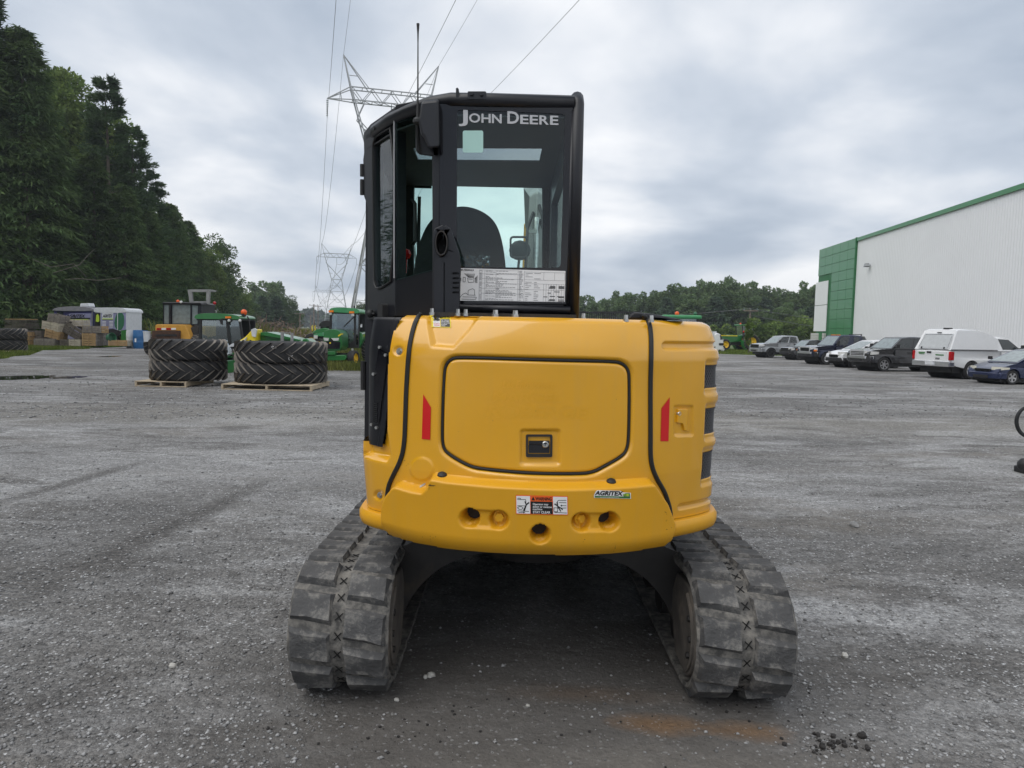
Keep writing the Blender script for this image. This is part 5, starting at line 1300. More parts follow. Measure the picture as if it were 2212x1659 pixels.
# maintenance chart below the glass
ch = decal('maintenance_chart', [[(990, 579.5), (1221, 586), (1219.5, 652.5), (988, 649.5)]], M['white'], .003, fr_, onrear)
fm = frame_map((990, 579.5), (1221, 586), (988, 649.5)); asp = 231 / 70.
cd = lambda name, polys, mat, off=.004: setattr(decal(name, polys, M[mat], off, ch, onrear), 'location', (0, 0, 0))
def clet(txt, a, b_, w, h, bold=.02):
    p = fm(a, b_); lettering('lettering', txt, p[0], p[1], w, h, M['print_black'], .0042, ch, onrear, slope=.028, bold=bold).location = (0, 0, 0)
clet('ENTRETIEN PÉRIODIQUE', -.03, .075, 41, 3.2, .03)
rc = random.Random(3); gl2 = []
for b_ in (.035, .155, .30, .44, .60, .75, .97): gl2.append([(.20, b_), (.60 if b_ < .5 else .62, b_)])
for a in (.20, .225, .25, .355, .56, .62): gl2.append([(a, .03), (a, .97)])
for a in (.62, .80, .90, .995): gl2.append([(a, .06), (a, .30)])
for b_ in (.06, .30, .42, .60, .97): gl2.append([(.62, b_), (.995, b_)])
for k in range(9): gl2.append([(.80 + k * .024, .42), (.80 + k * .024, .97)])
cd('chart_rules', strokes(fm, gl2, .006, asp), 'print_grey')
tl = []
for k in range(26):
    b_ = .06 + k * .035
    for a0, a1 in ((.26, .35), (.36, .55), (.57, .61), (.203, .222)):
        if rc.random() < .85:
            a = a0
            while a < a1 - .01:
                w = min(rc.uniform(.008, .03), a1 - a); tl.append([(a, b_), (a + w, b_)]); a += w + .005
                if rc.random() < .18: break
for k in range(16):
    b_ = .10 + k * .055
    for a0, a1 in ((.63, .70), (.71, .78)):
        if rc.random() < .7: tl.append([(a0, b_), (a0 + rc.uniform(.02, a1 - a0), b_)])
cd('chart_text', strokes(fm, tl, .012, asp), 'print_grey')
cd('chart_bars', [rect(fm, a, b_, a + w, b_ + .02) for a, b_, w in ((.86, .47, .05), (.855, .50, .055), (.85, .53, .06), (.94, .47, .055), (.94, .50, .055), (.94, .53, .055), (.80, .80, .04), (.86, .78, .05), (.93, .78, .065), (.94, .81, .055), (.855, .88, .055), (.85, .91, .06), (.94, .88, .055), (.94, .92, .055), (.90, .64, .05), (.84, .68, .03))], 'print_black')
cd('chart_drawing', strokes(fm, [[(.03, .30), (.03, .40)], [(.05, .28), (.07, .28), (.07, .42), (.05, .42), (.05, .28)], [(.09, .30), (.13, .27), (.15, .29), (.15, .42), (.10, .44), (.09, .30)], [(.10, .33), (.14, .33)], [(.02, .92), (.05, .80), (.08, .76), (.10, .82), (.17, .82)], [(.10, .82), (.10, .68), (.14, .62), (.16, .66), (.16, .82)], [(.04, .95), (.17, .95), (.18, .88), (.05, .88)]] + [[(.06 + .012 * k, .16), (.10 + .006 * k, .27)] for k in range(9)] + [[(.16, .30 + .02 * k), (.185, .22 + .035 * k)] for k in range(7)], .012, asp), 'print_black')
# roof rim, right post, lower beam
mb = MB(); rim = [PR(1240, 217, -.005), PR(1049, 213, .005), PR(975, 210, .0)]
xl_ = [PAa(930, 219, .0), PAa(880, 229, .0), PBb(845, 245, 0), PBb(812, 263, 0)]
rimz = ZR - .028
allp = [Vector((p.x, p.y, rimz)) for p in rim + xl_] + [Vector((XL + .005, 3.95, rimz - .01)), Vector((XL, YF, rimz - .02))]
mb.tube([tuple(p) for p in allp], .030, 10); xp(mb, 'roof_rim', M['black_paint'], smooth=180)
mb = MB()
tp, bt = PR(1248, 222, -.01), PR(1237, 690, -.01)
mb.tube([tp + Vector((0, .10, .035)), tp + Vector((0, .03, .03)), tp, bt], .029, 12); mb.tube([PR(1237, 240, .0), PR(1225, 660, .0)], .012, 8); xp(mb, 'rear_corner_post', M['black_paint'], smooth=180)
mb = MB(); mb.tube([PR(985, 664.5, .012), PR(1231, 670, .012)], .017, 8); mb.tube([PR(985, 678, .0), PR(1236, 684, .0)], .016, 8); xp(mb, 'rear_cross_beam', M['black_paint'], smooth=180)
# roof slab with its skylight
sk = [gnd(u, v, ZR - .09) for u, v in ((893, 318), (1171, 319), (1165, 347), (903, 345))]
plan = [(xl0, YR), (xr0, YR), (xr0 + .01, YF), (XL, YF), PB1, PA1]
mb = MB(); mb.prism(plan, lambda a, b_, d: Vector((a, b_, d)), ZR - .095, ZR - .088, holes=[[(p.x, p.y) for p in sk]]); xp(mb, 'cab_headliner', M['interior'], smooth=0)
big = [(sk[0].x - .04, sk[0].y - .06), (sk[1].x + .02, sk[1].y - .06), (sk[2].x + .02, YF - .10), (sk[3].x - .04, YF - .10)]
mb = MB(); mb.prism(plan, lambda a, b_, d: Vector((a, b_, d)), ZR - .05, ZR - .012, holes=[big]); xp(mb, 'cab_roof', M['black_paint'], smooth=0, bevel=.008)
mb = MB(); mb.add([(p[0], p[1], ZR - .02) for p in big], [(0, 1, 2, 3)]); xp(mb, 'roof_hatch_glass', mk_glass('hatch_glass', (.55, .58, .60), .05), smooth=0)
# chamfered left rear: fixed corner pane and the door
holeA = [(858, 266), (932, 246), (934, 582), (858, 603)]
mb = MB(); mb.prism([(854, 226), (950, 206), (950, 690), (854, 690)], PAa, 0, -.05, holes=[holeA]); xp(mb, 'cab_corner_frame', M['black_paint'], smooth=0, bevel=.004)
mb = MB(); mb.add([PAa(u, v, .003) for u, v in [(855, 262), (934, 240), (936, 585), (855, 606)]], [(0, 1, 2, 3)]); xp(mb, 'corner_window', mk_glass('corner_glass', (.60, .74, .72), .03), smooth=0)
holeB = chaikin([(807, 330), (809, 303), (818, 292), (853, 272), (853, 603), (822, 624), (812, 622), (809, 600)], 1)
outB = [(785, 287), (800, 268), (854, 230), (854, 690), (793, 690), (793.5, 455), (792, 440), (786, 425), (784, 345), (786, 330)]
mb = MB(); mb.prism(outB, PBb, 0, -.05, holes=[holeB]); dr = xp(mb, 'cab_door', M['black_paint'], smooth=0, bevel=.004)
mb = MB(); mb.add([PBb(u, v, -.012) for u, v in holeB], [tuple(range(len(holeB)))]); mb.build('door_window', mk_glass('door_glass', (.68, .82, .80), .03), dr, smooth=0)
mb = MB(); mb.tube([PBb(u, v, .004) for u, v in holeB], .006, 6, closed=True); mb.build('window_seal', M['rubber_seal'], dr)
mb = MB(); mb.beam(PAa(854.5, 258, .008), PAa(854.5, 601, .008), .004, .004); xp(mb, 'pane_edge', M['letter_silver'], smooth=0)
for v0, v1 in ((355, 381), (388, 421)):
    mb = MB(); mb.cyl(PBb(782.5, v0, .0), PBb(782.5, v1, .0), .012, n=8); mb.build('door_hinge', M['plastic_black'], dr)
mb = MB(); mb.cyl(at(785, 780, 3.4), at(785, 842, 3.4), .014, n=8); mb.build('door_hinge', M['plastic_black'], dr)
mb = MB(); mb.prism(rrect(828, 656, 839, 690, 4), PBb, .0, .03); mb.build('door_catch', M['plastic_black'], dr, smooth=0)
mb = MB(); o = PBb(808, 678, .02); mb.cyl(o, o + Vector((.03, -.03, 0)), .006, n=6); mb.ball(o, .022, 10); mb.build('door_stop', M['rubber_seal'], dr)
mb = MB(); o = PBb(820, 278, .0); mb.cyl(o, o + PBb.n * .03, .018, .010, n=10); mb.build('work_light_mount', M['plastic_black'], dr)
# left side wall with its window, right wall, front wall
zq = lambda v, Y, u=825: at(u, v, Y).z
wz = (zq(618, 4.2), zq(385, 4.2))
mb = MB(); mb.prism([(.0, 1.0), (YF - 3.74, 1.0), (YF - 3.74, ZR - .03), (.0, ZR - .03)], lambda a, b_, d: Vector((XL + d, 3.74 + a, b_)), 0, .04, holes=[[(.29, wz[0]), (.71, wz[0]), (.71, wz[1]), (.60, wz[1] + .05), (.29, wz[1] + .09)]]); xp(mb, 'cab_left_wall', M['black_paint'], smooth=0)
mb = MB(); mb.add([(XL + .02, 3.78, wz[0]), (XL + .02, 4.57, wz[0]), (XL + .02, 4.57, 2.36), (XL + .02, 3.78, 2.36)], [(0, 1, 2, 3)]); xp(mb, 'left_window', M['cab_glass'], smooth=0)
mb = MB(); mb.prism([(YR, 1.5), (YF, 1.5), (YF, ZR - .03), (YR, ZR - .03)], lambda a, b_, d: Vector((xr0 + d, a, b_)), 0, -.04, holes=[[(YR + .2, 1.85), (YF - .2, 1.85), (YF - .2, 2.38), (YR + .2, 2.38)]]); xp(mb, 'cab_right_wall', M['black_paint'], smooth=0)
mb = MB(); mb.add([(xr0 - .02, YR + .18, 1.8), (xr0 - .02, YF - .18, 1.8), (xr0 - .02, YF - .18, 2.4), (xr0 - .02, YR + .18, 2.4)], [(0, 1, 2, 3)]); xp(mb, 'right_window', M['cab_glass'], smooth=0)
fo = [(XL + .0, 1.0), (xr0 + .01, 1.0), (xr0 + .01, ZR - .03), (XL, ZR - .03)]
fh = [(p.x, p.z) for p in (at(u, v, YF) for u, v in chaikin([(892, 400), (898, 386), (912, 377), (1040, 378), (1128, 381), (1150, 385), (1166, 392), (1173, 408), (1172, 700), (893, 700)], 1))]
mb = MB(); mb.prism(fo, lambda a, b_, d: Vector((a, YF + d, b_)), 0, .05, holes=[fh]); xp(mb, 'cab_front_frame', M['interior'], smooth=0)
mb = MB(); mb.add([(p[0], YF + .02, p[1]) for p in fh], [tuple(range(len(fh)))]); xp(mb, 'windscreen', M['cab_glass'], smooth=0)
mb = MB(); mb.tube([at(906, 425, YF + .08), at(905, 470, YF + .08), at(903, 600, YF + .08)], .012, 6); mb.box(at(913, 396, YF + .06), (.115, .02, .06)); xp(mb, 'wiper', M['plastic_black'], smooth=0)
mb = MB(); mb.tube([at(889, 430, YF - .15), at(897, 440, YF - .18), at(898, 520, YF - .18), at(891, 528, YF - .15)], .011, 6); xp(mb, 'grab_handle', M['plastic_black'])
mb = MB(); mb.box((at(850, 500, YF - .1).x, YF - .12, 1.9), (.10, .14, 1.4)); xp(mb, 'door_pillar', M['interior'], smooth=0)
mb = MB(); mb.tube([at(u, v, 3.98) for u, v in ((815, 570), (822, 562), (829, 575), (832, 640))], .022, 8); xp(mb, 'side_handrail', M['plastic_black'])
# seat, levers and the plastic bag
sb = chaikin([(888, 690), (893, 590), (902, 535), (920, 488), (946, 460), (985, 446), (1012, 446), (1042, 456), (1068, 476), (1083, 510), (1093, 570), (1098, 690)], 2)
mb = MB(); mb.prism(sb, lambda a, b_, d: at(a, b_, 3.62 + d), 0, .12); st_ = xp(mb, 'seat', M['seat'], smooth=50, bevel=.03, seg=3)
mb = MB(); mb.box((-.27, 3.9, 1.42), (.5, .55, .14)); mb.build('seat_cushion', M['seat'], st_, bevel=.03)
mb = MB(); mb.tube([at(874, 590, 3.9), at(876, 555, 3.9)], .012, 6); mb.ball(at(876, 549, 3.9), .032, 8); xp(mb, 'control_lever', M['red'])
bgm = mk_glass('clear_bag', (.75, .77, .77), .16, .15)
rb = random.Random(2); mb = MB(); V = [[at(985 + i * 5.6, 552 + j * 5.2 + rb.uniform(-1, 1), 3.52 + rb.uniform(-.03, .03)) for i in range(14)] for j in range(6)]
mb.add([p for r in V for p in r], [(j * 14 + i, j * 14 + i + 1, (j + 1) * 14 + i + 1, (j + 1) * 14 + i) for j in range(5) for i in range(13)])
tag(mb.build('plastic_bag', bgm, smooth=0), 'crumpled clear plastic bag lying behind the seat in the cab', 'plastic bag')
# black air box, antenna, exhaust
mb = MB(); bx = [(911, 221), (949, 214), (950, 288), (910, 290)]
mb.prism(chaikin([(903, 262), (911, 218), (949, 214), (950, 300), (950, 318), (925, 321), (916, 300), (910, 292)], 0), lambda a, b_, d: at(a, b_, 3.10 + d), -.07, .02); ab = xp(mb, 'air_box', M['black_paint'], smooth=0, bevel=.012)
mb = MB(); mb.prism([(898, 262), (912, 250), (950, 300), (950, 340), (905, 334), (898, 325)], lambda a, b_, d: at(a, b_, 3.14 + d), -.02, .03); mb.build('bracket', M['black_paint'], ab, smooth=0, bevel=.008)
o = at(902.5, 262, 3.05); tip = at(903, 51, 3.05)
an = MB(); an.tube([o, o.lerp(tip, .25), o.lerp(tip, .8), o.lerp(tip, .9), tip], [.008, .0035, .0025, .0035, .0065], 8); ant = xp(an, 'antenna', M['plastic_black'])
mb = MB(); mb.ball(o, (.022, .02, .018), 10); mb.tube([o, at(903, 300, 3.08), at(906, 330, 3.1)], .009, 6); mb.build('antenna_base', M['rubber_seal'], ant)
PE = Pl((-.5, 2.965), (.5, 2.965))
ell_ = [(954 + 13.5 * math.cos(2 * PI * k / 28), 526 + 27 * math.sin(2 * PI * k / 28)) for k in range(28)]
gd = [(936, 560), (936, 500), (940, 493), (955, 486), (959, 488), (959, 495), (960, 488), (964, 487), (974, 494), (993, 548), (994, 568), (937, 568)]
mb = MB(); mb.prism(gd, PE, -.012, .0, holes=[[(954 + (u - 954) * 1.06, 526 + (v - 526) * 1.05) for u, v in ell_]]); eg = xp(mb, 'exhaust_guard', M['black_paint'], smooth=0, bevel=.003)
mb = MB()
ring = [PE(u, v, .018) for u, v in ell_]; ring2 = [PE(u, v, -.10) for u, v in ell_]; inn = [PE(954 + (u - 954) * .84, 526 + (v - 526) * .9, .018) for u, v in ell_]; inn2 = [PE(954 + (u - 954) * .84, 526 + (v - 526) * .9, -.085) for u, v in ell_]
n = 28; mb.add(ring + ring2 + inn + inn2, [(k, (k + 1) % n, n + (k + 1) % n, n + k) for k in range(n)] + [(k, (k + 1) % n, 2 * n + (k + 1) % n, 2 * n + k) for k in range(n)] + [(2 * n + k, 2 * n + (k + 1) % n, 3 * n + (k + 1) % n, 3 * n + k) for k in range(n)] + [tuple(range(3 * n, 4 * n))]); xp(mb, 'exhaust_pipe', M['dark_steel'], smooth=45)
slots = [rrect(977.5, v, 992, v + 4.6, 2.2, 3) for v in (588.5, 599, 609, 619.5, 629.5)]
mb = MB(); mb.prism([(961, 567), (995, 567), (992, 676), (961, 676)], PE, -.004, .004, holes=slots); mb.prism([(938, 567), (958.5, 567), (958.5, 676), (938, 676)], PE, -.004, .004); mb.prism([(938, 567), (995, 567), (992, 676), (938, 676)], PE, -.03, -.022); xp(mb, 'exhaust_bracket', M['black_paint'], smooth=0)
# mounting strip and its bolts, hood cover
mb = MB(); mb.prism([(936, 674), (1245, 680), (1245, 688), (936, 684)], lambda a, b_, d: at(a, b_, 2.93 + d), .0, .22); xp(mb, 'mounting_strip', M['dark_steel'], smooth=0)
for u, v in ((933, 671), (989, 672.5), (1006, 673), (1070, 674.5), (1113, 675.5), (1260, 682), (1352, 685), (1407, 686)):
    o = at(u, v + 10, 2.91); s = .95 if u in (1070, 1113) else .7
    mb = MB(); mb.cyl(o, o + Vector((0, 0, .012)), .016 * s, n=14); mb.cyl(o + Vector((0, 0, .012)), o + Vector((0, 0, .028)), .0125 * s, .0115 * s, n=6); xp(mb, 'bolt', M['steel'], smooth=0)
mb = MB(); mb.prism([(1354, 690), (1361, 679), (1369, 674), (1403, 677), (1455, 686), (1478, 692)], lambda a, b_, d: at(a, b_, 3.0 + d), .0, .5); xp(mb, 'hood_cover', M['black_paint'], smooth=0, bevel=.01)
# roof lug and lamp bracket on the rear roof edge
mb = MB(); mb.prism([(986, 217), (986, 196), (989, 194), (992, 197), (993, 217)], PR, -.005, .03); mb.prism(rrect(1011, 203, 1051, 220, 3), PR, .0, .035)
mb.cyl(PR(1020, 209, .03), PR(1020, 209, .045), .008, n=8); mb.cyl(PR(1041, 210, .03), PR(1041, 210, .045), .008, n=8); xp(mb, 'roof_lug', M['black_paint'], smooth=0, bevel=.002)
# vented plate on the dark side cover
def oncov(px, off=0.0):
    q = inv(px); return S3(q[:, 0], q[:, 1], prof0(q[:, 1]) * .4 - .012 + off)
cp_ = decal('cover_plate', [[(815.5, 752), (819, 751), (832, 768), (832, 790), (815, 914), (803, 912), (805, 810)]], M['black_gloss'], .004, None, oncov)
struct(decal('vent_slot', [[(802.6, 870 + k * 4.2), (812.5, 871.5 + k * 4.2), (812, 873.6 + k * 4.2), (802.3, 872 + k * 4.2)] for k in range(10)], M['rubber_seal'], .006, None, oncov), 'stuff')
for u, v in ((819.5, 750), (831.5, 767), (805, 808), (800.5, 917), (811.5, 924)):
    o = Vector(oncov([(u, v)], .004)[0]); mb = MB(); mb.cyl(o, o + Vector((-.4, -.9, 0)).normalized() * .01, .007, n=6); xp(mb, 'bolt', M['steel'], smooth=0)

# ------------------------------------------------------------------ boom in front of the cab, seen through the glass
bxx = at(1158, 500, 4.98).x
bm_ = MB(); bm_.tube([(bxx, 4.95, .95), (bxx, 4.98, 1.5), (bxx + .005, 5.05, at(1158, 425, 5.05).z), (bxx + .01, 5.7, 2.72), (bxx + .02, 6.6, 2.55)], [.11, .085, .06, .10, .08], 4); boom = xp(bm_, 'boom', M['grey_steel'], smooth=0, bevel=.012)
mb = MB(); mb.cyl((bxx - .005, 4.86, 1.2), (bxx - .002, 4.9, 1.98), .035, n=10); mb.cyl((bxx - .002, 4.9, 1.98), (bxx, 4.98, 2.38), .02, n=10); mb.build('boom_cylinder', M['steel'], boom)
for dx, dz in ((-.075, 0), (.06, .05), (.085, -.05)):
    mb = MB(); mb.tube([(bxx + dx, 4.9, 1.3), (bxx + dx * .95, 4.9, 1.9), (bxx + dx * .8, 4.93, 2.3 + dz), (bxx + dx * .3, 5.0, 2.42 + dz)], .012, 6); mb.build('hydraulic_hose', M['plastic_black'], boom)
mb = MB(); mb.tube([(bxx + .13 + .012 * math.cos(k * 1.6), 4.88 + .012 * math.sin(k * 1.6), 1.75 + k * .008) for k in range(60)], .006, 5); mb.build('coiled_hose', M['plastic_black'], boom)
mb = MB(); mb.tube([(bxx + .02, 6.6, 2.58), (bxx + .02, 7.3, 1.6), (bxx + .02, 7.35, .75)], [.09, .10, .06], 4); mb.build('stick', M['yellow'], boom, smooth=0, bevel=.012)
mb = MB(); mb.prism([(7.05, .80), (7.45, .85), (7.5, .40), (7.25, .02), (6.9, .05), (7.1, .35)], lambda a, b_, d: Vector((bxx + d, a, b_)), -.3, .3); mb.build('bucket', M['dark_steel'], boom, smooth=0)
mb = MB(); mp_ = [at(u, v, 4.9) for u, v in rrect(1103, 512, 1138, 556, 6)]; mb.tube(mp_, .008, 6, closed=True); mr_ = xp(mb, 'mirror', M['plastic_black'])
mb = MB(); mb.ball(at(1123, 541, 4.93), (.075, .04, .07), 12); mb.tube([at(1122, 556, 4.92), at(1117, 600, 4.92)], .01, 6); mb.build('mirror_back', M['plastic_black'], mr_)
mb = MB(); mb.box(at(1151, 500, 4.86), (.055, .02, .025)); xp(mb, 'boom_lamp', M['headlamp'], smooth=0)

# ------------------------------------------------------------------ undercarriage
YB, LB, RB = 3.10, 1.95, .262
CZ = RB + .033
def path(t):                       # t metres along the belt, from the top of the rear curve: over the rear, under, front
    Lc = PI * RB; per = 2 * LB + 2 * Lc; t %= per
    if t < Lc: a = PI / 2 + t / RB; return YB + RB * math.cos(a), CZ + RB * math.sin(a), a
    t -= Lc
    if t < LB: return YB + t, CZ - RB, 3 * PI / 2
    t -= LB
    if t < Lc: a = 3 * PI / 2 + t / RB; return YB + LB + RB * math.cos(a), CZ + RB * math.sin(a), a
    t -= Lc
    sag = -.012 * math.sin(PI * t / LB); return YB + LB - t, CZ + RB + sag, PI / 2
PER = 2 * LB + 2 * PI * RB
NL = 36; PITCH = PER / NL
def lug_mesh(r):
    # block: along x (width), y (along the belt), z (outwards); worn, slightly skewed
    w, l, h = .178, .104, .026; mb = MB(); sk = .012
    b0 = [(-w / 2, -l / 2 - .012 + sk), (w / 2, -l / 2 - .012 - sk), (w / 2, l / 2 + .012 - sk), (-w / 2, l / 2 + .012 + sk)]
    t0 = [(-w / 2 + .012, -l / 2 + sk), (-.01, -l / 2 + sk * .3), (w / 2 - .012, -l / 2 - sk), (w / 2 - .012, l / 2 - sk), (-.02, l / 2 - .004), (-w / 2 + .012, l / 2 + sk)]
    b1 = [b0[0], (0, b0[0][1] * .5 + b0[1][1] * .5), b0[1], b0[2], (0, b0[2][1] * .5 + b0[3][1] * .5), b0[3]]
    vs = [(x + r.uniform(-.003, .003), y + r.uniform(-.003, .003), -.012) for x, y in b1] + [(x + r.uniform(-.004, .004), y + r.uniform(-.004, .004), h + r.uniform(-.004, .002)) for x, y in t0]
    mb.add(vs, [(k, (k + 1) % 6, 6 + (k + 1) % 6, 6 + k) for k in range(6)] + [(6, 7, 10, 11), (7, 8, 9, 10), (0, 1, 4, 5), (1, 2, 3, 4)])
    o = mb.build('lug', M['track_lug'], smooth=0); me = o.data; COL.objects.unlink(o); bpy.data.objects.remove(o); return me
rl = random.Random(11); LUGS = [lug_mesh(rl) for _ in range(7)]
M['mark'] = mk('tread_cut', (.006, .006, .006), rough=.9, var=.1)
mb = MB()
for s in (1, -1): mb.beam((-.014, -.016 * s, 0), (.014, .016 * s, 0), .0042, .002)
xo = mb.build('tread_cross', M['mark'], smooth=0); XME = xo.data; COL.objects.unlink(xo); bpy.data.objects.remove(xo)
def track(xc, sgn):
    hw = .205; N = 150; V = []
    for k in range(N):
        y, z, a = path(PER * k / N); ny, nz = math.cos(a), math.sin(a)
        for x, o in ((-hw, -.028), (-hw - .004, -.010), (-hw + .010, .003), (-.03, .004), (0, -.001), (.03, .004), (hw - .010, .003), (hw + .004, -.010), (hw, -.028)):
            j = rl.uniform(-.002, .002); V.append((xc + x + j, y + ny * (o + j), z + nz * (o + j)))
    I = np.arange(N * 9).reshape(N, 9); J = np.roll(I, -1, 0); nxt = np.roll(np.arange(9), -1)
    Fq = np.stack([I, J, J[:, nxt], I[:, nxt]], -1).reshape(-1, 4)
    belt = npmesh('rubber_track', np.array(V), Fq, M['track'], EX, world=True, sharp=45)
    for k in range(NL):
        for s in (-1, 1):
            t = (k + (0.5 if s * sgn > 0 else 0)) * PITCH + .03; y, z, a = path(t)
            o = bpy.data.objects.new('lug', LUGS[(k * 2 + s) % 7]); COL.objects.link(o); o.parent = belt
            n = Vector((0, math.cos(a), math.sin(a))); tv = Vector((0, -n.z, n.y)); xv = tv.cross(n)
            m = Matrix((xv, tv, n)).transposed().to_4x4(); m.translation = Vector((xc + s * .112, y, z)) + n * .001
            if s < 0: m = m @ Matrix.Rotation(PI, 4, 'Z')
            o.matrix_local = m
        for t in (k * PITCH + .07, (k + .5) * PITCH + .07):
          y, z, a = path(t)
          if t < PI * RB * .86 or t > PER - .12:
            n = Vector((0, math.cos(a), math.sin(a))); tv = Vector((0, -n.z, n.y)); xv = tv.cross(n)
            o = bpy.data.objects.new('tread_cross', XME); COL.objects.link(o); o.parent = belt
            m = Matrix((xv, tv, n)).transposed().to_4x4(); m.translation = Vector((xc + rl.uniform(-.004, .004), y, z)) + n * .0035; o.matrix_local = m @ Matrix.Rotation(rl.uniform(-.15, .15), 4, 'Z')
    # wheel, frame and side plate
    inner = -sgn
    mb = MB(); mb.cyl((xc - .14, YB, CZ), (xc + .14, YB, CZ), RB - .036, n=36); xp(mb, 'drive_wheel', M['dark_steel'], smooth=40, bevel=.008)
    mb = MB(); mb.cyl((xc - .14, YB + LB, CZ), (xc + .14, YB + LB, CZ), RB - .036, n=36); xp(mb, 'idler_wheel', M['dark_steel'], smooth=40, bevel=.008)
    for k in range(4):
        mb = MB(); mb.cyl((xc - .15, YB + .38 + k * .4, .135), (xc + .15, YB + .38 + k * .4, .135), .095, n=18); xp(mb, 'track_roller', M['dark_steel'])
    mb = MB(); xi = xc + inner * .182
    mb.prism([(YB + .14, .20), (YB + LB - .1, .17), (YB + LB - .1, .44), (YB + .30, .47), (YB + .18, .44)], lambda a, b_, d: Vector((xc + d, a, b_)), -.15, .15); xp(mb, 'track_frame', M['dark_steel'], smooth=0, bevel=.015)
    # rounded motor guard on the inner side
    pts = [(YB - RB * .80 * math.cos(t), CZ + RB * .80 * math.sin(t)) for t in np.linspace(-1.25, 1.35, 16)] + [(YB + .16, CZ + RB * .72), (YB + .26, CZ + .05), (YB + .14, CZ - RB * .70)]
    mb = MB(); mb.prism(pts, lambda a, b_, d: Vector((xi + inner * d, a, b_)), -.05, .022); gp = xp(mb, 'motor_guard', M['muddy_steel'], smooth=30, bevel=.008)
    mb = MB(); mb.tube([(xi + inner * .024, YB - RB * .70 * math.cos(t), CZ + RB * .70 * math.sin(t)) for t in np.linspace(-1.1, 1.2, 14)], .010, 6); mb.build('guard_rim', M['muddy_steel'], gp)
    for t in (-.6, 0, .6):
        o = Vector((xi + inner * .02, YB - RB * .55 * math.cos(t), CZ + RB * .55 * math.sin(t))); mb = MB(); mb.cyl(o, o + Vector((inner * .016, 0, 0)), .014, n=6); mb.build('bolt', M['dark_steel'], gp, smooth=0)
    # curved leg of the centre frame
    for y0, y1 in ((YB + .22, YB + .55), (YB + LB - .55, YB + LB - .22)):
        low = chaikin([(xi, .20), (xi + inner * .07, .34), (xi + inner * .16, .44), (xi + inner * .30, .52), (xi + inner * .48, .55), (XC, .56)], 2, False)
        mb = MB(); mb.prism(low + [(XC, .67), (xi + inner * .2, .64), (xi - inner * .1, .52), (xi - inner * .1, .22)], lambda a, b_, d: Vector((a, d, b_)), y0, y1); xp(mb, 'frame_leg', M['dark_steel'], smooth=40, bevel=.02)
XC = .145
track(-.70, -1); track(.995, 1)
mb = MB(); mb.cyl((XC, 4.0, .54), (XC, 4.0, .73), .46, n=40); xp(mb, 'slewing_ring', M['dark_steel'])
mb = MB(); mb.cyl((XC, 4.0, .40), (XC, 4.0, .56), .40, .44, n=24); xp(mb, 'swivel', M['dark_steel']); mb = MB(); mb.box((XC, 4.72, .45), (1.0, 1.3, .34)); mb.box((XC, 5.2, .30), (1.25, .20, .50)); xp(mb, 'centre_frame_light_block', M['plastic_black'], smooth=40, bevel=.02)  # centre frame boxes shaped and blackened to block light under the machine
mb = MB(); mb.prism([(5.58, .03), (5.66, .03), (5.60, .22), (5.66, .47), (5.58, .47), (5.53, .22)], lambda a, b_, d: Vector((XC + d, a, b_)), -1.02, 1.02); bl = xp(mb, 'dozer_blade', M['dark_steel'], smooth=0)
for s in (-1, 1):
    mb = MB(); mb.beam((XC + s * .35, 4.6, .36), (XC + s * .35, 5.56, .24), .10, .12); mb.build('blade_arm', M['dark_steel'], bl, smooth=0)
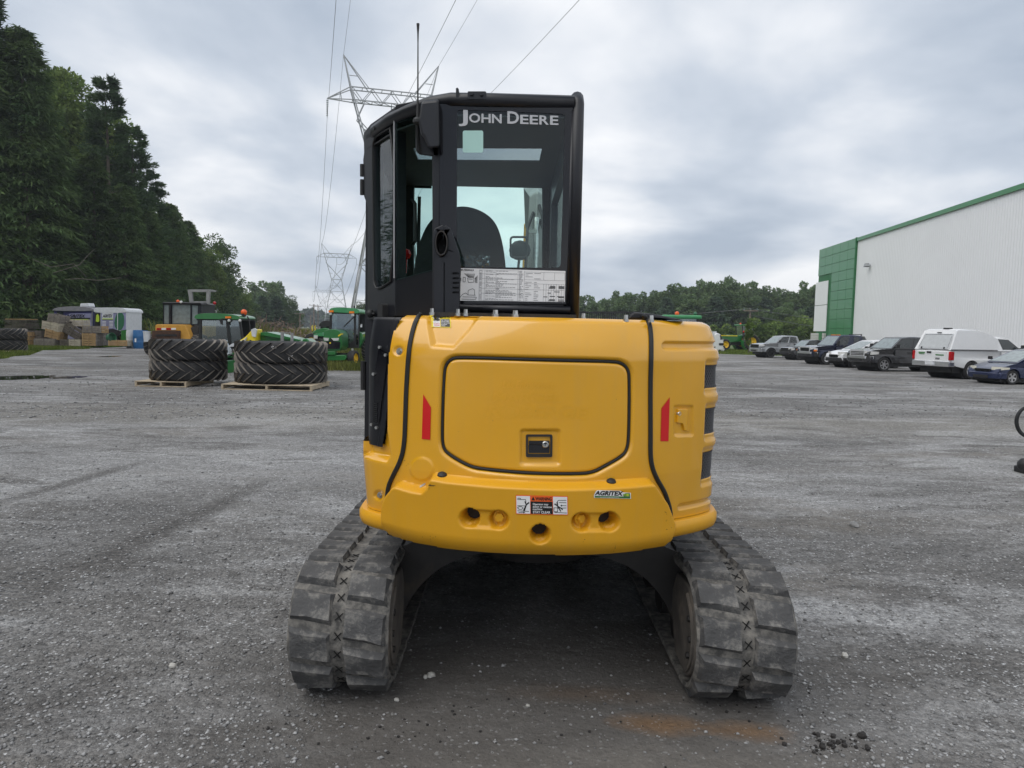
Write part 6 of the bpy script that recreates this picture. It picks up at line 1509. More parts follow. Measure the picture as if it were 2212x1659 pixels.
# ------------------------------------------------------------------ tyres on pallets
def tyre_thing(R, w, nl, label, group, loc, rz, flip, z):
    t = thing('tractor_tyre', label, 'tyre', (loc[0], loc[1], z + w / 2), rz, group)
    if flip: t.rotation_euler = (PI, 0, rz)
    h = w / 2; Rc = R - .045; ri = R * .60
    mb = MB(); mb.lathe([(ri, -h * .62), (ri + .03, -h * .78), (R * .82, -h * 1.0), (Rc - .04, -h * .93), (Rc, -h * .72), (Rc + .012, 0), (Rc, h * .72), (Rc - .04, h * .93), (R * .82, h * 1.0), (ri + .03, h * .78), (ri, h * .62), (ri + .04, 0), (ri, -h * .62)], (0, 0, 0), (0, 0, 1), 56)
    mb.build('casing', M['tyre'], t, smooth=50)
    me = {}
    for s in (1, -1):
        mb = MB(); n = 5; V = []
        sp = 2 * PI / nl * 1.05
        for k in range(n):
            f = k / (n - 1); a = -sp * f * 1.0; zc = s * (h * .95 - f * (h * .95 - .02)); r0 = R - .075 if 0 < k else R - .11; r1 = R + .004 if k else R - .045
            wd = .047 + .010 * f; tx, tz = -math.sin(a), 0
            for rr, ww in ((r0, 1.25), (r1, 1.0)):
                for q in (-1, 1):
                    aa = a + q * wd * ww / R; zz = zc + q * wd * ww * .55 * s
                    V.append((rr * math.cos(aa), rr * math.sin(aa), zz))
        Fs = []
        for k in range(n - 1):
            o = k * 4; Fs += [(o + 2, o + 3, o + 7, o + 6), (o, o + 2, o + 6, o + 4), (o + 1, o + 5, o + 7, o + 3)]
        Fs += [(0, 1, 3, 2), (n * 4 - 4, n * 4 - 2, n * 4 - 1, n * 4 - 3)]
        mb.add(V, Fs); o = mb.build('lug', M['tyre_lug'], t, smooth=0); me[s] = o.data
        for k in range(nl):
            if k == 0: q = o
            else: q = bpy.data.objects.new('lug', me[s]); COL.objects.link(q); q.parent = t
            q.rotation_euler = (0, 0, 2 * PI * (k + (.5 if s < 0 else 0)) / nl)
    if 'chalk' in label:
        mb = MB(); r = random.Random(6)
        for a0 in (4.55, 4.9):
            for k in range(7):
                a = a0 + r.uniform(-.05, .05); z = s_ = h * .45 * (1 if a0 < 4.6 else -1) + r.uniform(-.06, .06); a2, z2 = a + r.uniform(-.03, .03), z + r.uniform(-.05, .05)
                mb.beam((Rc * 1.012 * math.cos(a), Rc * 1.012 * math.sin(a), z), (Rc * 1.012 * math.cos(a2), Rc * 1.012 * math.sin(a2), z2), .007, .008)
        struct(mb.build('chalk_marks', M['white'], t, smooth=0), 'stuff')
    return t
def pallet(c, w, d, hgt, rz, label, nb=8, mat='pallet_wood'):
    t = thing('pallet', label, 'pallet', c, rz, 'pallets under the tyre stacks'); r = random.Random(int(c[0] * 100))
    top = .022
    def pl(name, cx, cy, cz, sx, sy, sz):
        mb = MB(); mb.box((0, 0, 0), (sx, sy, sz)); o = mb.build(name, M[mat], t, smooth=0, bevel=.004, seg=1); o.location = (cx, cy, cz); o.rotation_euler = (0, 0, r.uniform(-.012, .012))
    for k in range(nb): pl('plank', 0, -d / 2 + (k + .5) * d / nb + r.uniform(-.01, .01), hgt - top / 2, w + r.uniform(-.04, .02), d / nb * .8, top)
    for x in (-w / 2 + .03, 0, w / 2 - .03): pl('stringer', x, 0, hgt / 2, .05, d * .98, hgt - 2 * top - .004)
    for y in (-d / 2 + .06, 0, d / 2 - .06): pl('plank', 0, y, top / 2, w, .10, top)
    return t
GT = 'tractor tyres stacked flat on pallets'
def tyre_stack(u0, u1, vb, vtop, nl, names, pw, pd, plabel, prz=0, seed=0, z0=.14):
    uc = (u0 + u1) / 2; g = gnd(uc, vb); D = g.y + .1; R = (u1 - u0) / 2 * D / FPX * 1.05; c = at(uc, vb, D + R)
    top = at(uc, vtop, D + .1).z; w = (top - z0) / 2
    pallet((c.x - (R - pw / 2 if pw < 1.6 else 0), D + pd / 2, 0), pw, pd, z0, prz, plabel)
    tyre_thing(R, w, nl, names[0], GT, (c.x, c.y), .1 + seed, True, z0); tyre_thing(R, w, nl, names[1], GT, (c.x + .01, c.y - .02), .25 + seed, False, z0 + w)
tyre_stack(331, 487, 838, 735, 20, ('lower tyre of the left stack in front of the green tractor', 'upper tyre of the left stack in front of the green tractor'), 1.3, 1.7, 'short pallet under the left tyre stack with its right side showing')
tyre_stack(511, 706, 845, 740, 24, ('lower tyre of the wide stack beside the black cab side', 'upper tyre of the wide stack with chalk marks on its tread'), 2.25, 1.7, 'wide weathered pallet under the larger tyre stack', seed=.07)
tyre_stack(-34, 51, 762, 710, 20, ('lower tyre of the stack cut by the left picture edge', 'upper tyre of the stack cut by the left picture edge'), 1.9, 1.5, 'pallet on the grass under the tyre stack at the left edge', seed=.13, z0=.08)

# ------------------------------------------------------------------ helper: a thing drawn on an upright plane of the place
class At:
    def __init__(s, t, D): s.t = t; s.D = D; s.o = Vector(t.location)
    def p(s, u, v, dy=0.0): return at(u, v, s.D) - s.o + Vector((0, dy, 0))
    def prism(s, name, poly, mat, y0, y1, holes=(), parent=None, bevel=0.0, smooth=0, mb=None):
        m = MB(); m.prism(poly, lambda a, b_, d: s.p(a, b_, d), y0, y1, holes=holes)
        return m.build(name, M[mat] if isinstance(mat, str) else mat, parent or s.t, smooth=smooth, bevel=bevel)
    def box(s, name, u0, v0, u1, v1, mat, y0, y1, parent=None, bevel=0.0):
        return s.prism(name, [(u0, v0), (u1, v0), (u1, v1), (u0, v1)], mat, y0, y1, parent=parent, bevel=bevel)
    def tube(s, name, pts, r, mat, parent=None, n=8):
        m = MB(); m.tube([s.p(*q) for q in pts], r, n); return m.build(name, M[mat], parent or s.t)
    def ball(s, name, u, v, dy, r, mat, parent=None):
        m = MB(); m.ball(s.p(u, v, dy), r, 10); return m.build(name, M[mat], parent or s.t)
    def text(s, name, txt, u0, v0, w, h, mat, dy, parent=None, bold=.03, lean=0.0):
        V, Fs = text_mesh(txt, bold); mn, mx = V.min(0), V.max(0)
        P = [s.p(u0 + (x - mn[0]) / (mx[0] - mn[0]) * w + y / .73 * h * lean, v0 - y / .73 * h, dy) for x, y in V]
        m = MB(); m.add(P, Fs); return m.build(name, M[mat], parent or s.t, smooth=0)
def wheel(name, parent, c, ax, R, w, rimmat, tyremat='tyre', rim=.62, spokes=0, lugs=0, group=None):
    """a wheel with tyre and rim; ax is the outward axis"""
    ax = nrm(ax); c = Vector(c)
    wh = bpy.data.objects.new(name, None); COL.objects.link(wh); wh.parent = parent; wh.empty_display_size = .1; wh.location = c
    h = w / 2
    mb = MB(); mb.lathe([(R * rim, -h * .8), (R * (rim + .08), -h), (R * .92, -h * .98), (R * .985, -h * .75), (R, -h * .3), (R, h * .3), (R * .985, h * .75), (R * .92, h * .98), (R * (rim + .08), h), (R * rim, h * .8)], (0, 0, 0), ax, 32); mb.build('tyre', M[tyremat], wh, smooth=40)
    mb = MB(); mb.lathe([(R * rim, -h * .8), (R * rim, h * .82), (R * rim * .94, h * .82), (R * rim * .90, h * .55), (R * rim * .5, h * (.35 if spokes else .2)), (R * rim * .3, h * .6), (.001, h * .62)] if not spokes else [(R * rim, -h * .8), (R * rim, h * .84), (R * rim * .92, h * .80), (R * rim * .88, h * .1), (.001, h * .05)], (0, 0, 0), ax, 28)
    rm = mb.build('rim', M[rimmat] if not spokes else M['black_rim'] , wh, smooth=40)
    if spokes:
        x, y = basis(ax); mb = MB(); q = R * rim
        for k in range(spokes):
            a = 2 * PI * k / spokes + .3; d = x * math.cos(a) + y * math.sin(a)
            mb.beam(d * q * .1 + ax * h * .62, d * q * .95 + ax * h * .72, q * (.36 if spokes < 6 else .25), h * .25, upv=ax)
        mb.lathe([(q * 1.0, h * .70), (q * 1.0, h * .86), (q * .90, h * .84), (q * .90, h * .6)], (0, 0, 0), ax, 28); mb.cyl(ax * h * .4, ax * h * .8, q * .26, n=14)
        mb.build('spokes', M[rimmat], rm, smooth=40) if False else mb.build('spokes', M[rimmat], wh, smooth=40)
    if lugs:
        x, y = basis(ax); mb = MB()
        for k in range(lugs):
            for s in (-1, 1):
                a = 2 * PI * (k + (.5 if s > 0 else 0)) / lugs; b_ = a + .16
                p0 = (x * math.cos(a) + y * math.sin(a)) * (R * .985) + ax * (s * h * .95); p1 = (x * math.cos(b_) + y * math.sin(b_)) * (R * 1.005) + ax * (s * h * .08)
                mb.beam(p0, p1, R * .055, R * .07, upv=p0 - ax * p0.dot(ax))
        struct(mb.build('lugs', M['tyre_lug'], wh, smooth=0), 'stuff')
    return wh

# ------------------------------------------------------------------ old yellow machine at the wood edge
b0 = gnd(372, 769); t = thing('yard_loader', 'old faded yellow forklift loader with dark cab and grey roll frame', 'loader', (b0.x, b0.y, 0)); A = At(t, b0.y)
A.prism('engine_cover', [(333, 733), (333, 702), (338, 700.5), (396, 701), (403, 712), (409, 728), (409, 737), (333, 737)], 'old_yellow', .1, 2.2, bevel=.05)
A.box('counterweight', 331, 714, 389, 735, 'rust', -.15, .1, bevel=.03)
for k in range(4):
    c = A.box('reflector_strip', 337 + k * 10.5, 708.5, 346.5 + k * 10.5, 712.5, ('tail_red', 'white')[k % 2], .06, .1)
A.box('rear_lamp', 340, 722, 385, 726, 'plastic_black', -.18, -.14)
A.prism('cab_frame', [(335, 654), (352, 652), (420, 654), (420, 703), (335, 702)], 'black_paint', .8, .86, holes=[[(337, 657), (351, 657), (351, 699), (337, 699)], [(355, 656), (395, 657), (395, 699), (355, 699)], [(399, 658), (412, 659), (411, 699), (399, 700)]])
A.prism('cab_roof', [(333, 655), (337, 651), (418, 652), (422, 656)], 'black_paint', .7, 2.4, bevel=.03)
A.box('cab_window', 336, 656, 413, 700, 'painted_sky_glass', .82, .83)
A.box('cab_back', 335, 656, 420, 702, 'interior', 2.3, 2.4)
A.box('seat', 366, 672, 384, 700, 'seat', 1.3, 1.6, bevel=.04)
A.box('cab_side', 416, 655, 420, 702, 'interior', .86, 2.3)
A.prism('roll_frame', [(375, 622), (424, 622), (423, 655), (417, 655), (417, 627), (384, 627), (386, 655), (380, 655)], 'grey_steel', 1.5, 1.66); A.box('roll_frame_top', 376, 621, 423, 625, 'grey_steel', 1.66, 2.4); A.box('roll_frame_bar', 386, 648, 418, 651, 'grey_steel', 1.52, 1.6)
A.ball('beacon', 359.5, 649, 1.2, .09, 'beacon'); A.ball('red_lamp', 434, 652, 1.6, .09, 'tail_red'); A.ball('work_lamp', 376, 651.5, .75, .08, 'headlamp')
A.tube('exhaust_stack', [(352, 700, .7), (352, 662, .7), (354, 655, .7)], .05, 'black_paint')
A.prism('lift_arm', [(420, 704), (433, 705), (430, 728), (416, 727)], 'old_yellow', .6, 2.5, bevel=.03)
A.prism('side_step', [(402, 708), (412, 702), (418, 706), (418, 730), (408, 728)], 'dark_steel', .5, 1.6)
A.box('chassis', 325, 735, 425, 750, 'dark_steel', .2, 3.0)
for u in (318, 420): wheel('wheel', t, A.p(u, 745.5, .6), (1 if u > 400 else -1, -.02, 0), .53, .52, 'old_yellow', lugs=16)
for u in (330, 418): wheel('wheel', t, A.p(u, 745, 2.9), (1 if u > 400 else -1, -.02, 0), .5, .45, 'old_yellow')
g = A.o + A.p(320, 727, -.1)
t = thing('bucket', 'white plastic bucket hung above the front wheel of the old yellow machine', 'bucket', g); mb = MB(); mb.lathe([(.001, -.25), (.15, -.25), (.17, .2), (.185, .2), (.185, .26), (.001, .26)], (0, 0, 0), (0, 0, 1), 18); mb.build('pail', M['plastic_white'], t); mb = MB(); mb.tube([(-.18, 0, .18), (-.14, 0, .38), (0, .3, .5), (.14, 0, .38), (.18, 0, .18)], .012, 5); mb.build('handle', M['dark_steel'], t)

# ------------------------------------------------------------------ green tractor behind the left stack
b0 = gnd(480, 806); t = thing('tractor', 'green cab tractor with curved roof and orange beacon behind the left tyre stack', 'tractor', (b0.x, b0.y + 1.0, 0)); A = At(t, b0.y + 1.0)
A.prism('cab_roof', chaikin([(419, 689), (421, 680), (440, 676), (480, 677), (512, 681), (518, 685), (518, 690), (500, 690), (440, 689)], 2), 'tractor_green', .0, 1.5, bevel=.04, smooth=40)
A.box('roof_lining', 423, 689, 516, 692, 'plastic_black', .05, 1.45)
for nm, pl_ in (('cab_post', [(429, 690), (434, 690), (433, 745), (428, 745)]), ('cab_post', [(487, 689), (492, 689), (500, 756), (493, 756)]), ('cab_post', [(514, 689), (518, 689), (527, 752), (523, 752)]), ('cab_sill', [(428, 738), (500, 742), (500, 760), (428, 756)])):
    A.prism(nm, pl_, 'plastic_black', .02, .12)
A.prism('side_window', [(433, 691), (488, 691), (494, 742), (432, 740)], 'tractor_glass', .06, .07); A.prism('windscreen', [(492, 691), (514, 691), (524, 740), (499, 744)], 'tractor_glass', .06, .07)
A.box('cab_back', 431, 691, 520, 756, 'interior', 1.35, 1.4); A.box('seat', 452, 708, 474, 742, 'seat', .6, .9, bevel=.05)
A.prism('steering_column', [(498, 715), (506, 712), (512, 742), (500, 742)], 'interior', .5, .7)
A.ball('beacon', 515, 674, .5, .11, 'beacon'); A.box('beacon_base', 512, 677, 518, 683, 'plastic_black', .4, .6)
A.box('turn_signal', 488.5, 683.5, 499.5, 687.5, 'amber', -.08, .0); 
for u in (495.5, 519): A.ball('work_lamp', u, 692.5, -.03, .055, 'headlamp')
A.prism('mirror', [(481, 690), (488, 690), (488, 702), (484, 700)], 'plastic_black', -.3, -.25); A.tube('mirror_arm', [(489, 689, 0), (485, 689, -.28)], .012, 'plastic_black')
A.tube('exhaust_rail', [(527, 683, .3), (531, 690, .3), (535, 735, .3)], .025, 'plastic_black')
A.prism('hood', chaikin([(434, 746), (474, 742), (484, 748), (486, 766), (436, 766)], 1), 'tractor_green', -1.3, -.05, bevel=.05)
A.prism('mower_deck', [(486, 778), (512, 776), (516, 806), (470, 808)], 'tractor_green', -.9, .3, bevel=.03)
for v in (762, 768): A.box('deck_rail', 486, v, 512, v + 3, 'tractor_green', -.5, .5)
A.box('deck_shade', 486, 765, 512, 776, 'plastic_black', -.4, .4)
for dx, u in ((-1, 446), (1, 510)): wheel('wheel', t, A.p(u, 775, 1.0), (dx, 0, 0), .75, .42, 'yellow_rim', lugs=18)
for dx, u in ((-1, 440), (1, 498)): wheel('wheel', t, A.p(u, 790, -.9), (dx, 0, 0), .42, .26, 'yellow_rim', lugs=14)
g = A.o + A.p(498, 757, -.75); mb = MB(); rr = random.Random(5); mb.ball((0, 0, 0), (.30, .25, .22), 10, jit=.3, rnd=rr); mb.ball((.12, 0, .2), (.12, .12, .2), 8, jit=.3, rnd=rr); o = mb.build('plastic_sheet', mk_glass('film', (.7, .72, .74), .3, .2), smooth=0, loc=g); tag(o, 'crumpled clear plastic film on the mower between the tyre stacks', 'plastic film')
g = A.o + A.p(500, 780, -1.05); mb = MB(); mb.ball((0, 0, 0), (.32, .14, .10), 10, jit=.3, rnd=rr); tag(mb.build('plastic_bag', M['plastic_white'], smooth=0, loc=g), 'white plastic bag lying on the green mower deck', 'plastic bag')

# ------------------------------------------------------------------ green header with yellow cover behind the wide stack
D = 21.5; p = at(600, 800, D); t = thing('crop_header', 'green crop header half hidden behind the wide tyre stack', 'harvester header', (p.x, D, 0)); A = At(t, D)
A.prism('body', [(562, 720), (570, 717), (632, 731), (650, 741), (650, 790), (556, 790), (560, 742)], 'tractor_green', .0, 1.2, bevel=.03)
A.prism('top_beam', [(566, 718), (580, 717), (648, 733), (648, 737), (566, 724)], 'tractor_green', -.15, .1, bevel=.01)
A.prism('rear_fan', [(646, 742), (650, 732), (658, 731), (668, 740), (672, 746), (672, 790), (646, 790)], 'tractor_green', .2, .9, bevel=.03)
A.prism('crop_divider', [(512, 746), (540, 728), (556, 711), (562, 712), (562, 745)], 'print_yellow', -.4, .2, bevel=.02); A.prism('divider_tip', [(505, 748), (515, 742), (540, 733), (545, 728), (541, 741), (520, 748)], 'plastic_white', -.5, -.4); A.prism('divider_wrap', [(554, 712), (561, 709), (566, 712), (563, 728), (556, 726)], 'plastic_white', -.45, -.38)
A.box('reel_post', 553, 722, 561, 745, 'plastic_black', -.36, .0)
A.box('frame_post', 620, 717, 625, 745, 'grey_steel', -.6, -.5); A.box('frame_post', 641, 719, 645, 745, 'grey_steel', -.6, -.5); A.box('frame_bar', 625, 718, 641, 720, 'grey_steel', -.58, -.52)
A.box('frame_support', 600, 780, 640, 806, 'dark_steel', .2, .5)
# rusty gate leaning in the weeds
D = 50; p = at(533, 715, D); t = thing('rusty_gate', 'rusty leaning ladder rack in the weeds behind the green header', 'rack', (p.x, D, 0)); A = At(t, D)
for pts in ([(526, 722, 0), (531, 697, 0)], [(531, 725, 0), (538, 699, 0)]): A.tube('rail', pts, .05, 'rust')
for k in range(4): A.tube('rung', [(527 + k * 1.3, 717 - k * 6, 0), (533 + k * 1.5, 719 - k * 6, 0)], .035, 'rust')

# ------------------------------------------------------------------ green tractor facing us, yellow wheels
b0 = gnd(745, 790); t = thing('tractor', 'small green tractor facing us with pale roof and yellow rims on the grass', 'tractor', (b0.x, b0.y, 0)); A = At(t, b0.y)
A.prism('cab_roof', chaikin([(708, 675), (709, 668), (714, 664.5), (728, 663.5), (760, 665), (772, 668), (774, 673), (773, 677), (750, 676), (712, 674)], 1), 'tractor_roof', .2, 1.6, bevel=.03, smooth=40)
A.tube('roof_horn', [(756, 665, .8), (756, 659, .8)], .035, 'plastic_black')
A.prism('cab_frame', [(709, 674), (766, 675), (773, 677), (772, 752), (757, 752), (704, 754)], 'plastic_black', .3, .38, holes=[[(713, 677), (761, 678), (761, 735), (752, 742), (711, 742)], [(765, 679), (771, 680), (770, 745), (765, 745)]])
A.prism('windscreen', [(711, 676), (763, 677), (762, 744), (709, 743)], 'tractor_glass', .33, .335); A.prism('side_window', [(764, 678), (772, 679), (771, 748), (764, 748)], 'tractor_glass', .33, .335)
A.box('cab_back', 708, 677, 772, 752, 'interior', 1.55, 1.6).hide_render = False
A.tube('steering_wheel', [(726 + 11 * math.cos(a), 716 + 5 * math.sin(a), .62) for a in np.linspace(0, 2 * PI, 15)], .025, 'plastic_black'); A.tube('wiper', [(738, 706, .28), (760, 685, .28)], .015, 'plastic_black')
A.box('dashboard', 722, 708, 752, 730, 'interior', .5, .7, bevel=.06); A.box('seat', 728, 700, 748, 735, 'seat', 1.1, 1.25, bevel=.06)
for u, v in ((713.5, 672.3), (758, 674.5)): A.box('turn_signal', u - 5, v - 2.2, u + 5, v + 2.2, 'amber', .1, .22)
for u, v in ((711.5, 677.5), (760, 680)): A.box('work_lamp', u - 2.8, v - 3, u + 2.8, v + 3, 'headlamp', .12, .26, bevel=.02)
hd = A.prism('hood', chaikin([(711, 754), (711, 722), (714, 715), (724, 711), (738, 712), (747, 718), (749.5, 726), (749, 756), (730, 757)], 1), 'tractor_green', -.9, .28, bevel=.05, smooth=40)
A.prism('grille', [(711.5, 738), (724, 737), (727, 729), (734, 737), (746.5, 738), (745.5, 752), (713, 752)], 'black_gloss', -.94, -.88)
A.prism('headlight', [(712, 729), (723, 729.5), (722, 735.5), (713, 735)], 'headlamp', -.95, -.9); A.prism('headlight', [(728, 730), (744, 729.5), (743, 735), (733, 735.5)], 'headlamp', -.95, -.9)
A.prism('stripe', [(742, 724), (748.5, 720), (748.5, 723), (743, 727)], 'print_yellow', -.93, -.6); A.box('emblem', 724.5, 738.5, 727.5, 741.5, 'print_yellow', -.96, -.93)
A.box('front_bumper', 713, 757, 737, 765, 'tractor_green', -1.0, -.7, bevel=.02); A.prism('loader_frame', [(705, 766), (757, 765), (760, 771), (757, 776), (706, 777)], 'tractor_green', -.95, -.5, bevel=.02); A.box('front_axle', 708, 762, 762, 770, 'plastic_black', -.5, -.3)
for u, v in ((708, 754), (762, 755.5)): A.box('marker_lamp', u - 1.6, v - 3, u + 1.6, v + 3, 'headlamp', -.1, .0)
A.prism('fender', [(770, 716), (778, 720), (780, 733), (772, 753), (769, 753)], 'tractor_green', .4, 1.6, bevel=.03); A.prism('fender', [(700, 718), (706, 716), (706, 753), (703, 752)], 'tractor_green', .4, 1.6, bevel=.03)
A.prism('rear_arm', [(778, 718), (796, 720), (796, 733), (778, 731)], 'tractor_green', 1.2, 1.5); A.prism('arm_stripe', [(780, 721), (796, 722.5), (796, 727.5), (780, 725.5)], 'print_yellow', 1.17, 1.2)
wheel('wheel', t, A.p(769.5, 773, -.55), (1, -.25, 0), .325, .28, 'yellow_rim'); wheel('wheel', t, A.p(706, 772, -.55), (-1, -.1, 0), .325, .28, 'yellow_rim')
wheel('wheel', t, A.p(785, 755, 1.1), (1, -.1, 0), .48, .38, 'yellow_rim', lugs=20); wheel('wheel', t, A.p(700, 754, 1.1), (-1, -.1, 0), .48, .38, 'yellow_rim', lugs=20)
A.box('mirror', 775, 700, 778.5, 707, 'plastic_white', .3, .35); A.tube('mirror_arm', [(771, 700, .3), (776, 701, .3)], .015, 'plastic_black')
# the machine half hidden beyond it
b0 = gnd(690, 768); t = thing('tractor', 'dark green open tractor half hidden left of the yellow wheeled tractor', 'tractor', (b0.x, b0.y, 0)); A = At(t, b0.y)
A.prism('hood', [(676, 719), (684, 712), (703, 708), (712, 710), (712, 726), (676, 726)], 'tractor_green', -.2, 1.0, bevel=.05); A.prism('canopy', chaikin([(686, 706), (689, 697), (698, 692), (712, 693), (712, 706)], 1), 'plastic_black', .2, 1.2, bevel=.03)
A.box('console', 688, 704, 712, 711, 'plastic_black', .4, .9); A.prism('fender', [(687, 722), (706, 718), (708, 726), (688, 726)], 'tractor_roof', -.9, .0)
A.box('chassis', 676, 726, 712, 750, 'plastic_black', 0, 1.2)
for k in (0, 1): A.tube('guard_hoop', [(675 + k * 6, 714, 0), (674 + k * 6, 706, 0), (676 + k * 6, 703, 0)], .03, 'print_yellow')
A.box('headlight', 688, 724, 696, 731, 'headlamp', -.95, -.9)
wheel('wheel', t, A.p(679, 744, -.1), (-.45, -1, 0), .62, .5, 'yellow_rim', lugs=20); wheel('wheel', t, A.p(699, 748, -.7), (-.4, -1, 0), .45, .4, 'yellow_rim', lugs=16)

# ------------------------------------------------------------------ trailers, crates, boards, barrels on the verge
b0 = gnd(150, 746)
M['wrap_dark'] = mk('dark_blue_wrap', (.045, .045, .14), rough=.35, var=.5, scale=1.2)
M['wrap_pale'] = mk('lavender_wrap', (.27, .27, .42), rough=.4, var=.3, scale=1.0)
M['trailer_grey'] = mk('trailer_grey', (.22, .22, .24), rough=.5, var=.2)
DT = b0.y
def trailer(label, pts_body, roof, x0): 
    p = at(x0, 745, DT); t = thing('trailer', label, 'trailer', (p.x, DT, 0)); return t, At(t, DT)
t, A = trailer('dark blue wrapped display trailer with grey rounded roof and roof vent', None, None, 160)
A.box('body', 114, 668, 203, 742, 'wrap_dark', .1, 2.2, bevel=.05)
A.prism('roof', chaikin([(113, 672), (114, 667), (130, 663), (165, 661.5), (195, 664), (204, 669), (204, 672)], 1), 'trailer_grey', .0, 2.3, bevel=.03)
A.prism('roof_vent', [(160, 662), (161, 655), (179, 654), (182, 662)], 'plastic_white', .6, 1.3, bevel=.05)
A.prism('picture_panel', [(139, 683), (150, 677), (196, 677), (197, 732), (137, 732)], 'wrap_pale', .06, .1); A.box('name_strip', 140, 686.5, 194, 689, 'print_black', .03, .05); A.box('name_line', 142, 689.5, 190, 690.8, 'print_lime', .03, .05)
A.text('lettering', 'AGRITEX', 141.5, 685.5, 41, 6.6, 'print_black', .03, lean=.3); A.box('end_window', 122, 673, 135, 683, 'car_glass', .05, .1); A.box('door_edge', 197.5, 672, 198.6, 740, 'galv', .03, .1)
wheel('wheel', t, A.p(150, 740, .3), (0, -1, 0), .33, .22, 'plastic_white')
t, A = trailer('lavender wrapped display trailer with white rounded roof beside the dark one', None, None, 240)
A.prism('body', [(205, 672), (273, 672), (273, 716), (262, 722), (217, 716), (205, 720)], 'plastic_white', .0, 2.0, bevel=.03)
A.prism('roof', chaikin([(203, 676), (204, 667), (212, 664.5), (262, 664.5), (271, 667), (274, 672), (274, 676)], 1), 'plastic_white', -.06, 2.1, bevel=.05)
A.box('end_panel', 205, 676, 217, 715, 'print_black', -.04, .0); A.prism('emblem', [(208, 694), (209, 681), (212, 678), (215, 683), (215.5, 694), (212, 696)], 'print_lime', -.06, -.04)
A.box('side_panel', 219, 674.5, 272, 713, 'wrap_pale', -.03, .0); A.box('name_panel', 221.5, 676, 245, 690, 'plastic_white', -.05, -.03); A.text('lettering', 'AGRITEX', 222.5, 685.5, 20, 6.5, 'print_black', -.06, lean=.3); A.box('name_line', 222, 688, 245, 690, 'print_lime', -.06, -.05)
for k in range(5):
    for u in (222, 237): A.box('text_line', u, 694 + k * 3, u + 7.5, 695.2 + k * 3, 'white', -.05, -.03)
A.prism('window_picture', chaikin([(247, 702), (250, 685), (254, 676), (268, 676), (269, 700), (264, 712), (254, 714)], 1), 'plastic_green', -.045, -.03); A.box('window_bar', 254.3, 675, 255.6, 713, 'plastic_white', -.06, -.045)
A.prism('wheel_arch', [(222, 724), (228, 712), (245, 710), (262, 716), (258, 726), (240, 724)], 'plastic_black', -.05, .3); wheel('wheel', t, A.p(243, 736, .2), (0, -1, 0), .36, .24, 'plastic_white'); A.prism('side_skirt', [(262, 714), (273, 712), (272, 735), (262, 735)], 'print_green', -.03, .5)
GC = 'wooden crates piled by the trailers'
CR = {}
def crate(u0, v0, u1, v1, D, label, mat='grey_wood', rz=0.0, ry=0.0, depth_=.75, mat2=None, rx=0.0):
    a, b_ = at(u0, (v0 + v1) / 2, D), at(u1, (v0 + v1) / 2, D); w = abs(b_.x - a.x); uc = (u0 + u1) / 2
    h = at(uc, v0, D).z - at(uc, v1, D).z; z = at(uc, v1, D).z
    t = thing('crate', label, 'crate', ((a.x + b_.x) / 2, D + depth_ / 2, max(z, .0) + h / 2), rz, GC); t.rotation_euler = (rx, ry, rz)
    def wall(wd, hh):
        mb = MB(); n = 3
        for k in range(n): mb.box((0, 0, -hh / 2 + (k + .5) * hh / n), (wd, .02, hh / n * .86))
        for x in (-wd / 2 + .05, 0, wd / 2 - .05): mb.box((x, -.017, 0), (.06, .018, hh * 1.02))
        return mb
    for s, (wd, off, r) in (('f', (w, (0, -depth_ / 2, 0), 0)), ('b', (w, (0, depth_ / 2, 0), PI)), ('l', (depth_, (-w / 2, 0, 0), -PI / 2)), ('r', (depth_, (w / 2, 0, 0), PI / 2))):
        o = wall(wd, h).build('slat_wall', M[mat2 if (mat2 and s in 'lr') else mat], t, smooth=0); o.location = off; o.rotation_euler = (0, 0, r); o['kind'] = 'stuff'
    mb = MB(); mb.box((0, 0, -h / 2 + .02), (w, depth_, .03)); mb.build('crate_floor', M[mat], t, smooth=0)
DC = gnd(120, 750).y
crate(73, 731.5, 117, 746.5, DC, 'low long grey crate at the foot of the crate pile', 'grey_wood')
crate(60, 714, 90, 744, DC + .9, 'large dark crate behind the low long grey one', 'dark_wood')
crate(46, 717, 61, 745.5, DC + .3, 'tan crate standing right of the leftmost tyre stack', 'tan_wood')
crate(97, 713, 130, 731, DC + .3, 'tilted bright tan crate lying in the middle of the leaning pile', 'tan_wood', rz=-.1, ry=.20)
crate(89, 696, 134, 714, DC + .35, 'tilted brown and grey crate second from the top of the leaning pile', 'pale_wood', rz=-.25, ry=.14)
crate(103, 680, 135, 696, DC + .4, 'tilted grey crate on top of the leaning pile', 'grey_wood', rz=-.2, ry=.2)
crate(137, 703, 178, 728, DC + .5, 'big dark crate leaning steeply against the dark trailer', 'dark_wood', ry=.52)
crate(129, 733, 149, 747, DC + .1, 'dark low crate beside the whitewashed crate', 'dark_wood'); crate(149, 733, 173, 747.5, DC, 'whitewashed pale crate on the grass', 'pale_wood')
crate(177, 732.5, 207, 747, DC, 'lower tan crate of the neat stack of three', 'tan_wood', mat2='grey_wood', depth_=1.0); crate(177, 720, 207, 732, DC, 'middle tan crate of the neat stack of three', 'tan_wood', mat2='grey_wood', depth_=1.0)
crate(178, 704, 219, 719, DC + .1, 'topmost two-tone crate of the neat stack of three', 'grey_wood', mat2='tan_wood'); crate(206, 720, 222, 746, DC + .6, 'grey crate behind the right side of the neat stack', 'grey_wood')
crate(234, 735, 275, 747, DC, 'single tan crate on the grass under the pale trailer', 'tan_wood', mat2='pale_wood'); crate(142, 690, 179, 705, DC + 1.0, 'pale crate high up against the dark trailer side', 'pale_wood')
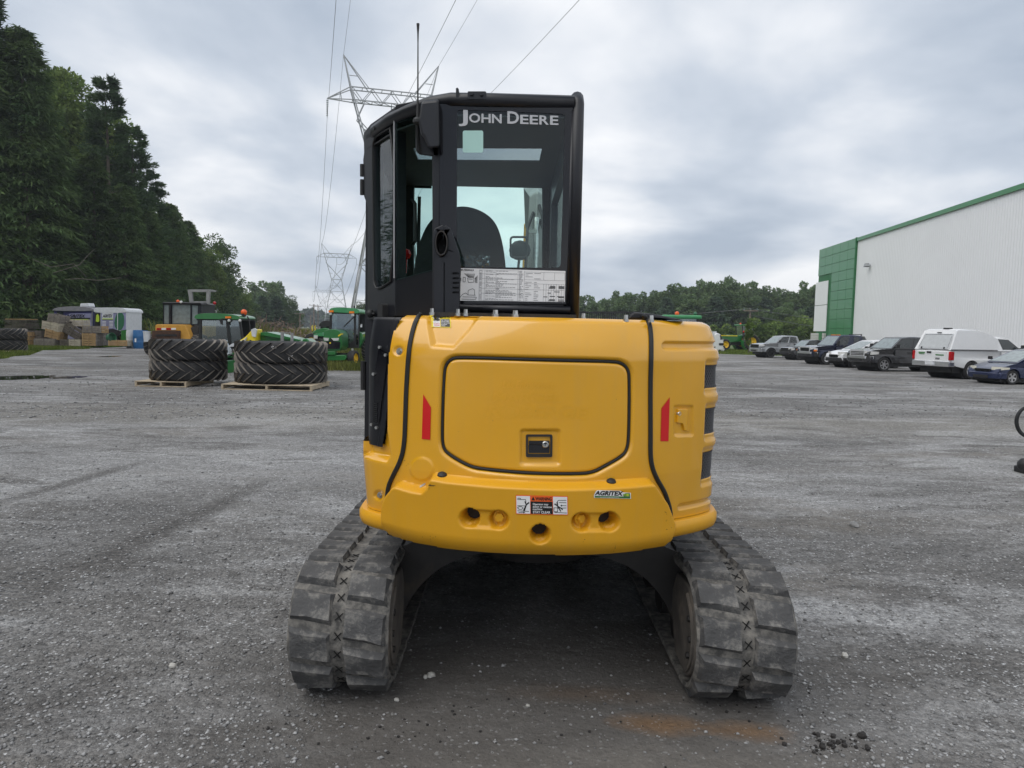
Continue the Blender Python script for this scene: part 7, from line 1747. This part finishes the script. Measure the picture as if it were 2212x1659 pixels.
for k in range(11):
    v = 716 - k * 2.7; r = random.Random(k + 40); a = at(12 + r.uniform(-4, 4), v, DC + 1.2); b_ = at(60 + r.uniform(-6, 8), v + r.uniform(-.6, .6), DC + 1.2)
    mb = MB(); mb.box((0, 0, 0), (b_.x - a.x, 1.1, .05)); o = mb.build('board', M['tan_wood' if k == 10 else 'dark_wood'], smooth=0, loc=((a.x + b_.x) / 2, DC + 1.7, a.z)); o.rotation_euler = (0, r.uniform(-.015, .015), r.uniform(-.12, .12))
    tag(o, 'brighter tan board lying on top of the pile of boards' if k == 10 else ('%s board from the top of the pile of boards beside the leftmost tyres' % 'eleventh tenth ninth eighth seventh sixth fifth fourth third second'.split()[k]), 'board', 'weathered boards piled at the left edge')
for k in range(2):
    crate(14, 717 + k * 14, 45, 731 + k * 14, DC + 1.2, ('upper', 'lower')[k] + ' dark crate carrying the pile of boards', 'dark_wood', depth_=1.0)
def barrel(u0, u1, v0, v1, D, label, mat):
    a, b_ = at(u0, v1, D), at(u1, v1, D); r = (b_.x - a.x) / 2; h = at((u0 + u1) / 2, v0, D).z
    t = thing('barrel', label, 'barrel', ((a.x + b_.x) / 2, D, 0), 0, 'plastic barrels by the wood edge'); mb = MB()
    mb.lathe([(.001, 0), (r * .93, 0), (r * .98, h * .05), (r, h * .3), (r * 1.03, h * .33), (r, h * .36), (r, h * .63), (r * 1.03, h * .66), (r, h * .69), (r * .97, h * .95), (r * .9, h), (.001, h * .99)], (0, 0, 0), (0, 0, 1), 22); mb.build('drum', M[mat], t)
    mb = MB(); mb.prism(rrect(-r * .25, h * .35, r * .1, h * .55, .01), lambda x, z, d: Vector((x, -math.sqrt(max(0, r * r - x * x)) - d - .012, z)), 0, .002); mb.build('sticker', M['white'], t, smooth=0)
barrel(273.5, 288, 714, 739, DC + 1.0, 'white plastic barrel left of the blue barrels', 'plastic_white'); barrel(288.5, 310.5, 713, 741, DC + .7, 'larger blue plastic barrel beside the white barrel', 'plastic_blue'); barrel(308, 320, 714, 739, DC + 1.4, 'paler blue barrel half hidden behind the white bucket', 'plastic_blue')
p = at(238, 733, DC + .2); mb = MB(); mb.lathe([(.001, -.1), (.22, -.1), (.28, .22), (.26, .22), (.21, -.06), (.001, -.06)], (0, 0, 0), (.9, -.4, .2), 16); tag(mb.build('green_tub', M['plastic_green'], loc=(p.x, p.y, p.z + .1)), 'dark green plastic tub tipped on its side under the pale trailer', 'tub')
p = at(268, 741, DC + .6); mb = MB(); mb.prism([(-.45, .35), (.4, .35), (.3, 0), (-.3, 0)], lambda a, b_, d: Vector((a, d, b_)), 0, .5); tag(mb.build('green_box', M['plastic_green'], smooth=0, loc=(p.x, p.y, 0.1)), 'small green trough standing right of the pale trailer', 'trough')

# ------------------------------------------------------------------ parked vehicles
def offset_poly(p, d):
    n = len(p); out = []
    for i in range(n):
        a, b_, c = Vector(p[i - 1]), Vector(p[i]), Vector(p[(i + 1) % n]); e1 = (b_ - a).normalized(); e2 = (c - b_).normalized()
        n1 = Vector((-e1.y, e1.x)); n2 = Vector((-e2.y, e2.x)); m = (n1 + n2); m = m / max(.35, m.length_squared / 2) / 1.0 * .5 * 2 / 2 if m.length > .1 else n1
        out.append((b_.x + m.x * d, b_.y + m.y * d))
    return out
def arch(xc, zc, r, z0, n=9):
    a0 = math.asin(max(-1, min(1, (z0 - zc) / r))); return [(xc + r * math.cos(t), zc + r * math.sin(t)) for t in np.linspace(a0, PI - a0, n)]
def vehicle(name, label, cat, spec, contact, local_contact, pxm, rz, paint, group='cars and trucks parked before the warehouse'):
    W = spec['W']; hw = W / 2; g = gnd(*contact); S = pxm * depth(g) / FPX
    ca, sa = math.cos(rz), math.sin(rz); lx, ly = local_contact
    o = (g.x - S * (lx * ca - ly * sa), g.y - S * (lx * sa + ly * ca), 0)
    t = thing(name, label, cat, o, rz, group, scale=S)
    B = lambda nm, mb, mat, par=None, **k: mb.build(nm, M[mat] if isinstance(mat, str) else mat, par or t, **k)
    xf, xr_, R, ar = spec['xf'], spec['xr'], spec['R'], spec['R'] * 1.2
    z0 = spec['sill']
    prof_ = list(spec['top'])            # rear bottom -> over the top -> front bottom
    poly = prof_ + arch(xf, R, ar, z0) + arch(xr_, R, ar, z0)
    body = MB(); N = len(poly); layers = [(-hw, .06), (-hw + .05, .012), (-hw + .13, 0), (hw - .13, 0), (hw - .05, .012), (hw, .06)]
    zmid = spec.get('belt', 1.0); Vs = []
    for y, inset in layers:
        for x, z in poly:
            tz = max(0, z - zmid * .72) * inset * 2.2; cx = spec['L'] / 2
            fx = (x - cx) / cx; Vs.append((x - inset * 1.6 * (abs(fx) ** 6) * (1 if fx > 0 else -1), y - math.copysign(1, y) * (tz + inset * .35 * abs(fx) ** 8 * 4), z))
    Fs = []
    for k in range(len(layers) - 1):
        for i in range(N): Fs.append((k * N + i, k * N + (i + 1) % N, (k + 1) * N + (i + 1) % N, (k + 1) * N + i))
    tri = tessellate_polygon([[Vector((x, z, 0)) for x, z in poly]]); Fs += [tuple(i for i in tt) for tt in tri] + [tuple((len(layers) - 1) * N + i for i in tt[::-1]) for tt in tri]
    body.add(Vs, Fs); B('body', body, paint, smooth=32)
    mb = MB(); mb.box((spec['L'] / 2, 0, z0 * .85), (spec['L'] * .9, W * .84, .30)); B('underbody', mb, 'plastic_black', smooth=0)
    for x in (xf, xr_):
        mb = MB(); mb.cyl((x, -hw + .16, R), (x, hw - .16, R), ar * .99, n=20); B('wheel_well', mb, 'plastic_black', smooth=0)
    # greenhouse
    gb, gt, wb, wt = spec['gb'], spec['gt'], spec['wb'], spec['wt']      # base polyline x range / z, roof, half widths
    (bx0, bx1, bz), (tx0, tx1, tz) = gb, gt
    def gp(f, g_, s):                     # f along (0 rear..1 front), g_ up, s side
        xb = bx0 + (bx1 - bx0) * f; xt = tx0 + (tx1 - tx0) * f
        return Vector((xb + (xt - xb) * g_, s * (wb + (wt - wb) * g_), bz + (tz - bz) * g_ + (.05 * math.sin(PI * f) * g_)))
    mb = MB(); nf = 8; Vg = []
    for g_ in (0, .92, 1.0):
        for s in (-1, 1):
            for k in range(nf + 1):
                p = gp(k / nf, g_, s * (1 if g_ < 1 else .90)); Vg.append(p)
    m_ = nf + 1; Fg = []
    for L_ in range(2):
        for s in range(2):
            for k in range(nf): a = (L_ * 2 + s) * m_ + k; Fg.append((a, a + 1, a + 1 + 2 * m_, a + 2 * m_))
        for k in (0, nf): a = L_ * 2 * m_ + k; Fg.append((a, a + m_, a + 3 * m_, a + 2 * m_))
    for k in range(nf): a = 4 * m_ + k; Fg.append((a, a + 1, a + 1 + m_, a + m_))
    mb.add(Vg, Fg); B('cabin', mb, paint, smooth=30)
    def pane(nm, q, mat, off=.006):
        n = (q[1] - q[0]).cross(q[-1] - q[0]).normalized(); c = sum(q, Vector()) / len(q)
        if n.dot(c - Vector((spec['L'] / 2, 0, bz * .8))) < 0: n = -n
        m = MB(); m.add([p + n * off for p in q], [tuple(range(len(q)))]); return B(nm, m, mat, smooth=0)
    for s in (-1, 1):
        for f0, f1 in spec['win']:
            pane('side_window', [gp(f0, .10, s), gp(f1, .10, s), gp(f1 - (.02 if f1 > .9 else 0), .86, s), gp(f0, .86, s)], spec.get('glass', 'car_glass'), .008)
    lerp = lambda a, b_, f: a + (b_ - a) * f
    fr = [lerp(gp(1, .06, -1), gp(1, .06, 1), .05), lerp(gp(1, .06, -1), gp(1, .06, 1), .95), lerp(gp(1, .90, -1), gp(1, .90, 1), .93), lerp(gp(1, .90, -1), gp(1, .90, 1), .07)]
    pane('windscreen', fr, 'painted_sky_glass', .01)
    rr_ = [lerp(gp(0, .2, -1), gp(0, .2, 1), .08), lerp(gp(0, .2, -1), gp(0, .2, 1), .92), lerp(gp(0, .85, -1), gp(0, .85, 1), .9), lerp(gp(0, .85, -1), gp(0, .85, 1), .1)]
    pane('rear_window', rr_, 'car_glass', .01)
    # doors: slightly proud panels with handles
    for s in (-1, 1):
        for x0, x1 in spec['doors']:
            mb = MB(); mb.prism(rrect(x0, z0 + .10, x1, bz - .05, .06), lambda a, b_, d: Vector((a, s * (hw + .004 - max(0, b_ - zmid * .72) * .06 * 2.2 * .9 + d * .012 - .012), b_)), 0, 1)
            dr = B('door', mb, paint, smooth=0); mb = MB(); mb.box((x0 + .16, s * (hw + .0), bz - .20), (.20, .05, .045)); mb.build('handle', M[spec.get('handle', 'plastic_black')], dr, smooth=0, bevel=.01)
    # wheels
    for x in (xf, xr_):
        for s in (-1, 1): wheel('wheel', t, (x, s * (hw - .12), R), (0, s, 0), R, spec.get('tw', .26), spec['rim'], 'car_tyre', rim=spec.get('rimf', .66), spokes=spec.get('spokes', 6))
    # nose
    L = spec['L']; gz0, gz1, gw = spec['grille']
    mb = MB(); mb.prism(rrect(-gw, gz0, gw, gz1, .05), lambda a, b_, d: Vector((L - .03 + d, a, b_)), -.02, .045); B('grille', mb, spec.get('grille_mat', 'plastic_black'), smooth=0)
    mb = MB()
    for k in range(4): mb.box((L + .022, 0, gz0 + (k + .5) * (gz1 - gz0) / 4), (.03, gw * 1.86, (gz1 - gz0) * .085))
    struct(B('grille_bars', mb, spec.get('bar_mat', 'black_gloss'), smooth=0), 'stuff')
    if spec.get('surround'):
        mb = MB(); mb.prism(rrect(-gw - .06, gz0 - .05, gw + .06, gz1 + .06, .07), lambda a, b_, d: Vector((L - .03 + d, a, b_)), -.02, .05, holes=[rrect(-gw + .01, gz0 + .02, gw - .01, gz1 - .02, .04)]); B('grille_surround', mb, spec['surround'], smooth=0)
    hx0, hz0, hz1, hy = spec['lamp']
    for s in (-1, 1):
        y0 = hy; mb = MB()
        q = [(L - .01, y0, hz0), (L - .01, y0, hz1), (L - .03 - hx0 * .25, hw - .06, hz1), (L - .03 - hx0, hw + .006, hz1 - .02), (L - .03 - hx0, hw + .006, hz0 + .04), (L - .03 - hx0 * .25, hw - .05, hz0)]
        vs = [Vector((x, s * y, z)) for x, y, z in q] + [Vector((x - .08, s * (y - .05), z)) for x, y, z in q]
        mb.add(vs, [(0, 1, 2, 5), (2, 3, 4, 5)] + [(k, (k + 1) % 6, 6 + (k + 1) % 6, 6 + k) for k in range(6)]); B('headlight', mb, spec.get('lamp_mat', 'headlamp'), smooth=0)
        if spec.get('amber'):
            mb = MB(); mb.box((L - .14, s * (hw - .02), hz0 + .03), (.2, .07, .10)); B('turn_signal', mb, 'amber', smooth=0)
    bz0, bz1 = spec['bumper']
    mb = MB(); mb.prism([(L - .45, -hw - .005), (L - .12, -hw + .01), (L + .06, -hw * .72), (L + .09, 0), (L + .06, hw * .72), (L - .12, hw - .01), (L - .45, hw + .005), (L - .45, 0)], lambda a, b_, d: Vector((a, b_, d)), bz0, bz1); B('front_bumper', mb, spec['bumper_mat'] if spec['bumper_mat'] != 'paint' else paint, smooth=30, bevel=.03)
    if spec.get('chrome_bar'):
        mb = MB(); mb.prism([(L - .3, -hw - .008), (L + .075, -hw * .74), (L + .10, 0), (L + .075, hw * .74), (L - .3, hw + .008), (L - .3, 0)], lambda a, b_, d: Vector((a, b_, d)), bz1 - .12, bz1 + .01); B('bumper_top', mb, 'chrome', smooth=0)
    mb = MB(); mb.box((L + .06, 0, (bz0 + bz1) / 2 - .05), (.06, W * .45, .13)); B('lower_grille', mb, 'plastic_black', smooth=0)
    # tail
    mb = MB(); mb.prism([(-.08, -hw * .98), (.25, -hw * .99), (.25, hw * .99), (-.08, hw * .98)], lambda a, b_, d: Vector((a, b_, d)), spec['rb'][0], spec['rb'][1]); B('rear_bumper', mb, spec.get('rb_mat', paint), smooth=0, bevel=.03)
    tz0, tz1 = spec['tail']
    for s in (-1, 1):
        mb = MB(); mb.box((.06, s * (hw - .045), (tz0 + tz1) / 2), (.22, .11, tz1 - tz0)); B('tail_light', mb, 'tail_red', smooth=0, bevel=.02)
    # mirrors
    for s in (-1, 1):
        c = gp(.97, .12, s); mb = MB(); mb.box(c + Vector((-.12, s * .20, .10)), (.10, .20, spec.get('mirror', .22))); B('mirror', mb, spec.get('mirror_mat', 'plastic_black'), smooth=0, bevel=.03)
        mb = MB(); mb.beam(c + Vector((-.12, 0, .04)), c + Vector((-.12, s * .14, .06)), .05); B('mirror_arm', mb, 'plastic_black', smooth=0)
    return t, gp, B, hw
def pickup(**k):
    d = dict(L=5.8, W=2.0, xf=4.78, xr=1.22, R=.40, sill=.50, belt=1.25, top=[(.0, .62), (-.02, 1.0), (.0, 1.28), (.9, 1.30), (1.9, 1.29), (4.28, 1.30), (4.9, 1.27), (5.5, 1.20), (5.70, 1.12), (5.80, .98), (5.80, .58), (5.6, .5)],
             gb=(1.92, 4.32, 1.28), gt=(2.15, 3.55, 1.93), wb=.93, wt=.74, win=[(.12, .47), (.53, .95)], doors=[(2.02, 2.98), (3.04, 4.10)], grille=(.86, 1.14, .62), lamp=(.38, .94, 1.15, .64), bumper=(.50, .84), bumper_mat='plastic_black', rb=(.55, .78), rb_mat='plastic_black', tail=(.88, 1.24), rim='alloy', spokes=6)
    d.update(k); return d
def hatch(**k):
    d = dict(L=4.35, W=1.76, xf=3.60, xr=.88, R=.32, sill=.30, belt=.92, top=[(.05, .40), (.0, .7), (.06, .95), (.2, 1.0), (3.1, .98), (3.6, .90), (4.1, .76), (4.28, .66), (4.35, .50), (4.33, .32), (4.15, .26)],
             gb=(.10, 3.35, .96), gt=(.45, 2.05, 1.54), wb=.82, wt=.62, win=[(.05, .26), (.30, .55), (.59, .90)], doors=[(1.05, 1.95), (2.0, 3.0)], grille=(.56, .67, .42), lamp=(.50, .635, .765, .47), bumper=(.24, .52), bumper_mat='paint', rb=(.35, .62), tail=(.72, .98), rim='alloy', spokes=5, tw=.21, mirror=.15)
    d.update(k); return d
car_paint = lambda n, c, metal=.35: mk(n, c, rough=.25, metal=metal, var=.03, coat=.8)
P_ = {k: car_paint(k + '_car_paint', c, m) for k, c, m in (('silver', (.36, .375, .39), .5), ('navy', (.010, .016, .045), .3), ('graphite', (.05, .05, .054), .5), ('white', (.72, .73, .74), 0.), ('blue', (.012, .022, .075), .4), ('darkgrey', (.035, .036, .04), .4), ('grey', (.15, .155, .16), .4))}
RZN = math.radians(191); RZT = math.radians(17)
vehicle('pickup_truck', 'silver grey pickup truck with black wheels, farthest of the front row', 'pickup truck', pickup(rim='black_rim', bumper_mat='paint', grille=(.80, 1.16, .70), spokes=8, R=.42, lamp=(.30, .98, 1.17, .70)), (1663.5, 773), (4.78, .9), 24.6, RZN, P_['silver'])
vehicle('pickup_truck', 'dark grey pickup truck nose between the silver and navy trucks', 'pickup truck', pickup(rim='black_rim', spokes=8, grille_mat='plastic_black'), (1726, 778), (4.78, .9), 22.5, RZN, P_['darkgrey'])
t, gp, B, hw = vehicle('pickup_truck', 'navy pickup truck with chrome bumper and amber roof lights', 'pickup truck', pickup(rim='alloy', spokes=0, rimf=.52, R=.41, surround='bright_trim', chrome_bar=True, amber=True, grille=(.86, 1.14, .52), lamp=(.22, .92, 1.12, .60), gt=(2.05, 3.62, 2.0), win=[(.14, .36), (.56, .95)], doors=[(3.04, 4.10)], mirror=.34), (1783.5, 788), (4.78, .9), 32.0, RZN, P_['navy'])
for k in range(5):
    mb = MB(); mb.box((3.5, -.4 + .2 * k, 2.03), (.10, .10, .05)); B('roof_light', mb, 'amber', smooth=0)
mb = MB()
for y in (-.62, .62): mb.beam((2.0, y, 1.95), (1.98, y, 2.12), .05)
mb.beam((1.99, -.62, 2.09), (1.99, .62, 2.09), .05); B('headache_rack', mb, 'plastic_black', smooth=0)
mb = MB(); mb.box((3.2, hw + .06, .50), (2.2, .12, .07)); B('side_step', mb, 'chrome', smooth=0)
vehicle('suv', 'white compact suv showing only its nose behind the charcoal pickup', 'car', hatch(sill=.42, R=.35, L=4.5, top=[(.05, .5), (.0, .8), (.06, 1.05), (.2, 1.1), (3.2, 1.10), (3.7, 1.03), (4.2, .92), (4.42, .80), (4.48, .6), (4.44, .42), (4.2, .36)], gb=(.10, 3.4, 1.07), gt=(.5, 2.15, 1.66), lamp=(.7, .74, .95, .40), grille=(.62, .78, .40), bumper=(.36, .60), bumper_mat='plastic_black'), (1846, 795), (3.60, .8), 36, RZN, P_['white'])
vehicle('pickup_truck', 'charcoal pickup truck with chrome grille next to the white capped pickup', 'pickup truck', pickup(surround='bright_trim', bar_mat='bright_trim', chrome_bar=True, bumper_mat='paint', grille=(.84, 1.16, .56), lamp=(.55, .94, 1.14, .62), gt=(1.95, 3.5, 1.95), gb=(1.8, 4.34, 1.28), win=[(.10, .47), (.53, .95)]), (1907, 802.6), (4.78, .9), 38.0, RZN, P_['graphite'])
vehicle('suv', 'grey boxy suv just visible behind the navy truck hood', 'car', hatch(sill=.42, R=.36, gt=(.4, 2.3, 1.72), gb=(.1, 3.2, 1.05)), (1800, 768), (3.48, .8), 25, RZN, P_['grey'])
vehicle('hatchback', 'dark blue hatchback cut off by the right picture edge', 'car', hatch(amber=False, lamp_mat=mk('aged_headlamp', (.66, .64, .54), rough=.2, var=.1)), (2184, 831), (3.60, .80), 49, RZN, P_['blue'])
# white pickup with a tall cap, tail towards us
sp = pickup(rim='chrome', spokes=8, R=.39, gb=(2.55, 4.32, 1.28), gt=(2.62, 3.5, 1.86), win=[(.30, .95)], doors=[(2.95, 4.05)], rb_mat='chrome', tail=(.84, 1.22), top=[(.0, .62), (-.02, 1.0), (.0, 1.26), (.9, 1.28), (2.4, 1.27), (4.28, 1.30), (4.9, 1.27), (5.5, 1.20), (5.70, 1.12), (5.80, .98), (5.80, .58), (5.6, .5)])
t, gp, B, hw = vehicle('pickup_truck', 'white pickup truck with tall white cap over its bed, tail towards us', 'pickup truck', sp, (2093, 819.5), (1.22, -.9), 48.5, RZT, P_['white'])
cap_ = [(.02, 1.29), (.42, 2.13), (.50, 2.17), (1.6, 2.16), (2.15, 2.06), (2.65, 1.86), (2.75, 1.78), (2.72, 1.29)]
mb = MB(); lay = [(-.98, .0), (-.97, .0), (-.86, 1.0), (.86, 1.0), (.97, .0), (.98, .0)]; V = []; n = len(cap_)
for k, s in enumerate((-1, 1)):
    for x, z in cap_: V.append((x, s * (.965 - (z - 1.29) * .14), z))
    cx = 1.4
    for x, z in cap_: V.append((x + (cx - x) * .04, s * (.965 - (z - 1.29) * .14 - .12), z + (.05 if z > 1.5 else 0)))
order = [0, n, 3 * n, 2 * n]; Fs = []
for i in range(n):
    j = (i + 1) % n
    if i == n - 1: continue
    Fs += [(i, j, n + j, n + i), (n + i, n + j, 3 * n + j, 3 * n + i), (3 * n + i, 3 * n + j, 2 * n + j, 2 * n + i)]
Fs += [tuple(range(n)), tuple(range(2 * n, 3 * n))]
mb.add(V, Fs); cp = B('bed_cap', mb, P_['white'], smooth=30)
mb = MB(); tp = lambda f, y, off=.012: Vector((.02 + .40 * f - off, y * (.965 - f * .84 * .14), 1.29 + .84 * f))
mb.add([tp(.10, -.78), tp(.10, .78), tp(.80, .80), tp(.80, -.80)], [(0, 1, 2, 3)]); mb.build('cap_window', mk('cap_glass', (.42, .44, .45), rough=.12, var=.1), cp, smooth=0)
mb = MB(); q = [tp(.07, -.82, .008), tp(.07, .82, .008), tp(.84, .84, .008), tp(.84, -.84, .008)]; mb.tube([tuple(p) for p in q], .02, 5, closed=True); mb.build('cap_hatch_frame', M['plastic_white'], cp)
for y in (-.62, .62):
    mb = MB(); mb.box(tp(.09, y, .03), (.04, .05, .10)); mb.build('cap_latch', M['plastic_black'], cp, smooth=0)
mb = MB(); mb.box(tp(.91, 0, .02), (.03, .22, .04)); mb.build('stop_lamp', M['plastic_black'], cp, smooth=0)
mb = MB(); mb.box((.62, -.2, 2.24), (.22, .3, .07)); mb.build('roof_box', M['plastic_black'], cp, smooth=0, bevel=.01)
mb = MB(); mb.box((1.36, -.972, 1.31), (2.7, .02, .03)); mb.build('cap_seam', M['print_grey'], cp, smooth=0)
mb = MB(); mb.box((-.015, 0, .98), (.05, 1.55, .50)); tg = B('tailgate', mb, P_['white'], smooth=0, bevel=.02)
mb = MB(); mb.box((-.05, .1, 1.17), (.04, .22, .08)); mb.build('tailgate_handle', M['plastic_black'], tg, smooth=0)
for y, z, w, h in ((.5, 1.14, .34, .05), (.5, 1.08, .30, .03), (-.45, 1.06, .42, .05), (-.35, .90, .22, .08)):
    mb = MB(); mb.box((-.045, y, z), (.01, w, h)); mb.build('decal_strip', M['print_green'] if z > .95 else M['print_grey'], tg, smooth=0)
mb = MB(); mb.box((-.10, 0, .68), (.06, .42, .15)); B('licence_plate', mb, 'plastic_white', smooth=0)
# ------------------------------------------------------------------ tractors beyond, and the small white van
def farm_tractor(label, u, v, D, rz, S, cabroof='tractor_green'):
    p = at(u, v, D); t = thing('tractor', label, 'tractor', (p.x, D, 0), rz, None, S); B = lambda nm, mb, mat, **k: mb.build(nm, M[mat], t, **k)
    mb = MB(); mb.prism([(-.2, 1.0), (-.2, 1.7), (1.2, 1.72), (2.9, 1.50), (3.15, 1.3), (3.15, .75), (2.8, .65)], lambda a, b_, d: Vector((a, d, b_)), -.42, .42); B('hood', mb, 'tractor_green', smooth=0, bevel=.08)
    mb = MB(); mb.box((1.6, 0, 1.62), (2.4, .865, .10)); B('hood_stripe', mb, 'print_yellow', smooth=0)
    mb = MB(); mb.box((3.16, 0, 1.05), (.04, .7, .5)); B('grille', mb, 'plastic_black', smooth=0)
    mb = MB(); mb.box((.5, 0, .75), (4.0, .6, .4)); B('chassis', mb, 'plastic_black', smooth=0)
    mb = MB()
    for x0, x1 in ((-.2, .0), (-1.5, -1.4)):
        for y in (-.72, .72): mb.beam((x0, y, 1.3), (x1, y * .95, 2.75), .09)
    B('cab_frame', mb, 'plastic_black', smooth=0)
    mb = MB(); mb.prism([(-.18, 1.35), (-1.5, 1.35), (-1.42, 2.75), (.0, 2.75)], lambda a, b_, d: Vector((a, d, b_)), -.69, .69); B('cab_glass', mb, 'tractor_glass', smooth=0)
    mb = MB(); mb.box((-.95, 0, 1.75), (.5, .5, .9)); B('seat', mb, 'seat', smooth=0, bevel=.06)
    mb = MB(); mb.box((-.7, 0, 2.84), (1.75, 1.62, .17)); B('cab_roof', mb, cabroof, smooth=0, bevel=.06)
    mb = MB(); mb.ball((-.6, -.7, 3.02), .11, 10); B('beacon', mb, 'beacon')
    for s in (-1, 1):
        mb = MB(); mb.lathe([(1.0, -.3), (1.05, -.3), (1.05, .3), (1.0, .3)], (-.95, s * .98, .92), (0, 1, 0), 20, a0=-.2, a1=PI * .95); B('fender', mb, 'tractor_green', smooth=0)
        wheel('wheel', t, (-.95, s * 1.05, .92), (0, s, 0), .92, .55, 'yellow_rim', lugs=20); wheel('wheel', t, (2.2, s * .95, .62), (0, s, 0), .62, .42, 'yellow_rim', lugs=16)
    return t, B
g = gnd(1590, 757); t, B = farm_tractor('large green tractor with yellow wheels beyond the lawn', 1594, 757, g.y + 2, math.radians(193), .95)
mb = MB(); mb.ball((-.1, .9, 2.1), .13, 8); B('side_lamp', mb, 'tail_red')
t, B = farm_tractor('green tractor hidden behind the yellow hood, only its roof beacons showing', 1432, 800, 25.5, math.radians(172), .775, 'tractor_roof')
mb = MB(); mb.ball((-1.3, .5, 3.0), .09, 8); B('roof_lamp', mb, 'plastic_green')
g = gnd(1556, 762); t = thing('delivery_van', 'small white van half hidden by the right edge of the yellow body', 'van', (g.x, g.y + 4, 0)); A = At(t, g.y + 4)
A.prism('body', [(1544, 757), (1544, 722), (1550, 719), (1556, 722), (1563, 733), (1564, 757)], P_['white'], 0, 1.9, bevel=.08); A.prism('windscreen', [(1555, 724), (1557, 724), (1562, 733), (1556, 734)], 'car_glass', -.02, 0); A.box('grille', 1553, 741, 1563, 746, 'plastic_black', -.03, 0); A.box('cargo_box', 1538, 716, 1550, 752, 'plastic_white', .3, 2.0)
for u in (1549, 1561): wheel('wheel', t, A.p(u, 754, .1), (0, -1, 0), .33, .2, 'alloy', 'car_tyre')
# slat fence far behind the machine
D = 48; p = at(1300, 760, D); t = thing('fence', 'dark picket fence showing just above the yellow hood', 'fence', (p.x, D, 0)); A = At(t, D)
for k in range(36): A.box('picket', 1240 + k * 4, 674, 1242.2 + k * 4, 760, 'plastic_black', 0, .05)
A.box('rail', 1236, 673, 1386, 676.5, 'plastic_black', -.04, 0); A.box('rail', 1236, 735, 1386, 739, 'plastic_black', -.04, 0)
# attachment with looping hoses at the right edge
g = gnd(2225, 1022); t = thing('auger_attachment', 'black attachment with looping hydraulic hoses cut by the right picture edge', 'attachment', (g.x, g.y, 0)); A = At(t, g.y)
for k in range(2):
    o_ = k * 5; A.tube('hydraulic_hose', [(q[0] + o_, q[1], k * .03) for q in chaikin([(2240, 874), (2212, 880), (2199, 893), (2194, 910), (2199, 930), (2212, 942), (2240, 950)], 2, False)], .019, 'rubber_seal')
A.ball('motor', 2216, 1005, 0, .095, 'plastic_black'); A.box('motor_base', 2203, 1008, 2240, 1023, 'plastic_black', -.08, .12, bevel=.02); A.box('drive_head', 2275, 868, 2310, 1023, 'plastic_black', -.1, .25, bevel=.03)
# ------------------------------------------------------------------ thin air haze
hm = bpy.data.materials.new('haze'); hm.use_nodes = True; hm.node_tree.nodes.clear()
ho_ = hm.node_tree.nodes.new('ShaderNodeOutputMaterial'); hv_ = hm.node_tree.nodes.new('ShaderNodeVolumePrincipled')
hv_.inputs['Color'].default_value = (0.86, 0.92, 1.0, 1); hv_.inputs['Density'].default_value = 0.0004; hv_.inputs['Anisotropy'].default_value = 0.2
hm.node_tree.links.new(hv_.outputs[0], ho_.inputs['Volume'])
mb = MB(); mb.box((0, 1700, 24), (5200, 4800, 50)); struct(mb.build('haze', hm, smooth=0), 'stuff')
SC.cycles.volume_max_steps = 64; SC.cycles.volume_bounces = 0
